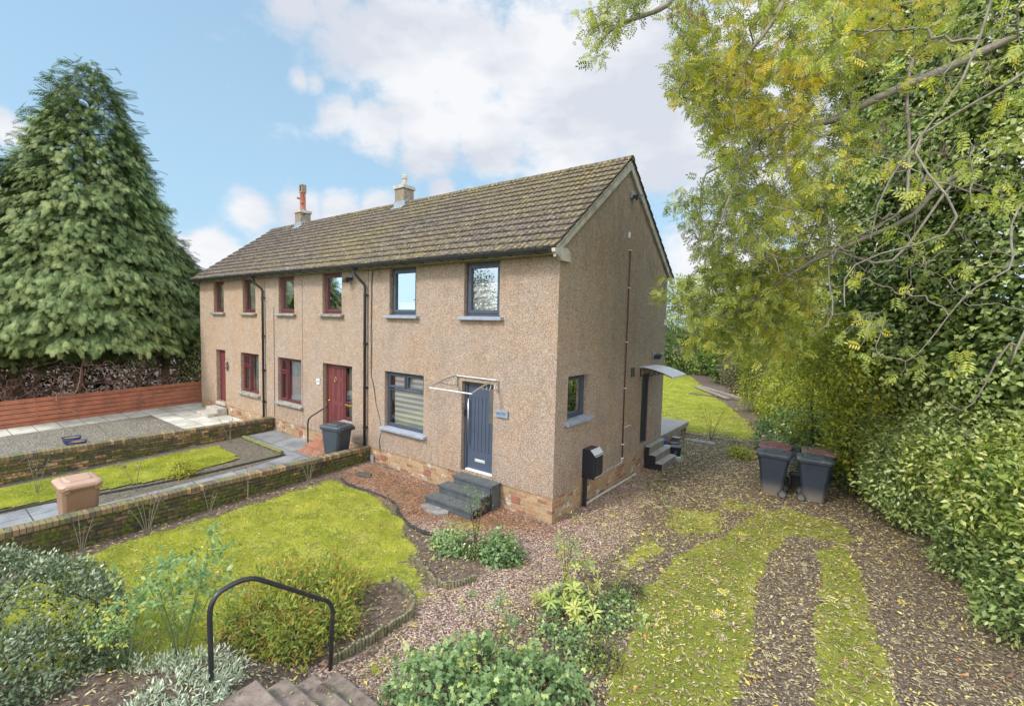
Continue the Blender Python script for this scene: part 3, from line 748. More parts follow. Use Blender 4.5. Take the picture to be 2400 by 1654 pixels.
h = MB(); h.lathe([(.001, -.0), (.03, .0), (.034, .02), (.02, .045), (.001, .05)], 0, 0, 12); h.v = [(a+.07+v[0], .16-v[2], z0+.95+v[1]) for v in h.v]; h.build('handle', M['brass'], door, smooth=True)
MB().box(x0+.066, x0+.078, .15, .158, z0+.02, z1-.07).build('weather_strip', M['brass'], terrace)
# far home's door, deep in its reveal
x0, x1, z0, z1 = DC
dl = MB(); dl.box(x0+.07, x1-.07, .15, .19, z0+.03, z1-.08); frame_ring(dl, x0+.17, x1-.17, z0+.2, z1-.2, .02, .14, .151)
door = dl.build('door', M['maroon_door'], terrace, bevel=.003); door['label'] = 'narrow-looking maroon front door of the far end home'
MB().box(x1-.16, x1-.12, .11, .15, z0+.93, z0+1.0).build('handle', M['brass'], door, bevel=.004)
m_ = MB(); m_.box(x0+.002, x0+.068, .13, .2, z0, z1-.002); m_.box(x1-.068, x1-.002, .13, .2, z0, z1-.002); m_.box(x0+.068, x1-.068, .13, .2, z1-.078, z1-.002); m_.build('door_frame', M['maroon'], terrace, bevel=.006)
MB().box(x0-.02, x1+.02, -.05, .13, z0-.13, z0-.002).build('door_step', M['concrete'], terrace, bevel=.01)
# gable door
x0, x1, z0, z1 = GD
dl = MB(TG); dl.box(x0+.06, x1-.06, .13, .17, z0+.03, z1-.07)
door = dl.build('door', M['anth_dark'], terrace, bevel=.003); door['label'] = 'near-black side door in the gable wall'
h = MB(TG); h.box(x0+.07, x0+.10, .105, .13, z0+.92, z0+1.12); h.box(x0+.08, x0+.20, .085, .105, z0+1.0, z0+1.025); h.build('handle', M['steel'], door, bevel=.003)
m_ = MB(TG); m_.box(x0+.002, x0+.058, .10, .18, z0, z1-.002); m_.box(x1-.058, x1-.002, .10, .18, z0, z1-.002); m_.box(x0+.058, x1-.058, .10, .18, z1-.068, z1-.002); m_.build('door_frame', M['anth'], terrace, bevel=.006)
# backs to the door openings so nothing is hollow
for (x0, x1, z0, z1), T in ((DA, T0), (DB, T0), (DC, T0), (GD, TG)):
    MB(T).box(x0-.05, x1+.05, .201, .23, z0-.1, z1+.05).build('door_backing', M['dark_room'], terrace)

# ---- roof: overlapping courses of ribbed tiles
NC = 14
def roof_side(name, sgn):
    Vs, Fs = [], []
    sl = math.hypot(RID_Z-EAVE_Z, RY-EAVE_Y); ux, uz = (RY-EAVE_Y)/sl, (RID_Z-EAVE_Z)/sl     # up-slope unit (y,z)
    X0, X1 = -L-.10, .085
    nx = int((X1-X0)/.052)+1; xs = np.linspace(X0, X1, nx)
    prof = np.abs(np.sin(xs/.30*PI*2))**.6*.024 - .012
    base = 0
    for k in range(NC):
        s0, s1 = sl*k/NC - .03, sl*(k+1)/NC + .012
        jit = (vnoise(xs*3.3, xs*0+k*3.1, 5)-.5)*.016 + (vnoise(xs*.5, xs*0+k*1.7, 9)-.5)*.03
        rows_ = []
        for (s, lift, j) in ((s0, -.012, 1), (s0-.004, .044, 1), ((s0+s1)/2, .030, .5), (s1, .000, 0)):
            y = EAVE_Y + (s+jit*j)*ux - (lift+prof)*uz; z = EAVE_Z + (s+jit*j)*uz + (lift+prof)*ux
            if lift < 0: y = EAVE_Y+(s+jit)*ux - (lift+prof*.4)*uz; z = EAVE_Z+(s+jit)*uz+(lift+prof*.4)*ux
            if sgn < 0: y = D - y
            rows_.append(np.stack([xs, y, z], 1))
        Vs += rows_
        for r in range(3):
            a = base + r*nx + np.arange(nx-1); q = np.stack([a, a+1, a+1+nx, a+nx], 1)
            Fs.append(q if sgn > 0 else q[:, ::-1])
        base += 4*nx
    o = arr_mesh(name, np.concatenate(Vs), np.concatenate(Fs), M['roof'], terrace)
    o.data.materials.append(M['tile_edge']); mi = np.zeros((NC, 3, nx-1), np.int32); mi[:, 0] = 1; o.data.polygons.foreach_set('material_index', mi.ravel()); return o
roof = roof_side('roof', 1); roof['label'] = 'front roof slope of ribbed brown-grey tiles thick with moss'
roof_side('roof', -1)['label'] = 'rear roof slope of ribbed tiles'
# under-sheet, a little below the tiles
mb = MB(); mb.quad((-L-.09, EAVE_Y+.03, EAVE_Z-.06), (.07, EAVE_Y+.03, EAVE_Z-.06), (.07, RY, RID_Z-.06), (-L-.09, RY, RID_Z-.06))
mb.quad((-L-.09, D-EAVE_Y-.03, EAVE_Z-.06), (.07, D-EAVE_Y-.03, EAVE_Z-.06), (.07, RY, RID_Z-.07), (-L-.09, RY, RID_Z-.07)); mb.build('roof_underlay', M['concrete_dark'], terrace)
# ridge tiles
mb = MB(); n = 40; Lr = (L+.2)/n
for i in range(n):
    a = -L-.11+i*Lr; dz = random.uniform(-.008, .008); r = .125
    pr_ = [(RY+r*math.cos(t_)*1.1, RID_Z-.045+dz+r*math.sin(t_)*.95) for t_ in [PI*j/7 for j in range(8)]]
    mb.prism(pr_, 'x', a+.003, a+Lr-.003)
mb.build('ridge_tiles', M['roof'], terrace)
# verge boards (concrete skews) on both gables, kneelers, soffit and fascia
sl_ = (RID_Z-EAVE_Z)/(RY-EAVE_Y)
for gx, nm in ((0, 1), (-L, -1)):
    mb = MB()
    a0, a1 = (gx+.002, gx+.06) if nm > 0 else (gx-.06, gx-.002)
    for s_ in (1, -1):
        yy = lambda y: y if s_ > 0 else D-y
        pts = [(yy(EAVE_Y+.02), EAVE_Z-.19), (yy(RY), RID_Z-.27), (yy(RY), RID_Z-.03), (yy(EAVE_Y+.02), EAVE_Z-.01)]
        mb.prism(pts, 'x', a0, a1)
    mb.build('verge_board', M['concrete'], terrace, bevel=.004)
MB().prism([(-.30, EAVE_Z-.03), (-.30, EAVE_Z-.10), (-.03, EAVE_Z-.24), (.30, EAVE_Z-.24), (.30, EAVE_Z-.04), (.10, EAVE_Z+.02)], 'x', -.01, .075).build('kneeler', M['concrete'], terrace, bevel=.006)
mb = MB(); mb.box(-L-.06, .0-.012, -.215, -.18, EAVE_Z-.13, EAVE_Z-.03); mb.box(-L-.06, -.012, -.18, .0, HW-.004, HW+.02); mb.build('fascia', M['sill_stone'], terrace)
mb = MB(); mb.box(-L-.06, .0, D, D+.2, HW-.004, HW+.02); mb.build('rear_soffit', M['sill_stone'], terrace)
# gutter: a real half-round channel
def gutter(x0, x1, yc, zc, r=.078):
    m_ = MB(); n = 9; outer = [(yc+r*math.cos(PI+PI*j/(n-1)), zc+r*math.sin(PI+PI*j/(n-1))) for j in range(n)]
    inner = [(yc+(r-.006)*math.cos(PI+PI*j/(n-1)), zc+(r-.006)*math.sin(PI+PI*j/(n-1))) for j in range(n)][::-1]
    m_.prism(outer+inner, 'x', x0, x1); m_.prism(outer, 'x', x1-.004, x1+.004); m_.prism(outer, 'x', x0-.004, x0+.004); return m_
gut = gutter(-L-.12, -.02, EAVE_Y-.055, EAVE_Z-.03).build('gutter', M['black'], terrace, smooth=False)
for i in range(27):
    x = -.35-i*.655; m_ = MB(); yc, zc, r = EAVE_Y-.055, EAVE_Z-.03, .086
    pr_ = [(yc+r*math.cos(PI*.93+PI*1.14*j/10), zc+r*math.sin(PI*.93+PI*1.14*j/10)) for j in range(11)] + [(yc+.05, zc-.0), (yc-.05, zc)]
    pr_ = [(yc+r*math.cos(PI+PI*j/10), zc+r*math.sin(PI+PI*j/10)+.0) for j in range(11)] + [(yc+.079, zc+.012), (yc-.079, zc+.012)]
    wd = .05 if i % 4 == 2 else .018
    m_.prism(pr_, 'x', x-wd, x+wd); m_.box(x-.012, x+.012, yc-.01, -.17, zc-.085, zc-.055); m_.build('bracket', M['black'], gut)
# downpipes with swan necks
for px_, xo in ((-6.08, -.16), (-11.88, -.22)):
    zc = EAVE_Z-.09; x = px_
    pts = [(x+xo, EAVE_Y-.035, zc+.03), (x+xo, EAVE_Y-.035, zc-.13), (x+xo+.03, EAVE_Y, zc-.20), (x-.02, -.10, zc-.42), (x, -.075, zc-.50), (x, -.075, zc-.62), (x, -.075, -.0 if px_ > -8 else .42)]
    dp = MB().tube(pts, .038, 12).build('downpipe', M['black'], terrace, smooth=True)
    MB().lathe([(.038, 0), (.062, .03), (.07, .09), (.07, .13)], x+xo, EAVE_Y-.035, 14, zc-.08).build('outlet', M['black'], dp, smooth=True)
    for zz in (4.62, 3.3, 2.1, 1.0):
        MB().lathe([(.039, 0), (.048, .004), (.048, .075), (.039, .08)], x, -.075, 14, zz).build('collar', M['black'], dp)
        MB().box(x-.07, x+.07, -.03, .002, zz+.025, zz+.055).build('pipe_clip', M['black'], dp)
# cables beside the downpipe
def cable(pts, r=.006, mat='black', name='cable'):
    return MB().tube(pts, r, 5).build(name, M[mat], terrace)
random.seed(3)
for dx, amp in ((.07, .012), (.10, .02)):
    pts = [(-5.75+dx*.2, -.15, 5.44), (-5.80, -.04, 5.33), (-5.93+dx, -.015, 5.10)] + [(-5.96+dx+random.uniform(-amp, amp), -.012, 4.9-i*.24) for i in range(11)]
    pts += [(-5.80+dx*.5, -.012, 2.2), (-5.66, -.012, 1.75), (-5.50, -.012, 1.35), (-5.42, -.012, 1.1), (-5.46, -.012, .9), (-5.52, -.012, .72), (-5.46, -.012, .42 if dx < .1 else .56)]
    cable(pts)
cable([(-5.78, -.03, 5.30), (-5.60, -.03, 5.36), (-5.50, -.03, 5.25), (-5.56, -.03, 5.12)], .005)
cable([(-11.22, -.015, 4.35), (-11.23, -.015, .25)], .007, name='conduit')
MB().box(-5.86, -5.74, -.05, .0, .12, .30).build('meter_cover', M['sill_grey'], terrace, bevel=.01)

# ---- chimneys
def chimney(cx, wx, wy, top, cap):
    b = MB(); b.box(cx-wx/2, cx+wx/2, RY-wy/2, RY+wy/2, 7.2, top); ch = b.build('chimney', M['harl_ch'], terrace, bevel=.01)
    MB().box(cx-wx/2-.045, cx+wx/2+.045, RY-wy/2-.045, RY+wy/2+.045, top+.001, top+cap).build('cap', M['concrete'], ch, bevel=.012)
    # lead apron stepped down the slope
    f = MB(); o = .06; yf = RY-wy/2
    zf = lambda y: EAVE_Z+(y-EAVE_Y)*sl_+.062
    f.quad((cx-wx/2-o, yf-.15, zf(yf-.15)), (cx+wx/2+o, yf-.15, zf(yf-.15)), (cx+wx/2+o, yf+.0, zf(yf)), (cx-wx/2-o, yf+.0, zf(yf)))
    f.quad((cx-wx/2-o, yf-.004, zf(yf)-.01), (cx+wx/2+o, yf-.004, zf(yf)-.01), (cx+wx/2+o, yf-.004, zf(yf)+.16), (cx-wx/2-o, yf-.004, zf(yf)+.16))
    for s_ in (-1, 1):
        xx = cx+s_*(wx/2+.004); x2 = cx+s_*(wx/2+.08)
        f.quad((xx, yf, zf(yf)), (xx, RY, zf(RY)), (xx, RY, zf(RY)+.12), (xx, yf, zf(yf)+.14))
        f.quad((xx, yf, zf(yf)), (x2, yf, zf(yf)), (x2, RY, zf(RY)), (xx, RY, zf(RY)))
    f.build('flashing', M['lead'], ch)
    return ch
ch1 = chimney(-14.92, .46, .46, 8.47, .12)
ch2 = chimney(-8.27, .46, .46, 8.50, .12)
p = MB(); cx, cy = -14.92, RY
p.lathe([(.14, 0), (.15, .0), (.145, .05), (.115, .10), (.12, .40), (.108, .72), (.12, .74), (.12, .80), (.10, .82)], cx, cy, 16, 8.60)
pot = p.build('chimney_pot', M['terracotta'], ch1, smooth=True); pot['label'] = 'tall red clay chimney pot with a slotted cowl'
c_ = MB()
c_.box(cx-.115, cx-.05, cy-.11, cy+.11, 9.38, 9.64); c_.box(cx+.05, cx+.115, cy-.11, cy+.11, 9.38, 9.64); c_.box(cx-.11, cx+.11, cy-.108, cy+.108, 9.64, 9.70); c_.box(cx-.112, cx+.112, cy-.108, cy+.108, 9.34, 9.38)
c_.build('cowl', M['harl_ch'], ch1, bevel=.012)
for dz, s_ in ((.52, -1), (.30, 1)):
    MB().tube([(cx+s_*.08, cy-.06, 8.6+dz), (cx+s_*.17, cy-.16, 8.62+dz)], .045, 10).build('vent_stub', M['terracotta'], ch1)
MB().tube([(-14.7, RY-.1, 8.40), (-14.5, RY-.1, 8.40)], .02, 8).build('pipe_stub', M['black'], ch1)
MB().lathe([(.085, 0), (.085, .22), (.07, .23), (.095, .25), (.095, .36), (.05, .40)], -8.27, RY, 14, 8.63).build('chimney_pot', M['concrete'], ch2)['label'] = 'short grey clay chimney pot'

# ---- canopies
def canopy(xa, xb, T, proj, zt, sheet=False, lab=None):
    """curved porch canopy: two scrolled brackets, front and rear rails, optional clear sheet"""
    n = 12; drop = .20; hh = .22
    arc = [(-proj*j/n, zt-drop*(j/n)**1.9) for j in range(n+1)]
    root = MB(T).tube([(xa-.03, -.03, zt), (xb+.03, -.03, zt)], .014, 6).build('canopy', M['alu'], terrace); root['label'] = lab
    MB(T).tube([(xa-.015, arc[-1][0], arc[-1][1]), (xb+.015, arc[-1][0], arc[-1][1])], .016, 6).build('front_rail', M['alu'], root)
    for x in (xa, xb):
        b_ = MB(T)
        b_.tube([(x, y, z) for y, z in arc], .016, 6)
        b_.box(x-.014, x+.014, -.022, -.001, zt-hh-.03, zt+.02)
        ln = .62*proj
        b_.tube([(x, -.02, zt-hh+.02), (x, -ln*.5, zt-hh+.02), (x, -ln, arc[int(.62*n)][1]-.04), (x, arc[9][0], arc[9][1]-.01)], .010, 6)
        for f in (.16, .32, .47, .6):
            y = -f*proj; zt_ = zt-drop*f**1.9
            b_.tube([(x, y, zt_), (x, y+.035, zt_-.07), (x, y-.005, zt-hh+.03+f*.05)], .008, 5)
        b_.build('canopy_bracket', M['black'] if sheet else M['steel'], root)
    if sheet:
        s_ = MB(T)
        for j in range(n):
            (y0, z0_), (y1, z1_) = arc[j], arc[j+1]
            s_.quad((xa-.05, y0, z0_+.02), (xb+.05, y0, z0_+.02), (xb+.05, y1, z1_+.02), (xa-.05, y1, z1_+.02))
            s_.quad((xa-.05, y0, z0_+.027), (xa-.05, y1, z1_+.027), (xb+.05, y1, z1_+.027), (xb+.05, y0, z0_+.027))
        s_.build('canopy_sheet', M['canopy_sheet'], root)
    else:
        pass
    return root
def mat_sheet():
    m, t, p, o = mat_new('frosted_polycarbonate'); g = G_(t)
    c = g.mix(g.math('MULTIPLY', g.step(g.noise(9, 7, .7), .55, .66), .5), (.95, .95, .96), (.35, .28, .2))
    g.l(c, p.inputs['Base Color']); p.inputs['Roughness'].default_value = .3; p.inputs['Specular IOR Level'].default_value = .4
    tr = g.n('ShaderNodeBsdfTranslucent'); tr.inputs['Color'].default_value = (.85, .85, .88, 1)
    x = g.n('ShaderNodeMixShader'); x.inputs[0].default_value = .35; g.l(p.outputs[0], x.inputs[1]); g.l(tr.outputs[0], x.inputs[2]); g.l(x.outputs[0], o.inputs['Surface'])
    return m
M['canopy_sheet'] = mat_sheet()
def front_canopy():
    cn = canopy(-2.66, -1.46, T0, .86, 2.77, False, 'skeletal steel door canopy with scrolled brackets over the slate blue door')
front_canopy()
canopy(4.32, 5.40, TG, .88, 2.88, True, 'frosted curved canopy over the side door')

# ---- plaques, lamps and small fittings on the walls
def text_mesh(body, size, mat, parent, T, x, y, z, name='lettering'):
    cu = bpy.data.curves.new('t', 'FONT'); cu.body = body; cu.size = size; cu.extrude = .002; cu.align_x = 'CENTER'; cu.align_y = 'CENTER'
    ob = bpy.data.objects.new('t', cu); C.objects.link(ob)
    bpy.context.view_layer.update()
    dg = bpy.context.evaluated_depsgraph_get(); me = bpy.data.meshes.new_from_object(ob.evaluated_get(dg)); bpy.data.objects.remove(ob)
    for v in me.vertices: v.co = Vector(T((x+v.co.x, y-v.co.z, z+v.co.y)))
    me.materials.clear(); me.materials.append(mat)
    o = bpy.data.objects.new(name, me); C.objects.link(o); o.parent = parent; return o
M['plaque'] = plain('slate_blue_plaque', (.22, .28, .36), .45, var=.08); M['ink'] = plain('ink', (.03, .04, .07), .6)
pq = MB().box(-1.475, -1.155, -.045, -.012, 1.985, 2.135).build('house_number_plaque', M['plaque'], terrace, bevel=.004); pq['label'] = 'slate blue house number plaque beside the slate blue door'
text_mesh('200', .075, M['ink'], pq, T0, -1.405, -.046, 2.062)
MB().box(-1.325, -1.320, -.048, -.044, 2.0, 2.12).build('divider', M['ink'], pq)
for i, (w, z) in enumerate(((.12, 2.092), (.10, 2.068), (.07, 2.044))): MB().box(-1.245-w/2, -1.245+w/2, -.0475, -.044, z-.004, z+.004).build('small_lettering', M['ink'], pq)
pq = MB().box(-8.58, -8.42, -.03, -.002, 1.98, 2.16).build('house_number_plaque', M['white'], terrace, bevel=.02); pq['label'] = 'small white house number plaque beside the maroon panelled door'
text_mesh('198', .075, M['ink'], pq, T0, -8.50, -.031, 2.07)
# wrought ornament by the far door
mb = MB()
for k in range(5):
    r = .05; a_ = k*2*PI/5; cx, cz = -14.90+.07*math.cos(a_), 2.06+.12*math.sin(a_)
    mb.tube([(cx+r*math.cos(t_*PI/5), -.03, cz+r*math.sin(t_*PI/5)) for t_ in range(11)], .012, 5)
mb.tube([(-14.90, -.03, 2.24), (-14.90, -.03, 1.86)], .014, 5); mb.build('wall_ornament', M['iron'], terrace)
def spot_lamp(x, z, T, d=1, name='security_lamp'):
    r = MB(T).box(x-.07, x+.07, -.05, -.001, z-.07, z+.09).build(name, M['sill_grey'], terrace, bevel=.015)
    MB(T).prism([(x-.11*d, z-.11), (x+.10*d, z-.03), (x+.13*d, z+.03), (x-.06*d, z+.00)], 'y', -.24, -.05).build('lamp_head', M['black'], r, bevel=.01)
    MB(T).tube([(x, -.05, z-.02), (x, -.12, z-.07), (x, -.14, z-.12)], .022, 8).build('sensor', M['black'], r)
    return r
spot_lamp(3.29, 7.20, TG)['label'] = 'black twin security lamp high in the gable'
spot_lamp(-6.80, 5.13, T0)['label'] = 'dark floodlight under the eaves of the middle home'
r = spot_lamp(5.24, 3.19, TG); r['label'] = 'small black camera above the side door'
MB(TG).box(5.25, 5.5, -.2, -.17, 3.22, 3.25).build('arm', M['steel'], r)
MB(TG).box(3.13, 3.2, -.05, -.001, 6.15, 6.30).build('aerial_bracket', M['alu'], terrace, bevel=.006)
MB(TG).box(6.0, 6.07, -.06, -.001, 4.05, 4.22).build('alarm_box', M['white'], terrace, bevel=.01)
M['pipe_maroon'] = plain('maroon_conduit', (.085, .035, .03), .6)
gp = MB(TG).tube([(3.30, -.022, 5.90), (3.29, -.022, 4.2), (3.27, -.022, 2.4), (3.30, -.022, .62)], .016, 8).build('pipe', M['pipe_maroon'], terrace, smooth=True); gp['label'] = 'thin maroon pipe running down the gable'
for z in (5.88, 4.95, 3.6, 2.43, .99, .63): MB(TG).box(3.25, 3.34, -.045, -.001, z-.012, z+.012).build('pipe_clip', M['white'], gp)
MB(TG).tube([(3.30, -.02, .62), (3.26, -.02, .53), (1.6, -.02, .50)], .011, 8).build('pipe', M['alu'], terrace)
MB(TG).tube([(3.32, -.02, 1.42), (3.75, -.02, 1.42)], .010, 8).build('pipe', M['alu'], terrace)
# meter box on the gable
mb = MB(TG); x0, x1 = 1.18, 1.60
mb.prism([(-.30, .66), (-.002, .66), (-.002, 1.30), (-.20, 1.30), (-.30, 1.20)], 'x', x0, x1)
bx = mb.build('meter_box', M['anth_dark'], terrace, bevel=.012); bx['label'] = 'dark meter box on the gable wall'
MB(TG).box(x0+.05, x1-.03, -.312, -.301, .72, 1.15).build('box_door', M['black'], bx, bevel=.004)
for z in (.70, 1.165): MB(TG).box(x0+.04, x1-.02, -.318, -.302, z-.009, z+.009).build('trim_strip', M['alu'], bx)
MB(TG).prism([(-.305, 1.195), (-.205, 1.305), (-.195, 1.30), (-.295, 1.185)], 'x', x0+.005, x1-.005).build('lid_edge', M['alu'], bx)
MB(TG).box(x0+.03, x0+.10, -.10, -.02, -.05, .66).build('meter_pipe', M['black'], bx, bevel=.01)

# ================================================================== the ground
LAWN = [(-5.35,-1.62), (-4.6,-1.35), (-4.0,-1.42), (-3.2,-1.55), (-2.6,-1.85), (-1.9,-2.15), (-1.35,-2.6), (-.95,-2.95), (-.75,-3.4), (-1.0,-3.8), (-1.5,-4.3), (-1.75,-5.2), (-1.25,-5.9), (-1.3,-6.6), (-1.9,-8.3), (-5.4,-8.8), (-5.45,-4.0)]
GRAVEL = [(-5.9,-.0), (-5.9,-.9), (-4.9,-1.35), (-4.2,-1.45), (-3.0,-1.45), (-2.4,-1.8), (-1.2,-1.95), (-.2,-1.7), (.1,-2.2), (-.1,-2.9), (-.6,-3.3), (.05,-3.7), (.15,-4.4), (.1,-5.1), (1.3,-5.1), (.95,-4.2), (1.1,-3.1), (1.25,-2.2), (1.35,-1.0), (1.5,.4), (1.05,2.2), (.55,4), (.3,7.5), (-1.2,8.5), (-1.2,6.2), (-.1,6.2), (0,0)]
RUST = [(-5.9,.1), (-5.9,-1.4), (-2.4,-1.8), (-.9,-1.2), (.1,-.35), (.0,0)]
STRIP1 = [(3.1,3.2), (2.75,1.6), (2.35,.2), (2.3,-1.2), (2.6,-2.4), (2.9,-3.6), (4.1,-3.6), (3.9,-2.0), (3.78,-.3), (3.62,1.4), (3.9,2.6), (4.9,3.0), (4.6,3.9), (3.6,4.1)]
STRIP2 = [(4.35,2.2), (4.45,1.0), (4.52,-.8), (4.62,-2.2), (4.7,-3.2), (5.5,-3.0), (5.28,-1.0), (5.12,.6), (4.98,1.9), (4.7,2.9)]
PATCH = [(1.6,1.0), (2.3,.6), (2.3,-.3), (2.0,-1.2), (1.5,-.6)]
PATCH5 = [(1.5,2.6), (2.6,2.9), (3.0,1.8), (2.3,.9), (1.7,1.2)]
PATCH6 = [(2.0,4.4), (3.2,4.0), (3.4,3.2), (2.4,3.0)]
PATCH2 = [(.2,-3.9), (.75,-4.4), (.6,-4.95), (.25,-4.8)]
PATCH3 = [(-1.9,-1.0), (-1.0,-.8), (-.6,-1.3), (-1.5,-1.6)]
PATCH4 = [(-1.2,-2.5), (-.2,-3.0), (.3,-2.9), (.1,-3.7), (-.5,-3.5), (-1.2,-3.5)]
BACKL = [(-24,9.9), (-.4,10.0), (.6,10.6), (1.9,10.4), (2.0,11.2), (1.15,13.8), (-.2,17), (-1.9,20.5), (-3.8,25), (-6.4,31.2), (-24,33)]
def zones(x, y):
    n = (fbm(x*1.6, y*1.6, 3)-.5)*.7 + (fbm(x*6, y*6, 8)-.5)*.22; n = n*(1+1.1*sst(1, 2.5, x))
    sd = lambda P: sdist(x, y, P)+n*.55
    soft = lambda P, w=.16: np.clip(.5-sd(P)/(2*w), 0, 1)
    gr = np.clip(.5-(sd(LAWN)+n*.5*sst(-3.2, -1.6, x))/.36, 0, 1)*(.72+.4*sst(.3, .5, fbm(x*2.2, y*2.2, 66))); holes = .62+.5*sst(.30, .50, fbm(x*3.6, y*3.6, 71)); sd2 = lambda P: sdist(x, y, P)+n*.16; s2 = lambda P, w=.10: np.clip(.5-sd2(P)/(2*w), 0, 1); gr = np.maximum(gr, s2(STRIP1)*np.clip(holes, 0, .95)); gr = np.maximum(gr, s2(STRIP2)*np.clip(holes, 0, .95))
    for P, a in ((PATCH, .62), (PATCH5, .6), (PATCH6, .55), (PATCH2, .7), (PATCH3, .5), (PATCH4, .62)): gr = np.maximum(gr, soft(P, .3)*a)
    gr = np.maximum(gr, soft(BACKL, .2))
    gv = soft(GRAVEL, .45)
    ru = np.clip(.5-(sdist(x, y, RUST)+n)/(1.0), 0, 1)
    li = np.clip(sst(-.1, 1.3, x+n+.10*np.clip(y, -3, 6))*(.65+.5*fbm(x*.8, y*.8, 21)), 0, 1)*(1-soft(LAWN))*(1-.93*soft(BACKL, .8))
    lush = soft(STRIP1, .4)+soft(STRIP2, .4)
    return gr, gv, ru, li, np.clip(lush, 0, 1)
def top_z(x, y, gr, amp=.02):
    z = hgt(x, y) + (fbm(x*2.2, y*2.2, 31)-.5)*amp*2 + (fbm(x*11, y*11, 33, 3)-.5)*amp*.7 + gr*.022
    return z - .05*np.clip(1-np.abs(x-(4.15+.02*y))/.4, 0, 1)*sst(3.5, 1.5, y)      # wheel ruts sit lower
def ground_sheet(x0, x1, y0, y1, step, mats, amp=.02, bumps=True):
    xs = np.arange(x0, x1+step/2, step); ys = np.arange(y0, y1+step/2, step)
    X_, Y_ = np.meshgrid(xs, ys); sh = X_.shape; x = X_.ravel(); y = Y_.ravel()
    gr, gv, ru, li, lu = zones(x, y)
    z = top_z(x, y, gr)
    Vv = np.stack([x, y, z], 1)
    nx = len(xs); ii = (np.arange(len(ys)-1)[:, None]*nx+np.arange(nx-1)[None]).ravel()
    F = np.stack([ii, ii+1, ii+1+nx, ii+nx], 1)
    cen = lambda a: a[F].mean(1)
    cg, cv, cl = cen(gr), cen(gv), cen(lu)
    kind = np.where(cg > .5, np.where(cen(y) > 9, 3, np.where(cl > .3, 2, 1)), np.where(cv > .5, 4, 0))
    names = {0: 'ground', 1: 'lawn', 2: 'mossy_drive', 3: 'back_lawn', 4: 'gravel_path'}
    res = {}
    for k, nm in names.items():
        Fk = F[kind == k]
        if not len(Fk): continue
        u, inv = np.unique(Fk, return_inverse=True)
        o = arr_mesh(nm, Vv[u], inv.reshape(-1, 4), M['ground'], attrs=dict(grass=gr[u], grav=gv[u], rust=ru[u], litter=li[u], lush=lu[u]), smooth=True)
        tag(o, kind='structure'); res[nm] = o
    return res
ground_sheet(-5.94, 9.0, -9.0, 9.6, .06, None)
ground_sheet(-24, 9.0, 9.6, 34.8, .20, None, amp=.03)
# coarse land to the horizon round about, a little lower
xs = np.concatenate([[-600, -300, -150, -80], np.arange(-50, 50, 2.), [80, 150, 300, 600]]); X_, Y_ = np.meshgrid(xs, xs); x = X_.ravel(); y = Y_.ravel()
inner = (x > -24) & (x < 9) & (y > -9) & (y < 34.8)
z = np.where(inner, -.5, hgt(x, y)-.03 + 0*x); z = np.where((y < -8.9) & (x < 9) & (x > -8), .9, z); z = np.where((x > 9), hgt(x, y)-.02, z)
nx = len(xs); ii = (np.arange(nx-1)[:, None]*nx+np.arange(nx-1)[None]).ravel()
o = arr_mesh('land', np.stack([x, y, z], 1), np.stack([ii, ii+1, ii+1+nx, ii+nx], 1), M['ground'], attrs=dict(grass=np.where(x < -17, 0., .75), grav=x*0, rust=x*0, litter=x*0, lush=x*0+1)); tag(o, kind='structure')

def slope_poly(name, poly, mat, dz, label=None, th=.05, kind='structure'):
    """flat sheet laid on the sloping ground of the neighbouring gardens"""
    mb = MB(); k = len(poly)
    zz = lambda p: float(hgt(min(p[0], -5.9), p[1]))+dz
    n = len(mb.v); mb.v += [(p[0], p[1], zz(p)) for p in poly]+[(p[0], p[1], zz(p)-th) for p in poly]
    mb.f.append(tuple(range(k))); mb.f.append(tuple(range(k, 2*k))[::-1])
    for i in range(k): j = (i+1) % k; mb.f.append((i, k+i, k+j, j))
    o = mb.build(name, mat); tag(o, label, kind=kind); return o
# middle garden
slope_poly('garden_soil', [(-5.94, .0), (-11.6, .0), (-11.6, -9.2), (-5.94, -9.2)], M['ground_soil'] if 'ground_soil' in M else plain('dark_soil', (.11, .088, .066), .95, var=.6, sc=16, bump=1., dirt=(.20, .19, .07), dirt_amt=.7), .0, th=.3)
# y=0..-9 lies on hgt; the path with its two arms
def strip(name, pts, mat, dz):
    return slope_poly(name, pts, mat, dz)
strip('footpath', [(-6.25, -9), (-8.85, -9), (-8.95, -5.9), (-8.0, -5.3), (-7.92, -2.2), (-8.15, -1.15), (-11.25, -1.05), (-11.25, -.02), (-6.25, -.02)], M['slab_dark'], .012)
def grass_sheet(name, poly, dz=.03, step=.08, lush=0.):
    px, py = [p[0] for p in poly], [p[1] for p in poly]
    xs = np.arange(min(px)-.1, max(px)+.1, step); ys = np.arange(min(py)-.1, max(py)+.1, step)
    X_, Y_ = np.meshgrid(xs, ys); x = X_.ravel(); y = Y_.ravel()
    z = hgt(np.minimum(x, -5.9), y)+dz+(fbm(x*2.2, y*2.2, 41)-.5)*.03
    nx = len(xs); ii = (np.arange(len(ys)-1)[:, None]*nx+np.arange(nx-1)[None]).ravel(); F = np.stack([ii, ii+1, ii+1+nx, ii+nx], 1)
    s_ = sdist(x, y, poly)+(fbm(x*5, y*5, 4)-.5)*.12; F = F[s_[F].mean(1) < 0]
    u, inv = np.unique(F, return_inverse=True); o_ = np.ones(len(u))
    o = arr_mesh(name, np.stack([x, y, z], 1)[u], inv.reshape(-1, 4), M['ground'], attrs=dict(grass=o_, grav=o_*0, rust=o_*0, litter=o_*0, lush=o_*lush), smooth=True); tag(o, kind='structure')
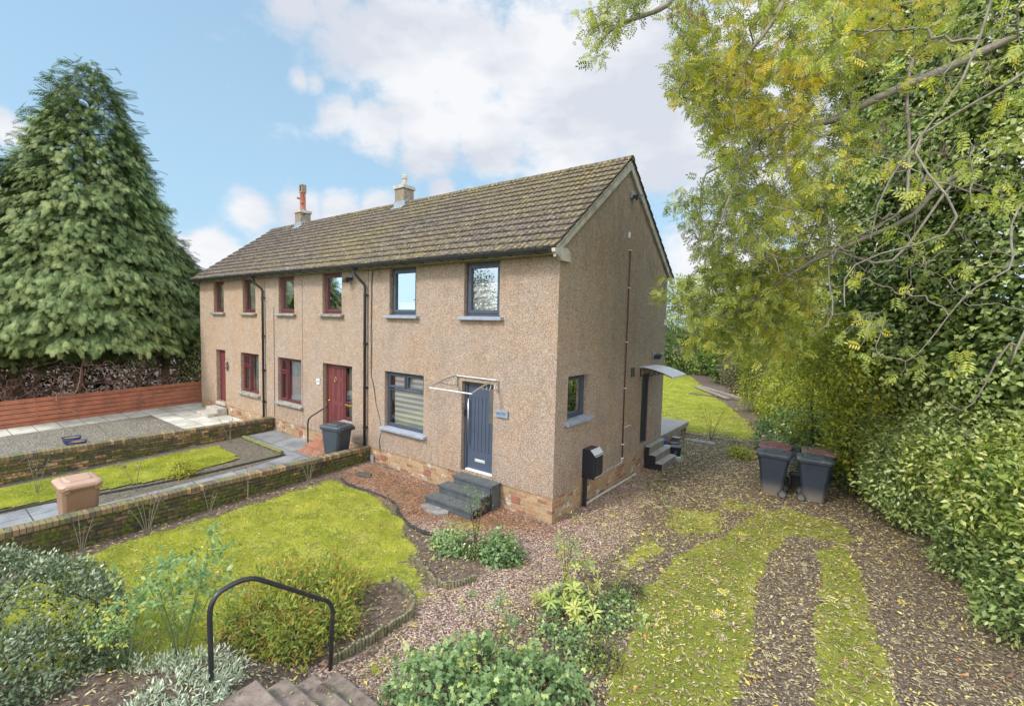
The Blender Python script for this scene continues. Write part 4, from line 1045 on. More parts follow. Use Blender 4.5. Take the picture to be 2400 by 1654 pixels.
LAWNB = [(-10.95,-9), (-10.85,-4.7), (-10.75,-2.0), (-8.86,-2.15), (-8.66,-3.96), (-8.98,-5.1), (-9.28,-6.6), (-9.4,-9)]
grass_sheet('neighbour_lawn', LAWNB, .03, lush=.25)
# far garden: gravel with pale slabs
slope_poly('gravel_bed', [(-11.55, .0), (-18.75, .0), (-18.75, -9.2), (-11.55, -9.2)], M['gravel_grey'], .0, th=.3)
slope_poly('pale_paving', [(-18.7, -9.1), (-17.35, -9.1), (-17.32, -1.85), (-13.5, -1.85), (-11.62, -1.85), (-11.62, -.02), (-18.7, -.02)], M['slab_pale'], .014)
slope_poly('side_paving', [(-18.7, -.02), (-17.53, -.02), (-17.53, 8), (-18.7, 8)], M['slab_pale'], .014)

# ---- garden walls
def garden_wall(name, x0, y0, x1, y1, top, label, wm, w=.23):
    """straight brick wall with a brick-on-edge coping, ends at (x0,y0) by the house and (x1,y1) by the street"""
    root = empty(name, (x0, y0, 0)); tag(root, label, 'garden wall')
    n = 60; v = []; 
    def ring(t, sag):
        x = x0+(x1-x0)*t; y = y0+(y1-y0)*t; zt = top+sag*.02; gz = -.35
        return x, y, zt, gz
    body, cap = MB(), MB(); rb, rc = [], []
    for i in range(n+1):
        t = i/n; x, y, zt, gz = ring(t, (vnoise(t*9, 1., 3)-.5)*1.6); dx = (vnoise(t*14, 5., 8)-.5)*.014
        x -= x0; y -= y0
        rb.append([(x-w/2+dx, y, gz), (x+w/2+dx, y, gz), (x+w/2+dx, y, zt-.10), (x-w/2+dx, y, zt-.10)])
        o_ = .012
        rc.append([(x-w/2-o_+dx, y, zt-.0985), (x+w/2+o_+dx, y, zt-.0985), (x+w/2+o_+dx, y, zt-.012), (x+w/2-.01+dx, y, zt), (x-w/2+.01+dx, y, zt), (x-w/2-o_+dx, y, zt-.012)])
    body.loft(rb).build('brickwork', wm, root); cap.loft(rc).build('coping', M['coping'], root)
    return root
def relz(root, top0, slope):     # let the wall top follow the falling ground
    for c in root.children:
        for v in c.data.vertices: v.co.z += slope*v.co.y
w1 = garden_wall('garden_wall', -6.03, -.02, -6.03, -10, .52, 'mossy dark brick garden wall between the near lawn and the middle garden', M['wall_brick'])
w2 = garden_wall('garden_wall', -11.42, -.02, -11.42, -10, .56, 'orange and black brick garden wall beside the grey gravel', M['wall_brick2'])
relz(w2, .56, .0)
# ---- red-brown fence
fence = empty('board_fence', (-18.8, 0, 0)); tag(fence, 'low red-brown horizontal board fence in front of the conifers', 'fence')
for i in range(6):
    zb = .02+i*.168+.05; mb = MB(); jx = random.uniform(-.004, .004)
    for k in range(-5, 3):
        y0, y1 = k*2.4+.004, k*2.4+2.396; s0, s1 = .03*max(-9, y0-0), .03*max(-9, y1)
        s0 = .030*y0 if y0 < 0 else 0; s1 = .030*y1 if y1 < 0 else 0
        a = (jx, y0, zb+s0); 
        n = len(mb.v)
        mb.v += [(jx, y0, zb+s0), (jx+.022, y0, zb+s0), (jx+.022, y1, zb+s1), (jx, y1, zb+s1), (jx, y0, zb+s0+.145), (jx+.022, y0, zb+s0+.145), (jx+.022, y1, zb+s1+.145), (jx, y1, zb+s1+.145)]
        mb.f += [tuple(n+i_ for i_ in q) for q in ((0,3,2,1),(4,5,6,7),(0,1,5,4),(1,2,6,5),(2,3,7,6),(3,0,4,7))]
    mb.build('board', M['fence'], fence, bevel=.003)
for k in range(-5, 4): MB().box(-.09, -.004, k*2.4-.04, k*2.4+.04, -.5, 1.0+min(0, .03*k*2.4)).build('post', M['fence'], fence)

# ---- steps and handrails
def plank(mb, x0, x1, y0, y1, z0, z1): mb.box(x0, x1, y0, y1, z0, z1)
st = empty('timber_steps', (-1.98, -.3, 0)); tag(st, 'dark grey timber steps with mossy treads up to the slate blue door', 'steps')
# three treads
specs = [(-.70, .66, -.02, .28, .56), (-.70, .62, -.30, .02, .38), (-.70, .62, -.62, -.28, .195)]   # x0,x1,y0,y1,top relative to the root
for i, (a, b, y0, y1, zt) in enumerate(specs):
    fr = MB(); xa = a+(.25 if i == 0 else .08 if i == 1 else 0)
    fr.box(xa, b, y0, y0+.03, (0 if i == 2 else specs[i+1][4]+.001) if True else 0, zt-.025); fr.box(xa, xa+.03, y0+.031, y1, 0, zt-.025); 
    fr.box(b-.03, b, y0+.031, y1-.001, 0, zt-.026)
    fr.build('riser', M['decking'], st, bevel=.004)
    t_ = MB(); n = 2; w = (y1-y0+.015)/n
    for k in range(n): t_.box(xa-.015, b+.015, y0-.018+k*w+.003, y0-.018+(k+1)*w-.003, zt-.0245, zt)
    t_.build('tread', M['decking_top'], st, bevel=.004)
    MB().box(xa-.016, b+.016, y0-.026, y0-.0185, zt-.05, zt+.003).build('nosing', M['decking'], st, bevel=.002)
MB().box(-1.98+.60-(-1.98)-.02+.0, .66, -.62, .28, 0, .001).build('side_panel', M['black'], st)
sp_ = MB(); sp_.prism([(-.625, -.02), (.285, -.02), (.285, .535), (-.02, .535), (-.02, .355), (-.30, .355), (-.30, .17), (-.625, .17)], 'x', .622, .645); sp_.build('side_panel', M['black'], st, bevel=.003)
# side door steps on the gable
gs = empty('composite_steps', (0, 4.9, 0)); tag(gs, 'brown-grey composite steps below the side door', 'steps')
# treads run along y, rising towards the wall
for i, (x0, x1, zt) in enumerate([(.022, .15, .64), (.15, .335, .43), (.335, .52, .22)]):
    MB().box(x0+.001, x1-.001, -.03, 1.14, 0, zt-.03).build('riser', M['deck_brown'], gs, bevel=.003)
    MB().box(x0, x1+.012, -.05, 1.16, zt-.0295, zt).build('tread', M['deck_light'], gs, bevel=.004)
    MB().box(x0+.001, x1-.001, -.042, -.031, 0, zt-.0305).build('side_panel', M['black'], gs)
# deck beyond the house
dk = empty('garden_deck', (-2, 8, 0)); tag(dk, 'low pale grey deck with brown skirt behind the gable corner', 'deck')
mb = MB()
for k in range(24): mb.box(-5.5, 1.66, -1.35+k*.15+.003, -1.35+(k+1)*.15-.003, .415, .44)
mb.build('deck_boards', M['deck_light'], dk)
mb = MB(); mb.box(1.62, 1.645, -1.35, 2.24, .26, .414); mb.box(1.60, 1.619, -1.35, 1.4, .0, .26); mb.box(-5.5, 1.61, -1.36, -1.352, 0, .414); mb.build('skirt', M['deck_brown'], dk)
mb = MB(); [mb.box(1.5, 1.59, y, y+.09, -.02, .414) for y in (-1.3, .2, 1.7, 2.1)]; mb.build('leg', M['deck_brown'], dk)
# concrete steps of the far home
cs = empty('concrete_steps', (-15.55, -.35, .1)); tag(cs, 'two worn concrete steps at the far maroon door', 'steps')
MB().box(-.55, .55, -.02, .34, -.15, .30).build('step', M['concrete'], cs, bevel=.02)
MB().box(-.55, .55, -.36, -.021, -.15, .145).build('step', M['concrete'], cs, bevel=.02)
# red tiled steps of the middle home
ts = empty('tiled_steps', (-7.75, -.35, .08)); tag(ts, 'red quarry tiled steps below the maroon panelled door', 'steps')
MB().box(-.55, .5, .06, .36, -.1, .36).build('step', M['redtile'], ts, bevel=.008)
MB().box(-.55, .5, -.20, .058, -.1, .22).build('step', M['redtile'], ts, bevel=.008)
MB().box(-.55, .5, -.44, -.202, -.1, .09).build('step', M['redtile'], ts, bevel=.008)
rail = MB().tube([(-8.42, -.40, .1), (-8.42, -.40, .86), (-8.40, -.385, .97), (-8.34, -.34, 1.06), (-8.20, -.24, 1.17), (-8.02, -.10, 1.33), (-7.96, -.02, 1.38)], .022, 10).build('handrail', M['blackpaint'], smooth=True)
tag(rail, 'bent black tube handrail at the red tiled steps', 'handrail')
# foreground rail and stone steps on the bank
def arc_pts(p0, c, p1, n=6):
    p0, c, p1 = map(Vector, (p0, c, p1)); return [tuple((1-t)**2*p0+2*t*(1-t)*c+t*t*p1) for t in [i/n for i in range(n+1)]]
X = .15
pts = [(X, -6.18, .2), (X, -6.19, 1.20)] + arc_pts((X, -6.19, 1.26), (X, -6.19, 1.45), (X, -6.06, 1.475)) + arc_pts((X, -5.98, 1.49), (X, -5.84, 1.50), (X, -5.74, 1.425)) + [(X, -5.45, 1.20)] + arc_pts((X, -5.03, .87), (X, -4.94, .80), (X, -4.945, .66)) + [(X, -4.98, -.1)]
fr_ = MB().tube(pts, .0235, 14).build('handrail', M['blackpaint'], smooth=True); tag(fr_, 'scuffed black tube handrail beside the stone garden steps', 'handrail')
ss = empty('stone_steps', (.35, -5.0, 0)); tag(ss, 'worn stone garden steps strewn with leaves, climbing from the gravel path', 'steps')
M['step_stone'] = plain('worn_step_stone', (.20, .15, .12), .9, var=.45, sc=7, bump=.9, dirt=(.10, .095, .045), dirt_amt=.7)
for k in range(4):
    z1 = .05+.15*(k+1)-.08; y0 = -.0-.29*k
    mb = MB(); w = 1.0
    for a, b in ((0.0, .86), (.865, 1.45)):
        mb.box(a, b, y0-(.33 if k < 3 else .75), y0, z1-.14, z1+random.uniform(-.004, .004))
    mb.build('step', M['step_stone'], ss, bevel=.018)

# ---- edgings
def log_roll(name, pts, label, top=.13, d=.045):
    root_pts = []; mb = MB(); 
    for i in range(len(pts)-1):
        a, b = Vector(pts[i]), Vector(pts[i+1]); Ln = (b-a).length; n = max(1, int(Ln/d))
        for k in range(n):
            p = a+(b-a)*(k+.5)/n; z = float(hgt(p.x, p.y)); h = top+random.uniform(-.02, .02)
            tx, ty = random.uniform(-.008, .008), random.uniform(-.008, .008)
            mb.tube([(p.x, p.y, z-.1), (p.x+tx, p.y+ty, z+h-.006), (p.x+tx, p.y+ty, z+h)], [d*.5, d*.5, d*.38], 8)
    o = mb.build(name, M['log']); tag(o, label, 'garden edging'); return o
log_roll('log_edging', [(-.75,-3.38), (-.35,-3.45), (0,-3.58), (.13,-3.78), (.12,-4.3), (.10,-4.95)], 'log roll edging round the spirea bed by the foreground handrail')
log_roll('log_edging', [(-1.0,-2.72), (-.55,-2.86), (-.2,-3.0), (.02,-2.95), (.12,-2.72), (.18,-2.5)], 'log roll edging round the point of the rose bed', top=.10)
mb = MB(); pts = [(-5.3,-1.30), (-4.9,-1.42), (-4.42,-1.40), (-3.85,-1.30), (-3.4,-1.32), (-3.13,-1.38), (-2.8,-1.6), (-2.49,-1.74), (-2.1,-1.88), (-1.7,-1.93), (-1.23,-1.84)]
mb.tube([(x, y, float(hgt(x, y))+.018+random.uniform(-.012, .014)) for x, y in pts], [random.uniform(.02, .042) for _ in pts], 7)
tag(mb.build('lawn_edging', M['edging_black']), 'rotten black edging strip between near lawn and gravel', 'garden edging')
mb = MB(); pts = [(-11.05+i*.13, -1.12-.003*i+random.uniform(-.012, .012)) for i in range(21)]
mb.tube([(x, y, float(hgt(x, y))+.05+random.uniform(-.008, .008)) for x, y in pts], [random.uniform(.045, .06) for _ in pts], 7)
tag(mb.build('mossy_log', M['moss']), 'mossy log edging across the middle garden bed', 'garden edging')
mb = MB(); pts = [(-8.25,-1.2), (-8.28,-2.2), (-8.33,-3.2), (-8.45,-4.2), (-8.7,-5.2), (-9.05,-6.2), (-9.2,-8)]
mb.tube([(x, y, float(hgt(x, y))+.015) for x, y in pts], .035, 6); tag(mb.build('path_kerb', M['edging_black']), 'thin dark kerb along the middle path', 'garden edging')
mb = MB(); mb.tube([(.04, 1.35, .03), (.05, 2.3, .035), (.06, 3.2, .03), (.07, 4.1, .03)], .03, 6); tag(mb.build('gable_edging', M['concrete']), 'pale strip of edging lying along the gable plinth', 'garden edging')
mb = MB()
for a, b in (((-.5, 9.95), (2.0, 10.25)),): mb.box(a[0], b[0], 9.95, 10.03, -.02, .06)
o = mb.build('timber_edging', M['wood'], bevel=.01); o.rotation_euler.z = .03; tag(o, 'timber edging between back lawn and leafy ground', 'garden edging')
tag(MB().box(-.1, .9, 8.9, 9.25, -.02, .04).build('paving_slab', M['slate'], bevel=.01), 'pale slab in the litter beyond the pots', 'paving slab')
# slab, manhole
def irregular(name, cx, cy, rx, ry, th, mat, label, cat, k=9, sd=1):
    random.seed(sd); mb = MB(); pr_ = [(cx+rx*math.cos(2*PI*i/k)*random.uniform(.85, 1.1), cy+ry*math.sin(2*PI*i/k)*random.uniform(.85, 1.1)) for i in range(k)]
    z = float(hgt(cx, cy)); mb.prism(pr_, 'z', z-.03, z+th); return tag(mb.build(name, mat, bevel=.006), label, cat)
irregular('stone_slab', -2.27, -1.03, .42, .20, .045, M['slate'], 'broken slate slab below the dark timber steps', 'stone slab', 8, 4)
irregular('manhole_cover', -5.08, -.80, .24, .17, .035, M['iron'], 'mossy black inspection cover in the rusty gravel', 'manhole cover', 12, 2)

# ---- wheelie bins
def wheelie(label, body, lid, loc, rz, lean=0, s=1., group=None, cat='wheelie bin'):
    """front of the bin faces -y locally; wheels and handle at +y"""
    root = empty('wheelie_bin', loc, rz); root.rotation_euler = (lean, 0, rz); root.scale = (s, s, s); tag(root, label, cat, group)
    def rr(hx, y0, y1, z, c=.05):
        return [(-hx+c, y0, z), (hx-c, y0, z), (hx, y0+c, z), (hx, y1-c, z), (hx-c, y1, z), (-hx+c, y1, z), (-hx, y1-c, z), (-hx, y0+c, z)]
    b = MB(); b.loft([rr(.225, -.22, .20, .02), rr(.228, -.225, .21, .10), rr(.262, -.315, .33, .90, .05), rr(.268, -.325, .34, .935, .05)])
    bo = b.build('body', body, root, bevel=.012)
    r = MB(); r.loft([rr(.285, -.345, .36, .925, .05), rr(.295, -.355, .37, .935, .05), rr(.295, -.355, .37, .975, .05)]); r.build('rim', body, root, bevel=.006)
    for x in (-.10, .10): MB().box(x-.008, x+.008, -.335, -.318, .78, .93).build('rib', M['black'], bo)
    l = MB(); l.loft([rr(.305, -.375, .37, .978, .06), rr(.305, -.38, .37, 1.005, .06), rr(.285, -.345, .35, 1.035, .07), rr(.235, -.26, .28, 1.055, .07)])
    l.loft([rr(.20, -.22, .22, 1.0555, .05), rr(.17, -.19, .19, 1.085, .05)])
    lo = l.build('lid', lid, root, bevel=.008)
    h = MB(); h.tube([(-.22, .37, .955), (-.22, .42, .985), (-.20, .44, .99), (.20, .44, .99), (.22, .42, .985), (.22, .37, .955)], .016, 8); h.box(-.27, -.17, .36, .40, .90, .97); h.box(.17, .27, .36, .40, .90, .97)
    h.build('handle', body, root)
    MB().tube([(-.26, .235, .10), (.26, .235, .10)], .012, 8).build('axle', M['steel'], root)
    for x in (-1, 1):
        w = MB(); prof = [(.035, -.025), (.088, -.025), (.1, -.015), (.1, .015), (.088, .025), (.035, .025)]
        w.lathe(prof, 0, 0, 22); w.v = [(x*.275+v[2], .235+v[0], .10+v[1]) for v in w.v]; wo = w.build('wheel', M['rubber'], root, smooth=False)
        hb = MB(); hb.lathe([(.02, -.03), (.06, -.030), (.066, -.026), (.066, .026), (.06, .03), (.02, .03)], 0, 0, 16); hb.v = [(x*.277+v[2], .235+v[0], .10+v[1]) for v in hb.v]; hb.build('hub', M['concrete_dark'], wo)
    f = MB(); f.box(-.09, .09, -.392, -.36, .985, 1.0); f.build('lid_grip', lid, lo)
    return root
g1 = 'wheelie bins parked by the shrubs'
wheelie('muddy dark grey wheelie bin, left one of the front pair by the shrubs', M['bin_grey'], M['bin_lid'], (3.20, 5.03, .0), math.radians(-88), group=g1)
wheelie('muddy dark grey wheelie bin, right one of the front pair by the shrubs', M['bin_grey'], M['bin_lid'], (4.02, 5.13, .0), math.radians(97), group=g1)
wheelie('burgundy lidded wheelie bin behind the left grey bin', M['bin_grey'], M['lid_burg'], (3.12, 5.80, .0), math.radians(-88), group=g1)
wheelie('brown lidded wheelie bin behind the right grey bin', M['bin_grey'], M['lid_rust'], (4.05, 5.88, .0), math.radians(97), group=g1)
wheelie('brown wheelie bin with faded lid on the middle path', M['bin_brown'], M['bin_lid_brown'], (-6.66, -5.88, float(hgt(-6.6, -5.9))+.0), math.radians(-90))
wheelie('dark grey wheelie bin standing by the red tiled steps', M['bin_grey2'], M['bin_lid_clean'], (-6.50, -.66, .11), math.radians(-78))

# ---- small pots and tubs by the side steps
cd = empty('food_caddy', (.36, 6.56, 0), .25); tag(cd, 'dark grey food waste caddy with pale green lid beside the composite steps', 'food caddy')
b = MB(); b.loft([[(-.12,-.12,0),(.12,-.12,0),(.12,.12,0),(-.12,.12,0)], [(-.16,-.16,.36),(.16,-.16,.36),(.16,.16,.36),(-.16,.16,.36)]]); b.build('body', M['anth_dark'], cd, bevel=.02)
b = MB(); b.loft([[(-.18,-.18,.36),(.18,-.18,.36),(.18,.18,.36),(-.18,.18,.36)], [(-.16,-.16,.40),(.16,-.16,.40),(.15,.15,.43),(-.15,.15,.43)]]); b.build('lid', M['caddy_lid'], cd, bevel=.012)
MB().tube([(-.17,0,.33),(-.2,-.05,.25),(-.2,-.12,.2)], .008, 6).build('handle', M['white'], cd)
MB().lathe([(.03,0),(.03,.003)],0,0,12).build('emblem', M['alu'], cd).location = (0,-.148,.22); cd.children[-1].rotation_euler = (PI/2+.1, 0, 0)
for i in range(3): MB().box(-.05+.0, .05, -.1435-.004*i*0-.004, -.139, .165-.014*i, .171-.014*i).build('lettering', M['alu'], cd) if i < 1 else None
def tub(name, loc, prof, mat, label, cat, rimmat=None, fill=None, handle=None, k=20, parts=()):
    r = empty(name, loc); tag(r, label, cat)
    n = len(prof); inner = [(max(.001, a-.01), z) for a, z in prof[::-1] if z > .03]
    MB().lathe([(.001, 0)]+prof+inner+[(.001, inner[-1][1])], 0, 0, k).build('tub', mat, r, smooth=False)
    if fill: MB().lathe([(.001, prof[-1][1]-.03), (prof[-1][0]-.012, prof[-1][1]-.03), (prof[-1][0]-.012, prof[-1][1]-.025), (.001, prof[-1][1]-.02)], 0, 0, k).build('soil', fill, r)
    if handle: MB().tube([(prof[-1][0]*math.cos(t*PI/10), prof[-1][0]*.3, prof[-1][1]-.02-.10*math.sin(t*PI/10)) for t in range(11)], .006, 6).build('handle', handle, r)
    return r
tub('round_tub', (.02, 6.86, 0), [(.14, .0), (.16, .03), (.16, .20), (.17, .21)], M['green_box'], 'low dark green tub with pale lid between steps and caddy', 'tub')
MB().lathe([(.001, .22), (.17, .215), (.16, .235), (.001, .245)], 0, 0, 20).build('lid', M['caddy_lid'], bpy.data.objects['round_tub'])
tub('bucket', (-.36, 7.45, 0), [(.13, 0), (.17, .26), (.18, .27)], M['blue_plastic'], 'blue bucket by the deck corner', 'bucket', handle=M['white'])
tub('plant_pot', (-.08, 7.95, 0), [(.11, 0), (.15, .27), (.17, .28), (.17, .32)], M['concrete_dark'], 'wide dark plant pot behind the food caddy', 'plant pot', fill=M['concrete'])
tub('plant_pot', (-.30, 7.95, 0), [(.07, 0), (.10, .16), (.11, .2)], M['gravel_bits'], 'small orange pot between bucket and dark pot', 'plant pot', fill=M['concrete_dark'])
tub('bucket', (.08, 7.3, 0), [(.12, 0), (.15, .26), (.16, .27)], M['black'], 'black bucket with white handle behind the caddy', 'bucket', handle=M['white'])
tub('plant_pot', (3.62, 5.95, 0), [(.12, 0), (.17, .3), (.19, .31), (.19, .35)], M['concrete_dark'], 'dark pot standing between the wheelie bins', 'plant pot', fill=M['concrete_dark'])
M['twig_rust'] = plain('dead_plant', (.20, .12, .08), .95, var=.4, sc=20, bump=1.)
tub('glazed_pot', (-14.52, -4.62, float(hgt(-14.5, -4.6))), [(.12, 0), (.18, .05), (.22, .16), (.20, .20), (.24, .22)], M['blue_glaze'], 'blue glazed pot with dead plant, rear of the pair on the grey gravel', 'plant pot', fill=M['twig_rust'])
tub('glazed_pot', (-13.95, -4.58, float(hgt(-14., -4.6))), [(.10, 0), (.16, .05), (.20, .14), (.18, .17), (.22, .19)], M['blue_glaze'], 'blue glazed pot nearest the brick wall on the grey gravel', 'plant pot', fill=M['twig_rust'])
# timbers heaped by the hedge
M['wood2'] = plain('dark_timber', (.14, .09, .06), .85, var=.3, sc=9)
for i, (x, y, a, ln, z, mm) in enumerate([(-2.5, 21.9, -.92, 4.6, .10, 'wood'), (-1.9, 21.8, -.82, 4.2, .16, 'wood'), (-2.55, 20.5, -.1, 1.6, .05, 'wood2'), (-1.3, 20.9, -.75, 2.6, .05, 'wood2')]):
    o = MB().box(-ln/2, ln/2, -.12, .12, 0, .09).build('timber_plank', M[mm], bevel=.01); o.location = (x, y, z-.05); o.rotation_euler = (.05*i, .01, a)
    tag(o, ['long pale plank on the heap beside the back lawn, nearest the grass', 'long pale plank on the heap beside the back lawn, nearest the hedge', 'short brown board at the near end of the timber heap', 'dark board beneath the timber heap by the hedge'][i], 'plank', 'timbers heaped by the back lawn')

# ================================================================== vegetation
def norm(a): return a/(np.linalg.norm(a, axis=1, keepdims=True)+1e-9)
def rdir(n, r=None):
    r = r or rng; return norm(r.normal(size=(n, 3)))
LEAF = (np.array([(0,0,0), (-.24,.42,.05), (0,1,-.05), (.24,.42,.05)], float), np.array([(0,3,2,1)]))
NLEAF = (np.array([(0,0,0), (-.14,.4,.03), (0,1,-.08), (.14,.4,.03)], float), np.array([(0,3,2,1)]))
ROUND = (np.array([(0,0,0), (-.42,.30,.06), (-.30,.78,.0), (0,1.05,-.10), (.30,.78,.0), (.42,.30,.06), (0,.5,-.05)], float), np.array([(0,6,2,1), (6,3,2,2), (0,5,4,6), (6,4,3,3)]))
IVY = (np.array([(0,0,0), (-.48,.12,.04), (-.30,.62,.02), (0,1,-.12), (.30,.62,.02), (.48,.12,.04)], float), np.array([(0,3,2,1), (0,5,4,3)]))
def mk_ash(nl=9):
    v, f = [], []
    v += [(-.006,0,0), (.006,0,0), (.004,1,-.10), (-.004,1,-.10)]; f.append((0,1,2,3))
    for i in range(nl):
        if i == nl-1: b, a = (0, .86, -.08), 0.
        else:
            k = i//2; sd_ = 1 if i % 2 else -1; t = .22+.17*k; b = (0, t, -.1*t*t); a = sd_*math.radians(62)
        L_ = .36 if i < nl-1 else .34; w = .062
        d = np.array([math.sin(a), math.cos(a), -.25]); s_ = np.array([math.cos(a), -math.sin(a), 0]); b = np.array(b)
        n0 = len(v); v += [tuple(b), tuple(b+d*L_*.45-s_*w), tuple(b+d*L_), tuple(b+d*L_*.45+s_*w)]; f.append((n0, n0+3, n0+2, n0+1))
    return np.array(v, float), np.array(f)
ASH = mk_ash()
def mk_fern(n=5):                  # flat drooping conifer spray with narrow feathery branchlets
    v, f = [(-.018,0,0), (.018,0,0), (.010,1,-.34), (-.010,1,-.34)], [(0,1,2,3)]
    for i in range(n):
        t = .12+.86*i/n
        for sd_ in (-1, 1):
            L_ = .40*(1-t)**.5+.12; a = sd_*math.radians(40); b = np.array((0, t, -.34*t*t)); d = np.array([math.sin(a), math.cos(a), -.30-.35*t]); s_ = np.array([math.cos(a), -math.sin(a), 0])
            n0 = len(v); w = .034; v += [tuple(b-s_*w*.5), tuple(b+d*L_*.45-s_*w), tuple(b+d*L_), tuple(b+d*L_*.45+s_*w)]; f.append((n0, n0+3, n0+2, n0+1))
    return np.array(v, float), np.array(f)
FERN = mk_fern()
PALM = None
def mk_palm():
    v, f = [(0,0,0)], []
    for i in range(5):
        a = math.radians(-88+44*i); d = np.array([math.sin(a), math.cos(a), 0]); s_ = np.array([math.cos(a), -math.sin(a), 0]); L_ = .5+.1*(2-abs(i-2)); c = np.array([0, .45, 0])
        n0 = len(v); v += [tuple(c), tuple(c+d*L_*.6-s_*.17+np.array([0,0,.03])), tuple(c+d*L_+np.array([0,0,-.06])), tuple(c+d*L_*.6+s_*.17+np.array([0,0,.03]))]; f.append((n0, n0+3, n0+2, n0+1))
    return np.array(v, float), np.array(f)
PALM = mk_palm()
def mk_rosette(n=7):
    v, f = [], []
    for i in range(n):
        a = 2*PI*i/n+.2*(i % 2); up = .30+.25*(i % 3)/2; d = np.array([math.sin(a), math.cos(a), up]); s_ = np.array([math.cos(a), -math.sin(a), 0])
        n0 = len(v); v += [(0,0,0), tuple(d*.5-s_*.13+np.array([0,0,.04])), tuple(d*1-np.array([0,0,.22])), tuple(d*.5+s_*.13+np.array([0,0,.04]))]; f.append((n0, n0+3, n0+2, n0+1))
    return np.array(v, float), np.array(f)
ROSETTE = mk_rosette()

def place(tpl, P, Dv, Nv, S_, tint):
    tv, tf = tpl; n = len(P)
    Dv = norm(Dv); side = norm(np.cross(Dv, Nv)); Nn = np.cross(side, Dv); S_ = np.broadcast_to(np.asarray(S_, float), (n,))
    V = P[:, None] + S_[:, None, None]*(tv[None, :, 0, None]*side[:, None] + tv[None, :, 1, None]*Dv[:, None] + tv[None, :, 2, None]*Nn[:, None])
    F = tf[None]+(np.arange(n)*len(tv))[:, None, None]
    return V.reshape(-1, 3), F.reshape(-1, tf.shape[1]), np.repeat(np.broadcast_to(tint, (n,)), len(tv))
def join(parts):
    V, F, T_, o_ = [], [], [], 0
    for v, f, t in parts: V.append(v); F.append(f+o_); T_.append(t); o_ += len(v)
    return np.concatenate(V), np.concatenate(F), np.concatenate(T_)
def foliage(name, parts, mat, parent=None):
    v, f, t = join(parts)
    return arr_mesh(name, v, f, mat, parent, tint=t)
def segs_mesh(name, A, B, ra, rb, mat, parent=None, k=4, tint=None):
    A, B = np.asarray(A, float), np.asarray(B, float); n = len(A); t = norm(B-A)
    ref = np.where(np.abs(t[:, 2:3]) < .9, np.array([[0, 0, 1.]]), np.array([[1., 0, 0]])); u = norm(np.cross(t, ref)); w = np.cross(t, u)
    th = np.arange(k)*2*PI/k; c = np.cos(th)[None, :, None]*u[:, None]+np.sin(th)[None, :, None]*w[:, None]
    ra = np.broadcast_to(ra, (n,)); rb = np.broadcast_to(rb, (n,))
    V = np.concatenate([A[:, None]+c*ra[:, None, None], B[:, None]+c*rb[:, None, None]], 1).reshape(-1, 3)
    j = np.arange(k); q = np.stack([j, (j+1) % k, (j+1) % k+k, j+k], 1); F = (q[None]+(np.arange(n)*2*k)[:, None, None]).reshape(-1, 4)
    return arr_mesh(name, V, F, mat, parent, smooth=True)
def grow(limbs, targets, r_tip=.004, r_pow=.42, jit=.12, droop=.0, rmax=.1, r=None, sub=3, wob=0.):
    """limbs: list of (polyline, r0, r1). Twigs run from the nearest wood to every target. Returns segment arrays."""
    r = r or rng; nodes, par = [], []
    rad0 = {}
    for li_, (pl_, r0, r1) in enumerate(limbs):
        prev = -1; pl_ = np.asarray(pl_, float)
        # smooth resample
        m_ = len(pl_); ts = np.linspace(0, m_-1, (m_-1)*5+1); P = np.empty((len(ts), 3))
        for i, t in enumerate(ts):
            k = min(int(t), m_-2); f = t-k; p0, p1, p2, p3 = pl_[max(k-1, 0)], pl_[k], pl_[k+1], pl_[min(k+2, m_-1)]
            P[i] = .5*((2*p1)+(-p0+p2)*f+(2*p0-5*p1+4*p2-p3)*f*f+(-p0+3*p1-3*p2+p3)*f**3)
        Lt = np.linalg.norm(pl_[-1]-pl_[0])
        if wob and Lt > .8:      # natural crookedness
            s_ = np.arange(len(P)); w_ = np.sin(PI*np.clip(s_/(len(P)-1.), 0, 1))*wob
            P = P + np.stack([vnoise(s_*.22, s_*0+li_*7., q_)-.5 for q_ in (1, 2, 3)], 1)*w_[:, None]
        for i, p in enumerate(P):
            nodes.append(p); par.append(prev); prev = len(nodes)-1; rad0[prev] = r0+(r1-r0)*i/(len(P)-1)
    nl = len(nodes); arr = np.zeros((nl+len(targets)*sub+5, 3)); arr[:nl] = nodes; cnt = nl; par = list(par)
    targets = np.asarray(targets, float)
    d0 = np.array([np.min(((arr[:nl]-t)**2).sum(1)) for t in targets]); order = np.argsort(d0)
    for i in order:
        t = targets[i]; d = ((arr[:cnt]-t)**2).sum(1); j = int(np.argmin(d)); Ln = math.sqrt(d[j]); b = arr[j].copy(); prev = j
        for s_ in range(1, sub+1):
            f = s_/sub; p = b+(t-b)*f
            if s_ < sub: p = p + r.normal(size=3)*jit*Ln*.5 + np.array([0, 0, droop*Ln*4*f*(1-f)])
            arr[cnt] = p; par.append(prev); prev = cnt; cnt += 1
    w = np.zeros(cnt)
    w[nl:] = 1./sub
    for i in range(cnt-1, nl-1, -1):
        if par[i] >= nl: w[par[i]] += w[i]
    A, B, ra, rb = [], [], [], []
    rr = lambda i: rad0[i] if i < nl else min(rmax, r_tip*max(1., w[i])**r_pow)
    for i in range(cnt):
        p = par[i]
        if p < 0: continue
        A.append(arr[p]); B.append(arr[i]); b_ = rr(i); a_ = rr(p) if (p >= nl or i < nl) else min(rr(p), b_*1.15); ra.append(a_); rb.append(b_)
    return np.array(A), np.array(B), np.array(ra), np.array(rb)

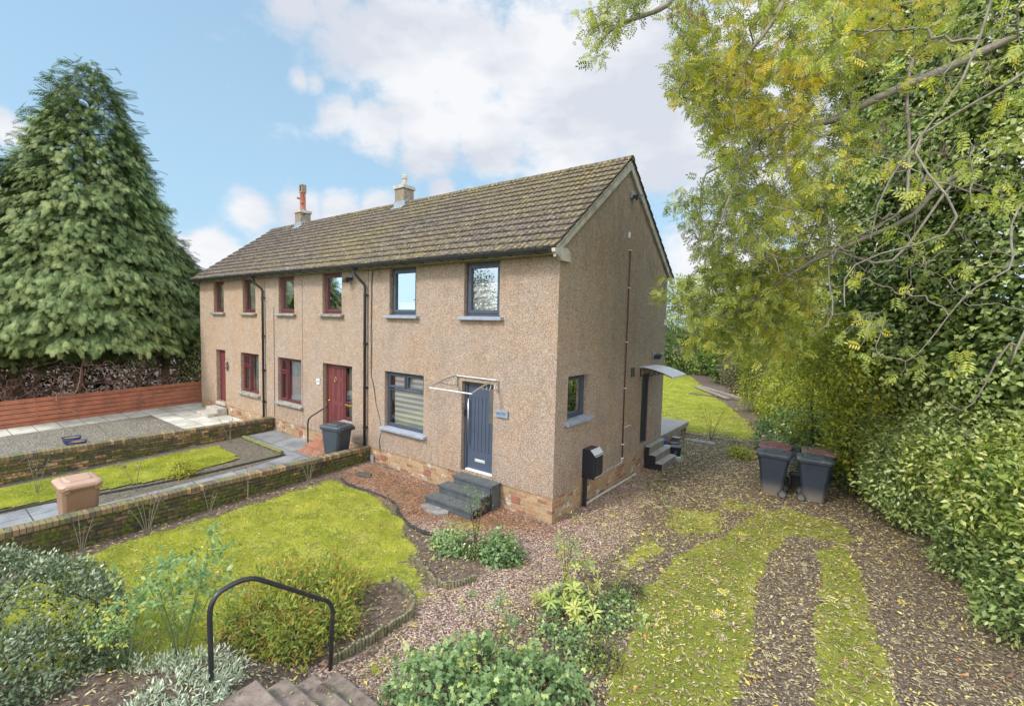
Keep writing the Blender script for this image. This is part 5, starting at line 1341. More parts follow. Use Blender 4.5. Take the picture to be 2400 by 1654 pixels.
def ell_points(ells, n, lump=.18, cull=None, zmin=None, r=None, inner=0.):
    """points and outward normals on a lumpy union of ellipsoids"""
    r = r or rng; vol = np.array([(e[1][0]*e[1][1]+e[1][1]*e[1][2]+e[1][0]*e[1][2]) for e in ells]); pr_ = vol/vol.sum()
    idx = r.choice(len(ells), size=int(n*1.0), p=pr_); d = rdir(len(idx), r)
    c = np.array([e[0] for e in ells])[idx]; R_ = np.array([e[1] for e in ells])[idx]
    nz = fbm(d[:, 0]*2.6+idx*3.1+9, d[:, 1]*2.6+d[:, 2]*2.2+idx+9, 77)-.5
    f = 1+lump*2*nz - inner*np.abs(r.normal(size=len(idx)))*.5
    P = c+d*R_*f[:, None]; Nn = norm(d/R_)
    keep = np.ones(len(P), bool)
    for k, e in enumerate(ells):
        q = (((P-np.array(e[0]))/np.array(e[1]))**2).sum(1); keep &= (q > .72) | (idx == k)
    if cull is not None: keep &= ((CAMP-P)*Nn).sum(1) > cull*np.linalg.norm(CAMP-P, axis=1)
    if zmin is not None: keep &= P[:, 2] > zmin
    return P[keep], Nn[keep]
def clump_leaves(P, Nn, m, tpl, size, spread, tint_f, flat=.5, droop=.3, r=None, along=.0):
    """m leaves about each clump centre"""
    r = r or rng; n = len(P)
    off = r.normal(size=(n, m, 3))*spread; pos = (P[:, None]+off).reshape(-1, 3)
    N_ = np.repeat(Nn, m, 0); rel = off.reshape(-1, 3)
    up = np.array([[0, 0, 1.]])
    Nv = norm(N_*.9+up*.7+rdir(n*m, r)*flat*1.6); D_ = norm(N_*.35+rel/(spread+1e-6)*.35+rdir(n*m, r)*.8-up*droop)
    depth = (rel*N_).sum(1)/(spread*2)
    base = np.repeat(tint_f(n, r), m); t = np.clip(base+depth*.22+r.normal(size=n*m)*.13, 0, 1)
    return place(tpl, pos, D_, Nv, size*r.uniform(.65, 1.25, n*m), t)
uni = lambda a, b: (lambda n, r: r.uniform(a, b, n))
def wood_mat(name, col): return plain(name, col, .9, var=.35, sc=12, bump=.5, dirt=tuple(x*.5 for x in col))
M['bark'] = wood_mat('bark_grey', (.17, .145, .115)); M['bark_dark'] = wood_mat('bark_dark', (.06, .045, .035)); M['twig'] = wood_mat('twig_grey', (.19, .165, .125)); M['twig_brown'] = wood_mat('twig_brown', (.12, .07, .045)); M['deadwood'] = wood_mat('dead_conifer_twig', (.34, .215, .155))
M['stem_green'] = plain('green_stem', (.10, .14, .05), .6, var=.3)
M['l_conifer'] = mat_leaf('conifer_foliage', [(0, (.035, .06, .022)), (.3, (.11, .17, .055)), (.6, (.20, .27, .10)), (1, (.42, .47, .20))], .34, .6)
M['l_ivy'] = mat_leaf('ivy_leaf', [(0, (.05, .085, .025)), (.35, (.14, .20, .05)), (.7, (.30, .37, .11)), (1, (.58, .62, .28))], .3, .38, .5)
M['l_ash'] = mat_leaf('ash_leaf', [(0, (.10, .14, .035)), (.4, (.24, .285, .055)), (.75, (.41, .43, .08)), (1, (.56, .48, .07))], .36, .5)
M['l_ash_yel'] = mat_leaf('yellowing_ash_leaf', [(0, (.15, .18, .04)), (.5, (.30, .31, .055)), (.8, (.46, .38, .05)), (1, (.56, .34, .04))], .45, .5)
M['l_shadow'] = mat_leaf('hedge_shadow_leaf', [(0, (.003, .0035, .002)), (1, (.016, .017, .009))], .0, 1., .0)  # near-black leaves stand in for the shade behind the conifer trunks
M['l_mid'] = mat_leaf('shrub_leaf', [(0, (.04, .08, .02)), (.4, (.11, .17, .035)), (.75, (.20, .27, .05)), (1, (.32, .36, .08))], .3, .5)
M['l_yel'] = mat_leaf('yellow_green_leaf', [(0, (.10, .14, .025)), (.4, (.23, .27, .035)), (.75, (.37, .38, .045)), (1, (.50, .44, .06))], .4, .5)
M['l_dark'] = mat_leaf('glossy_dark_leaf', [(0, (.022, .05, .015)), (.5, (.075, .14, .03)), (.85, (.17, .25, .055)), (1, (.32, .38, .12))], .15, .28, .6)
M['l_vib'] = mat_leaf('viburnum_leaf', [(0, (.045, .08, .025)), (.4, (.13, .19, .055)), (.75, (.27, .34, .10)), (1, (.50, .54, .22))], .25, .4)
M['l_rho'] = mat_leaf('pale_rhododendron_leaf', [(0, (.07, .13, .03)), (.4, (.17, .24, .05)), (.8, (.35, .41, .09)), (1, (.62, .60, .22))], .3, .35)
M['l_brown'] = mat_leaf('brown_shrub_leaf', [(0, (.06, .05, .03)), (.4, (.12, .10, .05)), (.8, (.22, .18, .10)), (1, (.32, .22, .16))], .2, .7)
M['l_silver'] = mat_leaf('silver_leaf', [(0, (.20, .26, .17)), (.5, (.36, .42, .30)), (1, (.58, .62, .50))], .2, .7)
M['l_ger'] = mat_leaf('geranium_leaf', [(0, (.07, .13, .05)), (.45, (.18, .28, .11)), (.8, (.31, .42, .19)), (1, (.48, .52, .17))], .3, .55)
M['l_coto'] = mat_leaf('cotoneaster_leaf', [(0, (.03, .055, .025)), (.45, (.11, .15, .07)), (.8, (.26, .30, .17)), (1, (.50, .53, .37))], .15, .35, .6)
M['l_spir'] = mat_leaf('spirea_leaf', [(0, (.09, .13, .03)), (.4, (.20, .26, .045)), (.7, (.34, .37, .07)), (.9, (.46, .40, .07)), (1, (.45, .20, .07))], .35, .55)
M['l_rose'] = mat_leaf('rose_leaf', [(0, (.07, .15, .06)), (.5, (.17, .28, .11)), (.85, (.30, .40, .15)), (1, (.58, .50, .08))], .35, .5)
M['berry'] = plain('orange_berry', (.55, .09, .02), .35); M['seed'] = plain('ash_key_cluster', (.13, .075, .055), .8, var=.4); M['flower'] = plain('pale_flower', (.62, .50, .52), .8); M['dryflower'] = plain('dried_flower_head', (.30, .19, .12), .95, var=.3); M['redleaf'] = plain('red_leaf', (.50, .10, .05), .6)
M['litter'] = mat_leaf('fallen_leaf', [(0, (.06, .04, .03)), (.22, (.18, .12, .075)), (.45, (.36, .28, .17)), (.7, (.50, .43, .24)), (.83, (.58, .52, .16)), (.92, (.70, .48, .04)), (1, (.50, .19, .07))], .1, .7)
M['grass'] = mat_leaf('grass_blade', [(0, (.16, .20, .03)), (.5, (.34, .37, .045)), (.85, (.50, .48, .07)), (1, (.60, .54, .20))], .35, .6)

def plant(name, label, cat, loc, group=None, kind=None):
    e = empty(name, tuple(loc)); return tag(e, label, cat, group, kind)
def local(parts, loc):
    v, f, t = join(parts); return [(v-np.array(loc, float), f, t)]

# ---- conifers beyond the fence
def conifer(x, y, ztop, R_, zb, label, n_b, seed, name='conifer_tree', lean=0):
    r = np.random.default_rng(seed); root = plant(name, label, 'conifer', (x, y, 0), 'conifers beyond the fence'); base = np.array([x, y, 0.])
    H_ = ztop-zb
    t = np.clip(1-np.sqrt(r.uniform(0, 1, n_b)), 0, .995)                 # more boughs low down
    az = r.uniform(0, 2*PI, n_b); tocam = np.arctan2(CAMP[1]-y, CAMP[0]-x); keep = np.cos(az-tocam) > -.35; t, az = t[keep], az[keep]; n = len(t)
    prof = R_*(1-t)**.78
    lump = .80+.40*fbm(az*2.6+t*3, t*16+az, seed)
    rad = prof*lump*r.uniform(.74, 1.08, n)+.10
    z = zb+t*H_ - .20*(rad/R_)*R_*.3 + .35*(fbm(az*1.5+4, t*3+az*.4, seed+3)-.5)*(t < .2)*3
    o3 = np.stack([np.cos(az), np.sin(az), np.zeros(n)], 1); up = np.array([0, 0, 1.]); sidev = np.stack([-np.sin(az), np.cos(az), np.zeros(n)], 1)
    tip = base+o3*rad[:, None]+up*z[:, None]; tip[:, 1] += lean*t
    m_, parts = 13, []
    big = np.clip(rad/R_*1.1, .18, .72)*r.uniform(.55, 1.35, n)                                    # bough size
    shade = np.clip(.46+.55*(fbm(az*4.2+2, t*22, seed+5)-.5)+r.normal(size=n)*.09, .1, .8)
    for k in range(m_):
        f = (k+.5)/m_; back = (1-f)**.8*.95*big; lat = r.normal(size=n)*.17*big*(1.25-f); dz = -.30*big*f*f + r.normal(size=n)*.045 + .10*big
        P = tip-o3*back[:, None]+sidev*lat[:, None]+up*dz[:, None]
        Dv = o3*.75+sidev*(lat*3.2)[:, None]+rdir(n, r)*.32+up*(-.25-.30*f)
        Nv = up+o3*.55+rdir(n, r)*.25
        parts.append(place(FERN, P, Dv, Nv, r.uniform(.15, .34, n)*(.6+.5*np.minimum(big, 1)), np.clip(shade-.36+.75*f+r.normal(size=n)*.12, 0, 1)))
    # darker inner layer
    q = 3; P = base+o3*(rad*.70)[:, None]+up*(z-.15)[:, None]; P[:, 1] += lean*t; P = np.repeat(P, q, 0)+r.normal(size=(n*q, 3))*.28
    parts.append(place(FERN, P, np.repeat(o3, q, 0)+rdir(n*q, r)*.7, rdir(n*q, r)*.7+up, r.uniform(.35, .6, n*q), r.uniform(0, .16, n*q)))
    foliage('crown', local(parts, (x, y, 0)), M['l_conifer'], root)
    segs = [((0, 0, -.2), (0, 0, zb), .19, .15), ((0, 0, zb), (0, lean*.5, zb+H_*.5), .15, .08), ((0, lean*.5, zb+H_*.5), (0, lean, ztop-.3), .08, .02)]
    segs_mesh('trunk', [s_[0] for s_ in segs], [s_[1] for s_ in segs], np.array([s_[2] for s_ in segs]), np.array([s_[3] for s_ in segs]), M['deadwood'], root, 12)
    ki = r.choice(n, min(n, 500), replace=False); A = np.stack([ki*0., lean*t[ki], z[ki]-.35*rad[ki]*.5], 1); segs_mesh('bough', A, tip[ki]-base-o3[ki]*.3, .035, .01, M['bark_dark'], root, 4)
    # dead lower branches, upswept and twiggy
    nd = 900; az_ = r.uniform(0, 2*PI, nd); Rr = R_*r.uniform(.2, .80, nd); tg = np.stack([np.cos(az_)*Rr, np.sin(az_)*Rr, r.uniform(.3, zb+.7, nd)], 1)
    limbs = []
    for q in range(12):
        a_ = q*2*PI/12+r.uniform(-.2, .2); z0_ = r.uniform(.1, zb*.6); rr_ = R_*r.uniform(.45, .7)
        limbs.append(([(0, 0, z0_), (math.cos(a_)*rr_*.4, math.sin(a_)*rr_*.4, z0_+.05), (math.cos(a_)*rr_*.8, math.sin(a_)*rr_*.8, z0_+.45), (math.cos(a_)*rr_, math.sin(a_)*rr_, z0_+1.2)], .05, .016))
    A, B, ra, rb = grow(limbs, tg, .010, .36, .18, -.16, rmax=.035, r=r); segs_mesh('dead_branches', A, B, ra, rb, M['deadwood'], root, 4)
    return root
conifer(-22.0, -3.05, 14.6, 4.7, 3.0, 'tallest conical dark green conifer beyond the red-brown fence', 7500, 5, lean=.75)
conifer(-22.2, -6.2, 11.0, 3.6, 2.9, 'shorter conifer at the left edge of the photo beyond the fence', 4000, 6)
conifer(-21.8, 0.0, 8.2, 2.8, 2.8, 'low conifer between the tallest conifer and the end of the terrace', 2500, 8)
conifer(-22.6, -4.9, 7.5, 2.9, 2.5, 'low conifer between the two tall conifers', 2200, 9)
def bush(name, label, cat, ells, n, m_, tpl, size, spread, mat, tint=uni(.2, .7), cull=-.35, zmin=.02, lump=.18, droop=.2, seed=1, inner=.25, flat=.5, group=None, stems=True, extra=None, stem_mat='bark_dark', part='foliage'):
    r = np.random.default_rng(seed); c0 = np.mean([e[0] for e in ells], 0); loc = (float(c0[0]), float(c0[1]), float(hgt(c0[0], c0[1])))
    root = plant(name, label, cat, loc, group)
    P, Nn = ell_points(ells, n, lump, cull, zmin, r, inner)
    parts = [clump_leaves(P, Nn, m_, tpl, size, spread, tint, flat, droop, r)]
    foliage(part, local(parts, loc), mat, root)
    if stems:
        k = min(len(P), 110); tg = P[r.choice(len(P), k, replace=False)]-np.array(loc); tg = tg*.93
        limbs = [([(e[0][0]-loc[0], e[0][1]-loc[1], -.05), (e[0][0]-loc[0]+r.normal()*.08, e[0][1]-loc[1]+r.normal()*.08, max(.1, (e[0][2]-loc[2])*.6)), (e[0][0]-loc[0], e[0][1]-loc[1], max(.2, (e[0][2]-loc[2])*1.0))], .012+.018*e[1][2], .008) for e in ells]
        A, B, ra, rb = grow(limbs, tg, .004, .4, .15, .05, r=r); segs_mesh('stems', A, B, ra, rb, M[stem_mat], root, 4)
    return root, P, Nn, loc, r
# hedge mass behind the conifers, its shade painted into the leaf colour
bush('dark_hedge', 'dark mass of evergreen hedge behind the bare conifer trunks', 'hedge', [((-26, -14+i*3.6, 1.6), (1.6, 2.4, 2.4)) for i in range(7)], 2600, 14, LEAF, .22, .28, M['l_shadow'], uni(.0, .6), seed=21, cull=-.2)
bush('laurel_shrub', 'bright green laurel beside the far corner of the terrace behind the fence', 'shrub', [((-19.9, 1.0, 1.5), (.9, .9, 1.25)), ((-20.3, 2.2, 2.0), (1.2, 1.2, 1.8))], 500, 14, LEAF, .15, .13, M['l_mid'], uni(.35, .8), seed=22)
for i, (x, y, h) in enumerate([(-34, 8, 7.0), (-30, 4.5, 6.2), (-40, 14, 8)]):
    bush('background_tree', ['thin grey-green tree far behind the left end of the terrace', 'low tree peeping past the left eaves of the terrace', 'farthest tree behind the left end of the terrace'][i], 'tree', [((x, y, h*.6), (2.4, 2.4, h*.42))], 420, 12, LEAF, .20, .3, M['l_mid'], uni(.2, .6), seed=30+i, group='trees far behind the terrace')

# ---- big ash tree overhanging from the right (trunk outside the frame)
D_ = at_depth
ash = plant('ash_tree', 'large ash tree arching in from the right with drooping twigs and yellowing leaves', 'tree', (9.6, 1.6, 0)); ashl = np.array([9.6, 1.6, 0.])
r = np.random.default_rng(44)
T1 = [(9.6, 1.6, -.2), (9.5, 1.6, 3.), (9.2, 1.5, 6.), (8.9, 1.3, 8.5)]
limbs = [
 (T1, .34, .2),
 ([(9.2, 1.5, 6.), D_(2480, 60, 8.5), D_(2140, 140, 7.5), D_(1900, 250, 7.), D_(1760, 400, 6.8), D_(1690, 520, 6.8)], .10, .012),
 ([(8.9, 1.3, 8.5), D_(2300, -260, 8), D_(1900, -200, 7.5), D_(1600, -60, 7), D_(1470, 40, 6.5), D_(1400, 110, 6.3)], .12, .008),
 ([(9.2, 1.5, 6.4), D_(2520, -40, 9.5), D_(2200, 30, 9.8), D_(1950, 110, 9.8), D_(1750, 190, 9.8)], .09, .014),
 ([(9.4, 1.6, 4.), D_(2560, 340, 8.5), D_(2250, 420, 8.), D_(2000, 540, 8.5), D_(1800, 680, 9.), D_(1620, 780, 9.6)], .08, .012),
 ([(9.0, 1.4, 8.), D_(2480, -250, 6.), D_(2300, -60, 4.6), D_(2150, 300, 4.2), D_(2040, 560, 4.3)], .020, .005),
 ([D_(2480, -250, 6.), D_(2420, 100, 4.4), D_(2220, 330, 4.0), D_(2100, 560, 4.2), D_(1980, 720, 4.4)], .017, .005),
 ([(9.0, 1.4, 8.), D_(2600, 300, 6.), D_(2420, 520, 5.4), D_(2240, 640, 5.2), D_(2150, 830, 5.2)], .022, .005),
 ([D_(2600, 300, 6.), D_(2480, 760, 5.4), D_(2330, 900, 5.6), D_(2220, 940, 5.8)], .02, .005),
 ([D_(2140, 140, 7.5), D_(2080, 350, 7.0), D_(2060, 520, 6.8), D_(1960, 700, 7.), D_(1900, 790, 7.1)], .03, .006),
 ([D_(1950, 110, 9.8), D_(1800, 330, 9.4), D_(1680, 470, 9.2), D_(1600, 560, 9.2)], .035, .007),
 ([D_(2250, 420, 8.), D_(2120, 560, 7.4), D_(1950, 640, 7.4), D_(1800, 620, 7.6)], .03, .006),
 ([D_(1900, -200, 7.5), D_(1760, 40, 6.8), D_(1640, 190, 6.8), D_(1580, 260, 6.8)], .045, .006),
]
limbs = [([tuple(np.array(p)-ashl) for p in pl_], a, b) for pl_, a, b in limbs]
# leafy regions of the crown: (outline in bearings, distance range, amount, kind)
def sample_region(poly, d0, d1, n, r, fade=0.):
    px, py = [p[0] for p in poly], [p[1] for p in poly]; out_ = []
    while len(out_) < n:
        u = r.uniform(min(px), max(px), 4*n); v = r.uniform(min(py), max(py), 4*n); s_ = sdist(u, v, poly)
        # ragged, patchy density
        k = (s_ < 0) & (fbm(u/70., v/70., 61) > .36+.13*r.uniform(-1, 1, 4*n)) & (r.uniform(0, 1, 4*n) < np.clip(-s_/60+.25, 0, 1))
        out_ += list(zip(u[k], v[k]))
    out_ = out_[:n]; d = r.uniform(d0, d1, n)
    return np.array([D_(u, v, q) for (u, v), q in zip(out_, d)])
REG = [
 ([(1355,20),(1440,-60),(1560,-60),(1500,60),(1450,130),(1380,165),(1365,100)], 6.0, 6.8, 110, 'g', .15),
 ([(1540,0),(1650,-60),(2250,-60),(2250,120),(2000,180),(1850,300),(1700,330),(1570,230),(1540,120)], 6.3, 9.0, 900, 'y', .20),
 ([(1560,120),(1750,100),(2000,120),(2100,260),(2000,440),(1850,560),(1720,600),(1680,420),(1590,260)], 6.5, 9.5, 820, 'g', .20),
 ([(1670,420),(1900,380),(2000,520),(1950,700),(1760,760),(1640,640),(1560,480),(1600,430)], 8.5, 10.5, 640, 'g', .21),
 ([(1560,620),(1900,560),(1960,760),(1850,860),(1600,830),(1540,700)], 9.0, 11.5, 560, 'g', .23),
 ([(2000,0),(2400,-50),(2420,500),(2100,560),(1950,400)], 4.2, 6.0, 64, 'g', .18),
 ([(2000,480),(2330,560),(2250,900),(1950,860)], 5.0, 6.5, 30, 'g', .18),
 ([(1750,-30),(2000,-30),(2050,160),(1800,180)], 4.4, 5.2, 40, 'g', .18),
]
allT, info = [], []
for poly, d0, d1, n, kd, sz in REG:
    P = sample_region(poly, d0, d1, n, r); allT.append(P); info.append((P, kd, sz))
tg = np.concatenate(allT)-ashl
extra = np.concatenate([sample_region([(1600,60),(2050,0),(2380,0),(2380,700),(2000,820),(1700,640)], 5.2, 9., 560, r)-ashl])
A, B, ra, rb = grow(limbs, np.concatenate([tg, extra]), .0030, .36, .13, .07, rmax=.02, r=r, wob=.9, sub=4)
segs_mesh('branches', A, B, ra, rb, M['twig'], ash, 4)
pg, py_ = [], []
for P, kd, sz in info:
    m_ = 4; n = len(P); Q = np.repeat(P, m_, 0)+r.normal(size=(n*m_, 3))*.035; D__ = rdir(n*m_, r)*1.0+np.array([-.15, -.1, -.5]); Nv = rdir(n*m_, r)*1.0+np.array([0, 0, 1.])
    tn = np.repeat(np.clip(fbm(P[:, 0]*1.1, P[:, 2]*1.1+P[:, 1], 91)*1.5-.25, 0, 1), m_)+r.normal(size=n*m_)*.18
    (py_ if kd == 'y' else pg).append(place(ASH, Q, D__, Nv, sz*r.uniform(.6, 1.15, n*m_), np.clip(tn, 0, 1)))
foliage('crown', local(pg, ashl), M['l_ash'], ash)
foliage('crown', local(py_, ashl), M['l_ash_yel'], ash)['label'] = 'yellowing upper part of the ash crown'
ks = np.concatenate([sample_region([(1500,-20),(1700,-20),(1650,60),(1520,40)], 6.3, 6.8, 12, r), sample_region([(1950,250),(2250,250),(2200,450),(2000,420)], 4.4, 6., 7, r), sample_region([(1750,200),(1900,250),(1850,450)], 6, 7., 6, r)])
for k_ in ks:
    Q = k_+r.normal(size=(22, 3))*np.array([.022, .022, .06]); foliage('seed_bunch', local([place(NLEAF, Q, rdir(22, r)*.3+np.array([0, 0, -1.]), rdir(22, r), .05, .5)], ashl), M['seed'], ash)

# ---- second, yellow-green ash further down the garden
ash2 = plant('ash_tree', 'smaller yellow-green ash leaning over the back lawn beyond the wheelie bins', 'tree', (6.6, 13.5, 0)); a2 = np.array([6.6, 13.5, 0.])
r = np.random.default_rng(45)
l2 = [([(6.6,13.5,-.1),(6.4,13.6,2.),(5.8,14.,4.2),(5.,14.5,6.)], .16, .07), ([(6.4,13.6,2.),(5.0,13.8,3.3),(3.0,14.2,4.2),(.8,14.8,4.4)], .07, .015), ([(5.8,14.,4.2),(4,15,5.6),(1.6,16,6.0),(-.5,17,5.8)], .07, .015), ([(6.5,13.5,1.2),(5.2,12.6,1.9),(3.8,12.0,2.1),(2.6,12,1.9)], .05, .012), ([(5.,14.5,6.),(4.2,15,7.4),(2.8,16,8.2)], .06, .015)]
l2 = [([tuple(np.array(p)-a2) for p in q], a, b) for q, a, b in l2]
cs_ = [((1.5,15.5,4.6),(2.6,2.0,1.3)), ((3.4,13.8,3.0),(2.0,1.8,1.3)), ((3.2,12.6,1.6),(1.3,1.2,.9)), ((3.0,16,6.6),(2.6,2,1.4)), ((0.2,17,3.4),(1.5,1.5,1.2)), ((4.6,12.0,2.2),(1.3,1.2,1.2))]
P, Nn = ell_points(cs_, 1150, .25, None, .5, r, .7)
A, B, ra, rb = grow(l2, P-a2, .006, .36, .2, .05, rmax=.05, r=r); segs_mesh('branches', A, B, ra, rb, M['bark_dark'], ash2, 4)
m_ = 5; Q = np.repeat(P, m_, 0)+r.normal(size=(len(P)*m_, 3))*.14; tn = np.repeat(fbm(P[:, 0], P[:, 2]+P[:, 1], 12)*1.4-.1, m_)+r.normal(size=len(Q))*.12
foliage('crown', local([place(ASH, Q, rdir(len(Q), r)+np.array([-.2, -.2, -.4]), rdir(len(Q), r)*.6+np.array([0, 0, 1.]), r.uniform(.2, .34, len(Q)), np.clip(tn, 0, 1))], a2), M['l_ash'], ash2)

# ---- ivy-clad trees on the right
def ivy_tree(label, ells, trunk, n, seed):
    r = np.random.default_rng(seed); loc = (trunk[0], trunk[1], 0.); root = plant('ivy_covered_tree', label, 'tree', loc, 'ivy-clad trees on the right')
    P, Nn = ell_points(ells, n, .24, -.25, .3, r, .3)
    tintf = lambda k, r_: np.clip(.05+.85*fbm(P[:, 0]*1.3+P[:, 1], P[:, 2]*1.3, seed)+r_.normal(size=k)*.10, 0, 1)
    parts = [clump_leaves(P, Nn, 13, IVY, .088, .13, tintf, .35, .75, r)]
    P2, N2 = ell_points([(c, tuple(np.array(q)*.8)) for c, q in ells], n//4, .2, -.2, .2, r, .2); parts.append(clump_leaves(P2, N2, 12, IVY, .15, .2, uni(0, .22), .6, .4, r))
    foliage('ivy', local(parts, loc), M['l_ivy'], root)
    top = max(e[0][2] for e in ells); lm = [([(0, 0, -.2), (.05, .1, top*.4), (0, 0, top)], .22, .06)]+[([(0, 0, e[0][2]*.55), tuple((np.array(e[0])-np.array(loc))*.6), tuple(np.array(e[0])-np.array(loc))], .07, .03) for e in ells]
    A, B, ra, rb = grow(lm, P[r.choice(len(P), 160)]-np.array(loc), .008, .4, .15, .05, r=r); segs_mesh('trunk', A, B, ra, rb, M['bark_dark'], root, 6)
e1 = [(tuple(D_(u, v, d)), q) for u, v, d, q in ((2420, 60, 9.2, (1.9,1.9,1.9)), (2260, 190, 10.3, (1.5,1.6,1.5)), (2430, 330, 8.8, (1.7,1.7,1.8)), (2230, 400, 10.2, (1.5,1.6,1.4)), (2440, 620, 8.6, (1.6,1.6,1.6)), (2250, 640, 9.8, (1.35,1.4,1.3)), (2420, 860, 8.6, (1.5,1.5,1.3)))]
e2 = [(tuple(D_(u, v, d)), q) for u, v, d, q in ((2120, 150, 11.8, (1.2,1.3,1.3)), (2150, 0, 11.5, (1.3,1.4,1.5)), (2140, 280, 11.8, (1.25,1.3,1.4)), (2060, 430, 12.2, (1.1,1.2,1.2)), (2080, 620, 11.6, (1.2,1.2,1.3)), (2160, 820, 10.6, (1.3,1.3,1.2)))]
ivy_tree('nearest ivy-smothered tree filling the right edge of the photo', e1, (9.2, 3.6), 7000, 50)
ivy_tree('second ivy-smothered tree, further from the camera and left of the nearest one', e2, (7.6, 6.4), 5200, 51)
# hanging bare stems over the ivy
# ---- shrubs along the right
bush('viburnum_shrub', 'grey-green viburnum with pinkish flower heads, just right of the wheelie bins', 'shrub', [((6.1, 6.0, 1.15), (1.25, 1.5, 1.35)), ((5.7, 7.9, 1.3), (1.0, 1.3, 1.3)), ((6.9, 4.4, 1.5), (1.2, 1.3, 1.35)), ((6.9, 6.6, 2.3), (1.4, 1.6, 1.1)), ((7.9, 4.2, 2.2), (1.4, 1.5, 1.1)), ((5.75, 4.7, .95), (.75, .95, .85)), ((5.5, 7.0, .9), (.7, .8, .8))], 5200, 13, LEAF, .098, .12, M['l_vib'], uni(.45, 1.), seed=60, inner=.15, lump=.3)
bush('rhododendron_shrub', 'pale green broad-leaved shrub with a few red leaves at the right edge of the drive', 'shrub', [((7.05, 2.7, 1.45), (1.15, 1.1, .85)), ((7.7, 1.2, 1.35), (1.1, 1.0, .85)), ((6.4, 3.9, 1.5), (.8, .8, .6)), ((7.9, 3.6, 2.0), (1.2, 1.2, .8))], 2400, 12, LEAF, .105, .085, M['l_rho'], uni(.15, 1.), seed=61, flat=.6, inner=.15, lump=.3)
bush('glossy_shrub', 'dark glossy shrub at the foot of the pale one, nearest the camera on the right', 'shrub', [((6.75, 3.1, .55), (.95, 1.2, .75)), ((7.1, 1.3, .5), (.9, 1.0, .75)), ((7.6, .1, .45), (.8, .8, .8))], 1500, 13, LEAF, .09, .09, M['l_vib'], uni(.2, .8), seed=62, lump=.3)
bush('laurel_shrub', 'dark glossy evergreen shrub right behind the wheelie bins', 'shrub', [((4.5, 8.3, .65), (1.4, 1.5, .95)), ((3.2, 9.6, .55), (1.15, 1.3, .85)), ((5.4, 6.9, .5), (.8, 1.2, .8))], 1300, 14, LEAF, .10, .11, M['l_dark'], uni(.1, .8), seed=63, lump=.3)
yl = [((tuple(D_(1930, 800, 13.2)), (1.3, 1.4, 1.3)), 'tall yellow-green bush rising behind the wheelie bins'), ((tuple(D_(2010, 850, 11.4)), (1.1, 1.2, 1.0)), 'yellow-green bush between the ivy and the grey-green viburnum'), (((3.4, 12.0, 1.0), (1.3, 1.4, 1.2)), 'yellow-green bush nearest the wheelie bins on the back lawn edge'), (((2.6, 14.2, 1.2), (1.3, 1.5, 1.4)), 'second yellow-green bush along the back lawn edge'), (((1.4, 17.2, 1.5), (1.5, 1.7, 1.7)), 'yellow-green bush beside the brown shrub by the timbers')]
for i, (e, lb) in enumerate(yl):
    bush('yellow_bush', lb, 'shrub', [e, ((e[0][0]+.4, e[0][1]+.3, e[0][2]*.5), (e[1][0]*.8, e[1][1]*.8, e[0][2]*.5))], 1100, 12, LEAF, .12, .14, M['l_yel'], uni(.1, .95), seed=164+i, lump=.35, group='yellow-green bushes edging the back lawn')
bush('brown_shrub', 'round brownish shrub beside the heaped timbers', 'shrub', [((-.6, 22.5, 1.6), (1.5, 1.6, 1.8))], 650, 14, LEAF, .11, .14, M['l_brown'], uni(.2, .8), seed=67)
bush('far_hedge', 'dark green hedge closing the far end of the back lawn', 'hedge', [((-14+i*2.6, 33.2+(i % 2)*.5, 1.7), (2.0, 1.3, 2.3)) for i in range(5)]+[((-2.6, 29, 1.8), (1.6, 2.2, 2.2)), ((-3.8, 32, 2.6), (1.6, 1.6, 2.4))], 4200, 15, LEAF, .24, .22, M['l_mid'], uni(.0, .38), seed=68)
bt = [((-5.6, 37, 7.0), (2.6, 2.4, 3.4), 'mid green tree just beyond the gable above the far hedge', 'l_yel'), ((-2.6, 34, 4.6), (2.2, 2.2, 3.4), 'yellow-green tree standing above the brown shrub', 'l_yel'), ((2.5, 40, 6.5), (3.2, 3, 4.0), 'pale tree far beyond the end of the back garden', 'l_yel'), ((2.2, 26, 4.0), (2.4, 2.4, 3.2), 'bushy tree behind the yellow-green bushes', 'l_yel'), ((-9.8, 42, 5.5), (3, 3, 3.6), 'tree far behind the terrace, mostly hidden by it', 'l_mid'), ((5.5, 20, 3.2), (2.2, 2.6, 3.0), 'leafy tree behind the smaller ash', 'l_mid'), ((9, 30, 4), (4, 4, 4.4), 'tree closing the right-hand background', 'l_mid')]
for i, (c, q, lb, mt) in enumerate(bt):
    d = math.hypot(c[0]-CAMP[0], c[1]-CAMP[1]); sz = .006*d+.03
    bush('garden_tree', lb, 'tree', [(c, q), ((c[0]+q[0]*.4, c[1], c[2]-q[2]*.45), (q[0]*.8, q[1]*.8, q[2]*.6)), ((c[0]-q[0]*.4, c[1], c[2]-q[2]*.1), (q[0]*.7, q[1]*.7, q[2]*.7))], 900, 12, NLEAF if i % 2 else LEAF, sz, .30, M[mt], uni(.25, .85), seed=70+i, inner=.5, lump=.32, stem_mat='bark', part='crown', group='trees beyond the back lawn')
# trees across the street behind the camera, mirrored in the windows
for i, (x, y, h) in enumerate([(-14, -24, 7.5), (-22, -22, 9), (-6, -27, 6.5), (-30, -26, 8), (4, -27, 7)]):
    bush('street_tree', 'tree across the street, seen only mirrored in the windows', 'tree', [((x, y, h*.62), (1.9, 1.9, h*.36))], 420, 10, LEAF, .22, .3, M['l_mid'], uni(.2, .7), seed=80+i, cull=None, inner=.6, part='crown', group='trees across the street')

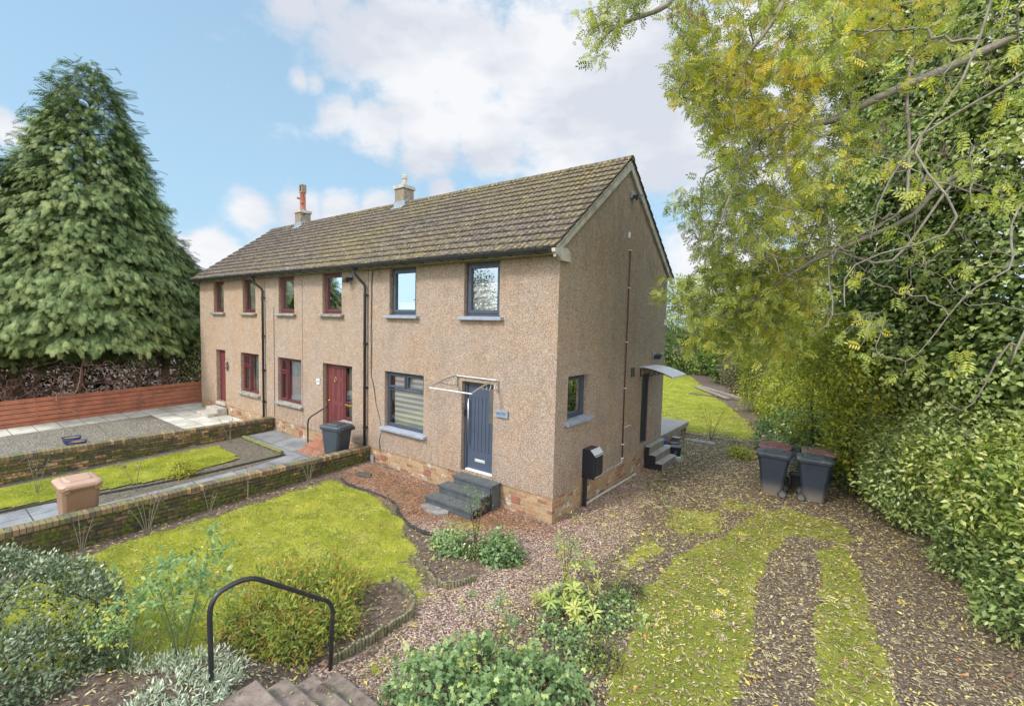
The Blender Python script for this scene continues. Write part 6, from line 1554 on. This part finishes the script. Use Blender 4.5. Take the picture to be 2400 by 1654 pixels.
# ---- foreground planting
hz_ = lambda x, y: float(hgt(x, y))
c = D_(40, 1590, 4.9)
co = bush('cotoneaster_shrub', 'dense small-leaved cotoneaster with orange berries in the bottom left corner', 'shrub', [((-2.1, -7.05, .50), (1.0, .75, .76)), ((-1.35, -7.25, .36), (.72, .55, .66)), ((-2.9, -7.4, .55), (.85, .75, .75)), ((-1.7, -7.0, .15), (.95, .65, .5)), ((-1.45, -7.55, .45), (.85, .6, .6))], 6200, 14, LEAF, .046, .045, M['l_coto'], uni(.15, .75), seed=90, lump=.12, inner=.15, droop=-.2)
P, Nn, loc, r = co[1:]; k = r.choice(len(P), 260); b = place(LEAF, P[k]+r.normal(size=(260, 3))*.03, rdir(260, r), rdir(260, r), .018, .5); 
tv = np.array([(0,0,-1),(1,0,0),(0,1,0),(-1,0,0),(0,-1,0),(0,0,1)], float)*.5; OCT = (tv, np.array([(0,2,1,1),(0,3,2,2),(0,4,3,3),(0,1,4,4),(5,1,2,2),(5,2,3,3),(5,3,4,4),(5,4,1,1)]))
foliage('berries', local([place(OCT, P[k]+Nn[k]*.02+r.normal(size=(260, 3))*.03, rdir(260, r), rdir(260, r), .016, .5)], loc), M['berry'], co[0])
sp = bush('spirea_shrub', 'spreading spirea with dried brown flower heads behind the foreground handrail', 'shrub', [((-1.0, -4.25, .05), (.62, .5, .46)), ((-.5, -4.6, .02), (.36, .38, .40)), ((-1.45, -4.75, .08), (.6, .45, .44)), ((-.8, -5.1, .14), (.5, .36, .40)), ((-1.3, -5.25, .10), (.5, .35, .34)), ((-.35, -5.15, .10), (.3, .3, .34)), ((-1.75, -4.3, .0), (.4, .35, .28))], 2300, 11, NLEAF, .078, .06, M['l_spir'], uni(.2, .92), seed=91, lump=.42, inner=.5, droop=-.1)
P, Nn, loc, r = sp[1:]; k = np.where(Nn[:, 2] > .55)[0]; k = r.choice(k, 46); Q = np.repeat(P[k]+np.array([0, 0, .07]), 26, 0)+r.normal(size=(46*26, 3))*np.array([.032, .032, .012])
foliage('flower_heads', local([place(OCT, Q, rdir(len(Q), r), rdir(len(Q), r), .017, .5)], loc), M['dryflower'], sp[0])
gm = bush('geranium', 'mound of blue-green hardy geranium at the bottom centre of the photo', 'plant', [((1.75, -4.15, -.02), (.62, .55, .42)), ((2.15, -3.85, -.02), (.55, .5, .36)), ((1.45, -4.6, .10), (.5, .45, .40)), ((2.2, -4.5, .1), (.55, .5, .40)), ((1.35, -3.95, 0), (.35, .35, .28))], 1500, 9, PALM, .062, .05, M['l_ger'], uni(.15, .85), seed=92, lump=.28, inner=.25, droop=-.05, flat=.25)
P, Nn, loc, r = gm[1:]; k = r.choice(np.where(Nn[:, 2] > .5)[0], 9); foliage('flowers', local([place(ROSETTE, P[k]+np.array([0, 0, .07]), rdir(9, r)*.2+np.array([0, 1., .2]), np.tile([0, 0, 1.], (9, 1)), .022, .5)], loc), M['flower'], gm[0])
bush('geranium', 'small rounded geranium at the tip of the bed below the timber steps', 'plant', [((.08, -1.72, .08), (.38, .34, .34))], 330, 9, PALM, .06, .045, M['l_ger'], uni(.1, .6), seed=93, lump=.3, flat=.3, inner=.3)
bush('geranium', 'small low geranium beside the black lawn edging', 'plant', [((-.85, -2.05, .06), (.34, .28, .26))], 220, 9, PALM, .055, .045, M['l_ger'], uni(.3, .8), seed=94, lump=.35, flat=.3, inner=.3)
bush('ground_cover', 'low leafy ground cover in the island bed between gravel path and drive', 'plant', [((1.9, -2.5, -.08), (.55, .7, .22)), ((2.25, -2.0, -.08), (.5, .6, .20)), ((1.6, -2.1, -.06), (.4, .5, .22)), ((2.3, -2.95, -.06), (.4, .35, .17))], 1500, 9, PALM, .045, .045, M['l_ger'], uni(.1, .9), seed=95, lump=.25, flat=.3)
bush('rhododendron_shrub', 'small yellow-green rhododendron in the island bed beside the drive', 'shrub', [((1.75, -1.95, .34), (.26, .26, .22)), ((1.95, -2.3, .20), (.24, .24, .18)), ((1.45, -2.35, .16), (.2, .2, .16))], 60, 1, ROSETTE, .13, .03, M['l_rho'], uni(.6, .9), seed=96, flat=.1, lump=.1)
bush('silver_plant', 'silvery-white mat plant at the foot of the foreground handrail', 'plant', [((-.22, -6.2, .42), (.42, .40, .20)), ((.12, -6.5, .56), (.36, .40, .18)), ((-.55, -6.45, .36), (.42, .35, .22)), ((.42, -6.75, .58), (.35, .3, .14))], 1300, 10, NLEAF, .05, .04, M['l_silver'], uni(.2, .9), seed=97, droop=-.4, flat=.6, stems=False)
bush('silver_plant', 'silvery mat plant on the left flank of the geranium mound', 'plant', [((1.18, -4.45, .06), (.26, .40, .20))], 240, 10, NLEAF, .045, .035, M['l_silver'], uni(.3, .9), seed=98, droop=-.4, flat=.6, stems=False)
bush('yellow_shrub', 'small yellow-green shrub at the edge of the middle lawn', 'shrub', [((-8.62, -3.62, .12), (.30, .26, .26))], 190, 9, NLEAF, .07, .05, M['l_yel'], uni(.4, .95), seed=99)
bush('yellow_shrub', 'small yellow-green shrub in the leaf litter beyond the composite steps', 'shrub', [((1.9, 7.9, .10), (.34, .3, .22))], 170, 9, LEAF, .07, .06, M['l_yel'], uni(.3, .8), seed=100)
bush('heather', 'low bushy heather in the island bed nearest the drive', 'plant', [((2.55, -2.9, .05), (.28, .22, .20))], 260, 9, NLEAF, .03, .035, M['l_yel'], uni(.1, .6), seed=101)
bush('heather', 'grey-green low heather at the back of the island bed', 'plant', [((2.2, -1.35, .02), (.35, .26, .15))], 240, 9, NLEAF, .035, .04, M['l_mid'], uni(.3, .8), seed=104)
bush('fern_clump', 'dark leafy clump below the small rounded geranium', 'plant', [((-.42, -1.95, .14), (.26, .22, .30))], 200, 9, LEAF, .04, .05, M['l_dark'], uni(.3, .9), seed=102)

def rose(label, base, h, n_st, leaves, seed, spread=.35, tint=uni(.2, .8), bare=False, mat='l_rose', stem='twig_brown', name='rose_bush', lsz=.05, r0=.008, nt=22):
    r = np.random.default_rng(seed); z0 = hz_(min(base[0], base[0]), base[1]) if base[0] > -5.95 else float(hgt(base[0], base[1])); loc = (base[0], base[1], z0); root = plant(name, label, 'rose' if 'rose' in name else 'shrub', loc)
    limbs = []
    for i in range(n_st):
        a = 2*PI*i/n_st+r.uniform(-.5, .5); s_ = spread*r.uniform(.4, 1.); hh = h*r.uniform(.6, 1.)
        limbs.append(([(0, 0, -.05), (math.cos(a)*s_*.35, math.sin(a)*s_*.35, hh*.4), (math.cos(a)*s_*.8, math.sin(a)*s_*.8, hh*.8), (math.cos(a)*s_*1.05, math.sin(a)*s_*1.05, hh)], r0, r0*.4))
    ends = np.array([l_[0][-1] for l_ in limbs]); mids = np.array([l_[0][2] for l_ in limbs]); 
    k = r.integers(0, len(limbs), nt); f = r.uniform(0, 1, nt)[:, None]; tg = mids[k]*(1-f)+ends[k]*f + r.normal(size=(nt, 3))*np.array([.10, .10, .09])*max(.6, h)
    tg[:, 2] = np.maximum(tg[:, 2], .06)
    A, B, ra, rb = grow(limbs, tg, .0022, .4, .15, .05, r=r); segs_mesh('stems', A, B, ra, rb, M[stem], root, 5)
    if leaves:
        P = np.concatenate([tg, ends]); P = P[r.integers(0, len(P), leaves)]+r.normal(size=(leaves, 3))*.04
        m_ = 5; Q = np.repeat(P, m_, 0)+r.normal(size=(leaves*m_, 3))*.022; foliage('leaves', [place(LEAF, Q, rdir(len(Q), r)-np.array([0, 0, .2]), rdir(len(Q), r)*.6+np.array([0, 0, 1.]), lsz*r.uniform(.7, 1.2, len(Q)), np.clip(np.repeat(tint(leaves, r), m_)+r.normal(size=len(Q))*.1, 0, 1))], M[mat], root)
    return root
c = (-.75, -6.15); rose('tall green-stemmed rose standing before the near lawn, left of the handrail', (c[0], c[1]), 1.35, 6, 190, 110, .48, uni(.3, .9), stem='stem_green', nt=80, lsz=.068)
c = (-.95, -6.55); rose('arching rose with yellowing leaves between the cotoneaster and the tall rose', (c[0], c[1]), .8, 7, 170, 111, .55, uni(.4, 1.), stem='stem_green', nt=50)
rose('slender rose with red hips in the bed below the timber steps', (-.5, -1.75), 1.05, 5, 70, 112, .28, uni(.1, .5), nt=40, lsz=.035)
rose('yellow-tinged rose rising from the back of the island bed', (1.35, -1.75), 1.0, 4, 95, 113, .24, uni(.5, 1.), nt=40, lsz=.04)
rose('rose with orange and blue-green leaves rising out of the geranium mound', (1.75, -4.1), 1.05, 4, 60, 114, .38, uni(.3, 1.), nt=30, lsz=.05)
for i, (x, y, h, lb) in enumerate([(-5.55, -6.05, .75, 'bare pruned rose against the mossy wall, nearest the street'), (-5.5, -5.15, .95, 'large bare rose against the mossy wall in front of the brown bin'), (-5.6, -4.1, .55, 'slight bare rose against the middle of the mossy wall'), (-5.62, -3.35, .8, 'single tall bare stem against the mossy wall'), (-5.55, -2.0, .7, 'bare twiggy rose against the wall end nearest the house'), (-2.75, -1.75, .55, 'bare twiggy bush beside the black edging')]):
    rose(lb, (x, y), h, (4, 7, 3, 2, 5, 5)[i], 0, 120+i, (.22, .34, .2, .1, .26, .3)[i], stem='twig', name='bare_rose', nt=(22, 44, 14, 8, 34, 34)[i], r0=.008)
for i, (x, y, h, lb) in enumerate([(-9.9, -6.0, 1.0, 'bare rose with curled leaves in the middle garden left of the brown bin'), (-8.35, -4.6, .8, 'thin rose with dull purple leaves on the middle path edge'), (-10.85, -1.6, .85, 'upright bare stalks beside the mossy log'), (-10.9, -6.9, .8, 'bare twiggy rose near the street end of the middle garden')]):
    rose(lb, (x, y), h, 3, 14 if i < 2 else 3, 130+i, .3, uni(.3, .9), stem='twig', name='bare_rose', nt=12, mat='l_brown', r0=.008)
rose('tall thin rose with red hips at the edge of the back lawn', (.6, 9.7), 1.35, 6, 14, 140, .55, uni(.7, 1.), nt=40, r0=.007, stem='twig_brown')
rose('thin seedling in the leaf litter near the gable', (2.0, 1.3), .7, 2, 10, 141, .12, uni(.4, .8), nt=10, r0=.005)

# ---- fallen leaves, grass blades, weeds
def ground_scatter(x0, x1, y0, y1, n, dens, r):
    x = r.uniform(x0, x1, n); y = r.uniform(y0, y1, n); gr, gv, ru, li, lu = zones(x, y); k = r.uniform(0, 1, n) < dens(x, y, gr, gv, ru, li, lu)
    x, y = x[k], y[k]; return x, y, top_z(x, y, gr[k]), (gr[k], gv[k], ru[k], li[k], lu[k])
r = np.random.default_rng(200)
def dl(x, y, gr, gv, ru, li, lu):
    p = .95*li + .12*gv + .10*gr*(x < 2) + (.26-.3*li)*lu + .30*(1-gr)*(1-gv) + .08
    p *= .55+.9*fbm(x*1.7, y*1.7, 55); ins = (x > -5.9) & ~((x < 0.02) & (y > -.02) & (y < 8.5)) & (sdist(x, y, [(-17, -.02), (0, -.02), (0, 6.2), (-17, 6.2)]) > 0)
    return np.where(ins, p, 0)
parts = []
for (a, b, c_, d, n, sz) in ((-5.9, 8.6, -7.2, 3, 100000, .047), (-5.9, 8.6, 3, 9.6, 60000, .055), (-3, 6, 9.6, 15, 16000, .08)):
    x, y, z, at = ground_scatter(a, b, c_, d, n, dl, r)
    k = len(x); a_ = r.uniform(0, 2*PI, k); Dv = np.stack([np.cos(a_), np.sin(a_), r.normal(size=k)*.22], 1); Nv = np.stack([r.normal(size=k)*.35, r.normal(size=k)*.35, np.ones(k)], 1)
    red = at[2] > .4
    t = np.clip(r.beta(1.7, 1.9, k)*.9+.02, 0, 1); t = np.where(r.uniform(size=k) < .035, r.uniform(.86, .93, k), t); t = np.where(r.uniform(size=k) < .015, 1., t); t = np.where(red, t*.6, t)
    P = np.stack([x, y, z+.012+r.uniform(0, .012, k)], 1); sz_ = sz*np.exp(np.clip(r.normal(size=k), -2.2, 1.6)*.34)*1.02*np.where(red, .6, 1)
    h_ = r.uniform(size=k) < .82
    parts.append(place(NLEAF, P[h_], Dv[h_], Nv[h_], sz_[h_], t[h_])); parts.append(place(LEAF, P[~h_], Dv[~h_], Nv[~h_], sz_[~h_], t[~h_]))
# whole fallen ash leaves on drive and path
x, y, z, at = ground_scatter(.2, 7.2, -5.5, 4, 900, lambda x, y, gr, gv, ru, li, lu: .22+.25*li, r)
k = len(x); a_ = r.uniform(0, 2*PI, k); parts.append(place(ASH, np.stack([x, y, z+.025], 1), np.stack([np.cos(a_), np.sin(a_), a_*0+.03], 1), np.stack([r.normal(size=k)*.35, r.normal(size=k)*.35, np.ones(k)], 1), .17*r.uniform(.4, 1.2, k), np.clip(r.uniform(.35, .88, k), 0, 1)))
def litter_on(cx, cy, z, hx, hy, n, rz=0., size=.055, ash_=0):
    u, v = r.uniform(-hx, hx, n), r.uniform(-hy, hy, n); x = cx+u*math.cos(rz)-v*math.sin(rz); y = cy+u*math.sin(rz)+v*math.cos(rz); a_ = r.uniform(0, 2*PI, n)
    tp = ASH if ash_ else NLEAF
    parts.append(place(tp, np.stack([x, y, z+r.uniform(.006, .02, n)], 1), np.stack([np.cos(a_), np.sin(a_), r.normal(size=n)*.1], 1), np.stack([r.normal(size=n)*.2, r.normal(size=n)*.2, np.ones(n)], 1), size*r.uniform(.6, 1.3, n), np.clip(r.beta(2, 2, n), .1, .97)))
for k_ in range(4): litter_on(1.15, -5.0-.29*k_-.16, .05+.15*(k_+1)-.08, .75, .13, 22)
for k_ in range(4): litter_on(.9, -5.0-.29*k_-.16, .05+.15*(k_+1)-.07, .5, .1, 2, size=.17, ash_=1)
for bx_, by_, rz_ in ((3.20, 5.03, 0), (4.02, 5.13, 0), (3.12, 5.80, 0), (4.05, 5.88, 0)): litter_on(bx_, by_, 1.062, .25, .2, 75, size=.05); litter_on(bx_, by_, 1.09, .15, .12, 22, size=.045)
for x_, z_, n_ in ((.43, .22, 12), (.24, .43, 8)): litter_on(x_, 5.45, z_, .07, .5, n_, size=.05)
litter_on(.22, 4.86, 2.87, .18, .5, 40, size=.05)
litter_on(-1.0, 8.4, .44, 1.2, 1.6, 50, size=.07); litter_on(-2.0, -.75, .195, .55, .13, 8, size=.05); litter_on(-2.0, -.45, .38, .5, .12, 6, size=.05)
litter_on(-7.1, -4.5, float(hgt(-7.1, -4.5))+.016, .8, 4.2, 90, size=.06); litter_on(-9.8, -4., float(hgt(-9.8, -4))+.05, 1., 2.4, 40, size=.06)
lf = foliage('fallen_leaves', parts, M['litter']); tag(lf, 'litter of fallen ash leaves over path, drive and lawn', 'leaves', kind='stuff')
BL = (np.array([(-.10, 0, 0), (.10, 0, 0), (.02, 1, .15), (-.02, 1, .15)], float), np.array([(0, 1, 2, 3)]))
def blades(name, x, y, z, h, label, r, tint=(.1, .8)):
    k = len(x); a_ = r.uniform(0, 2*PI, k); Dv = np.stack([np.cos(a_)*.55, np.sin(a_)*.55, np.ones(k)], 1); Nv = np.stack([-np.sin(a_), np.cos(a_), a_*0+.01], 1)
    t = np.clip(fbm(x*2.3, y*2.3, 15)*1.2-.15+r.normal(size=k)*.16, tint[0], tint[1]); t = np.where(r.uniform(size=k) < .03, 1, t)
    o = foliage(name, [place(BL, np.stack([x, y, z-.004], 1), Dv, Nv, h*r.uniform(.5, 1.3, k), t)], M['grass']); return tag(o, label, 'grass', kind='stuff')
inhouse = lambda x, y: sdist(x, y, [(-17, 0), (0, 0), (0, 6.2), (-17, 6.2)]) < .02
x, y, z, at = ground_scatter(-5.9, 1.4, -7.4, -.9, 190000, lambda x, y, gr, gv, ru, li, lu: np.where(inhouse(x, y), 0, gr**2), r); blades('grass', x, y, z, .036, 'mossy yellow-green grass of the near lawn', r)
x, y, z, at = ground_scatter(1.2, 6.2, -4.5, 4.4, 110000, lambda x, y, gr, gv, ru, li, lu: gr**2, r); blades('grass', x, y, z, .028, 'moss and grass on the strips of the drive', r, (0, .55))
x, y, z, at = ground_scatter(-8, 3, 9.8, 31, 110000, lambda x, y, gr, gv, ru, li, lu: gr**2, r); blades('grass', x, y, z, .06, 'bright grass of the back lawn', r)
xb, yb = r.uniform(-11, -8.6, 60000), r.uniform(-8.5, -1.9, 60000); k = sdist(xb, yb, LAWNB) < .0; xb, yb = xb[k], yb[k]; blades('grass', xb, yb, hgt(xb, yb)+.03, .035, 'grass of the middle garden lawn', r)
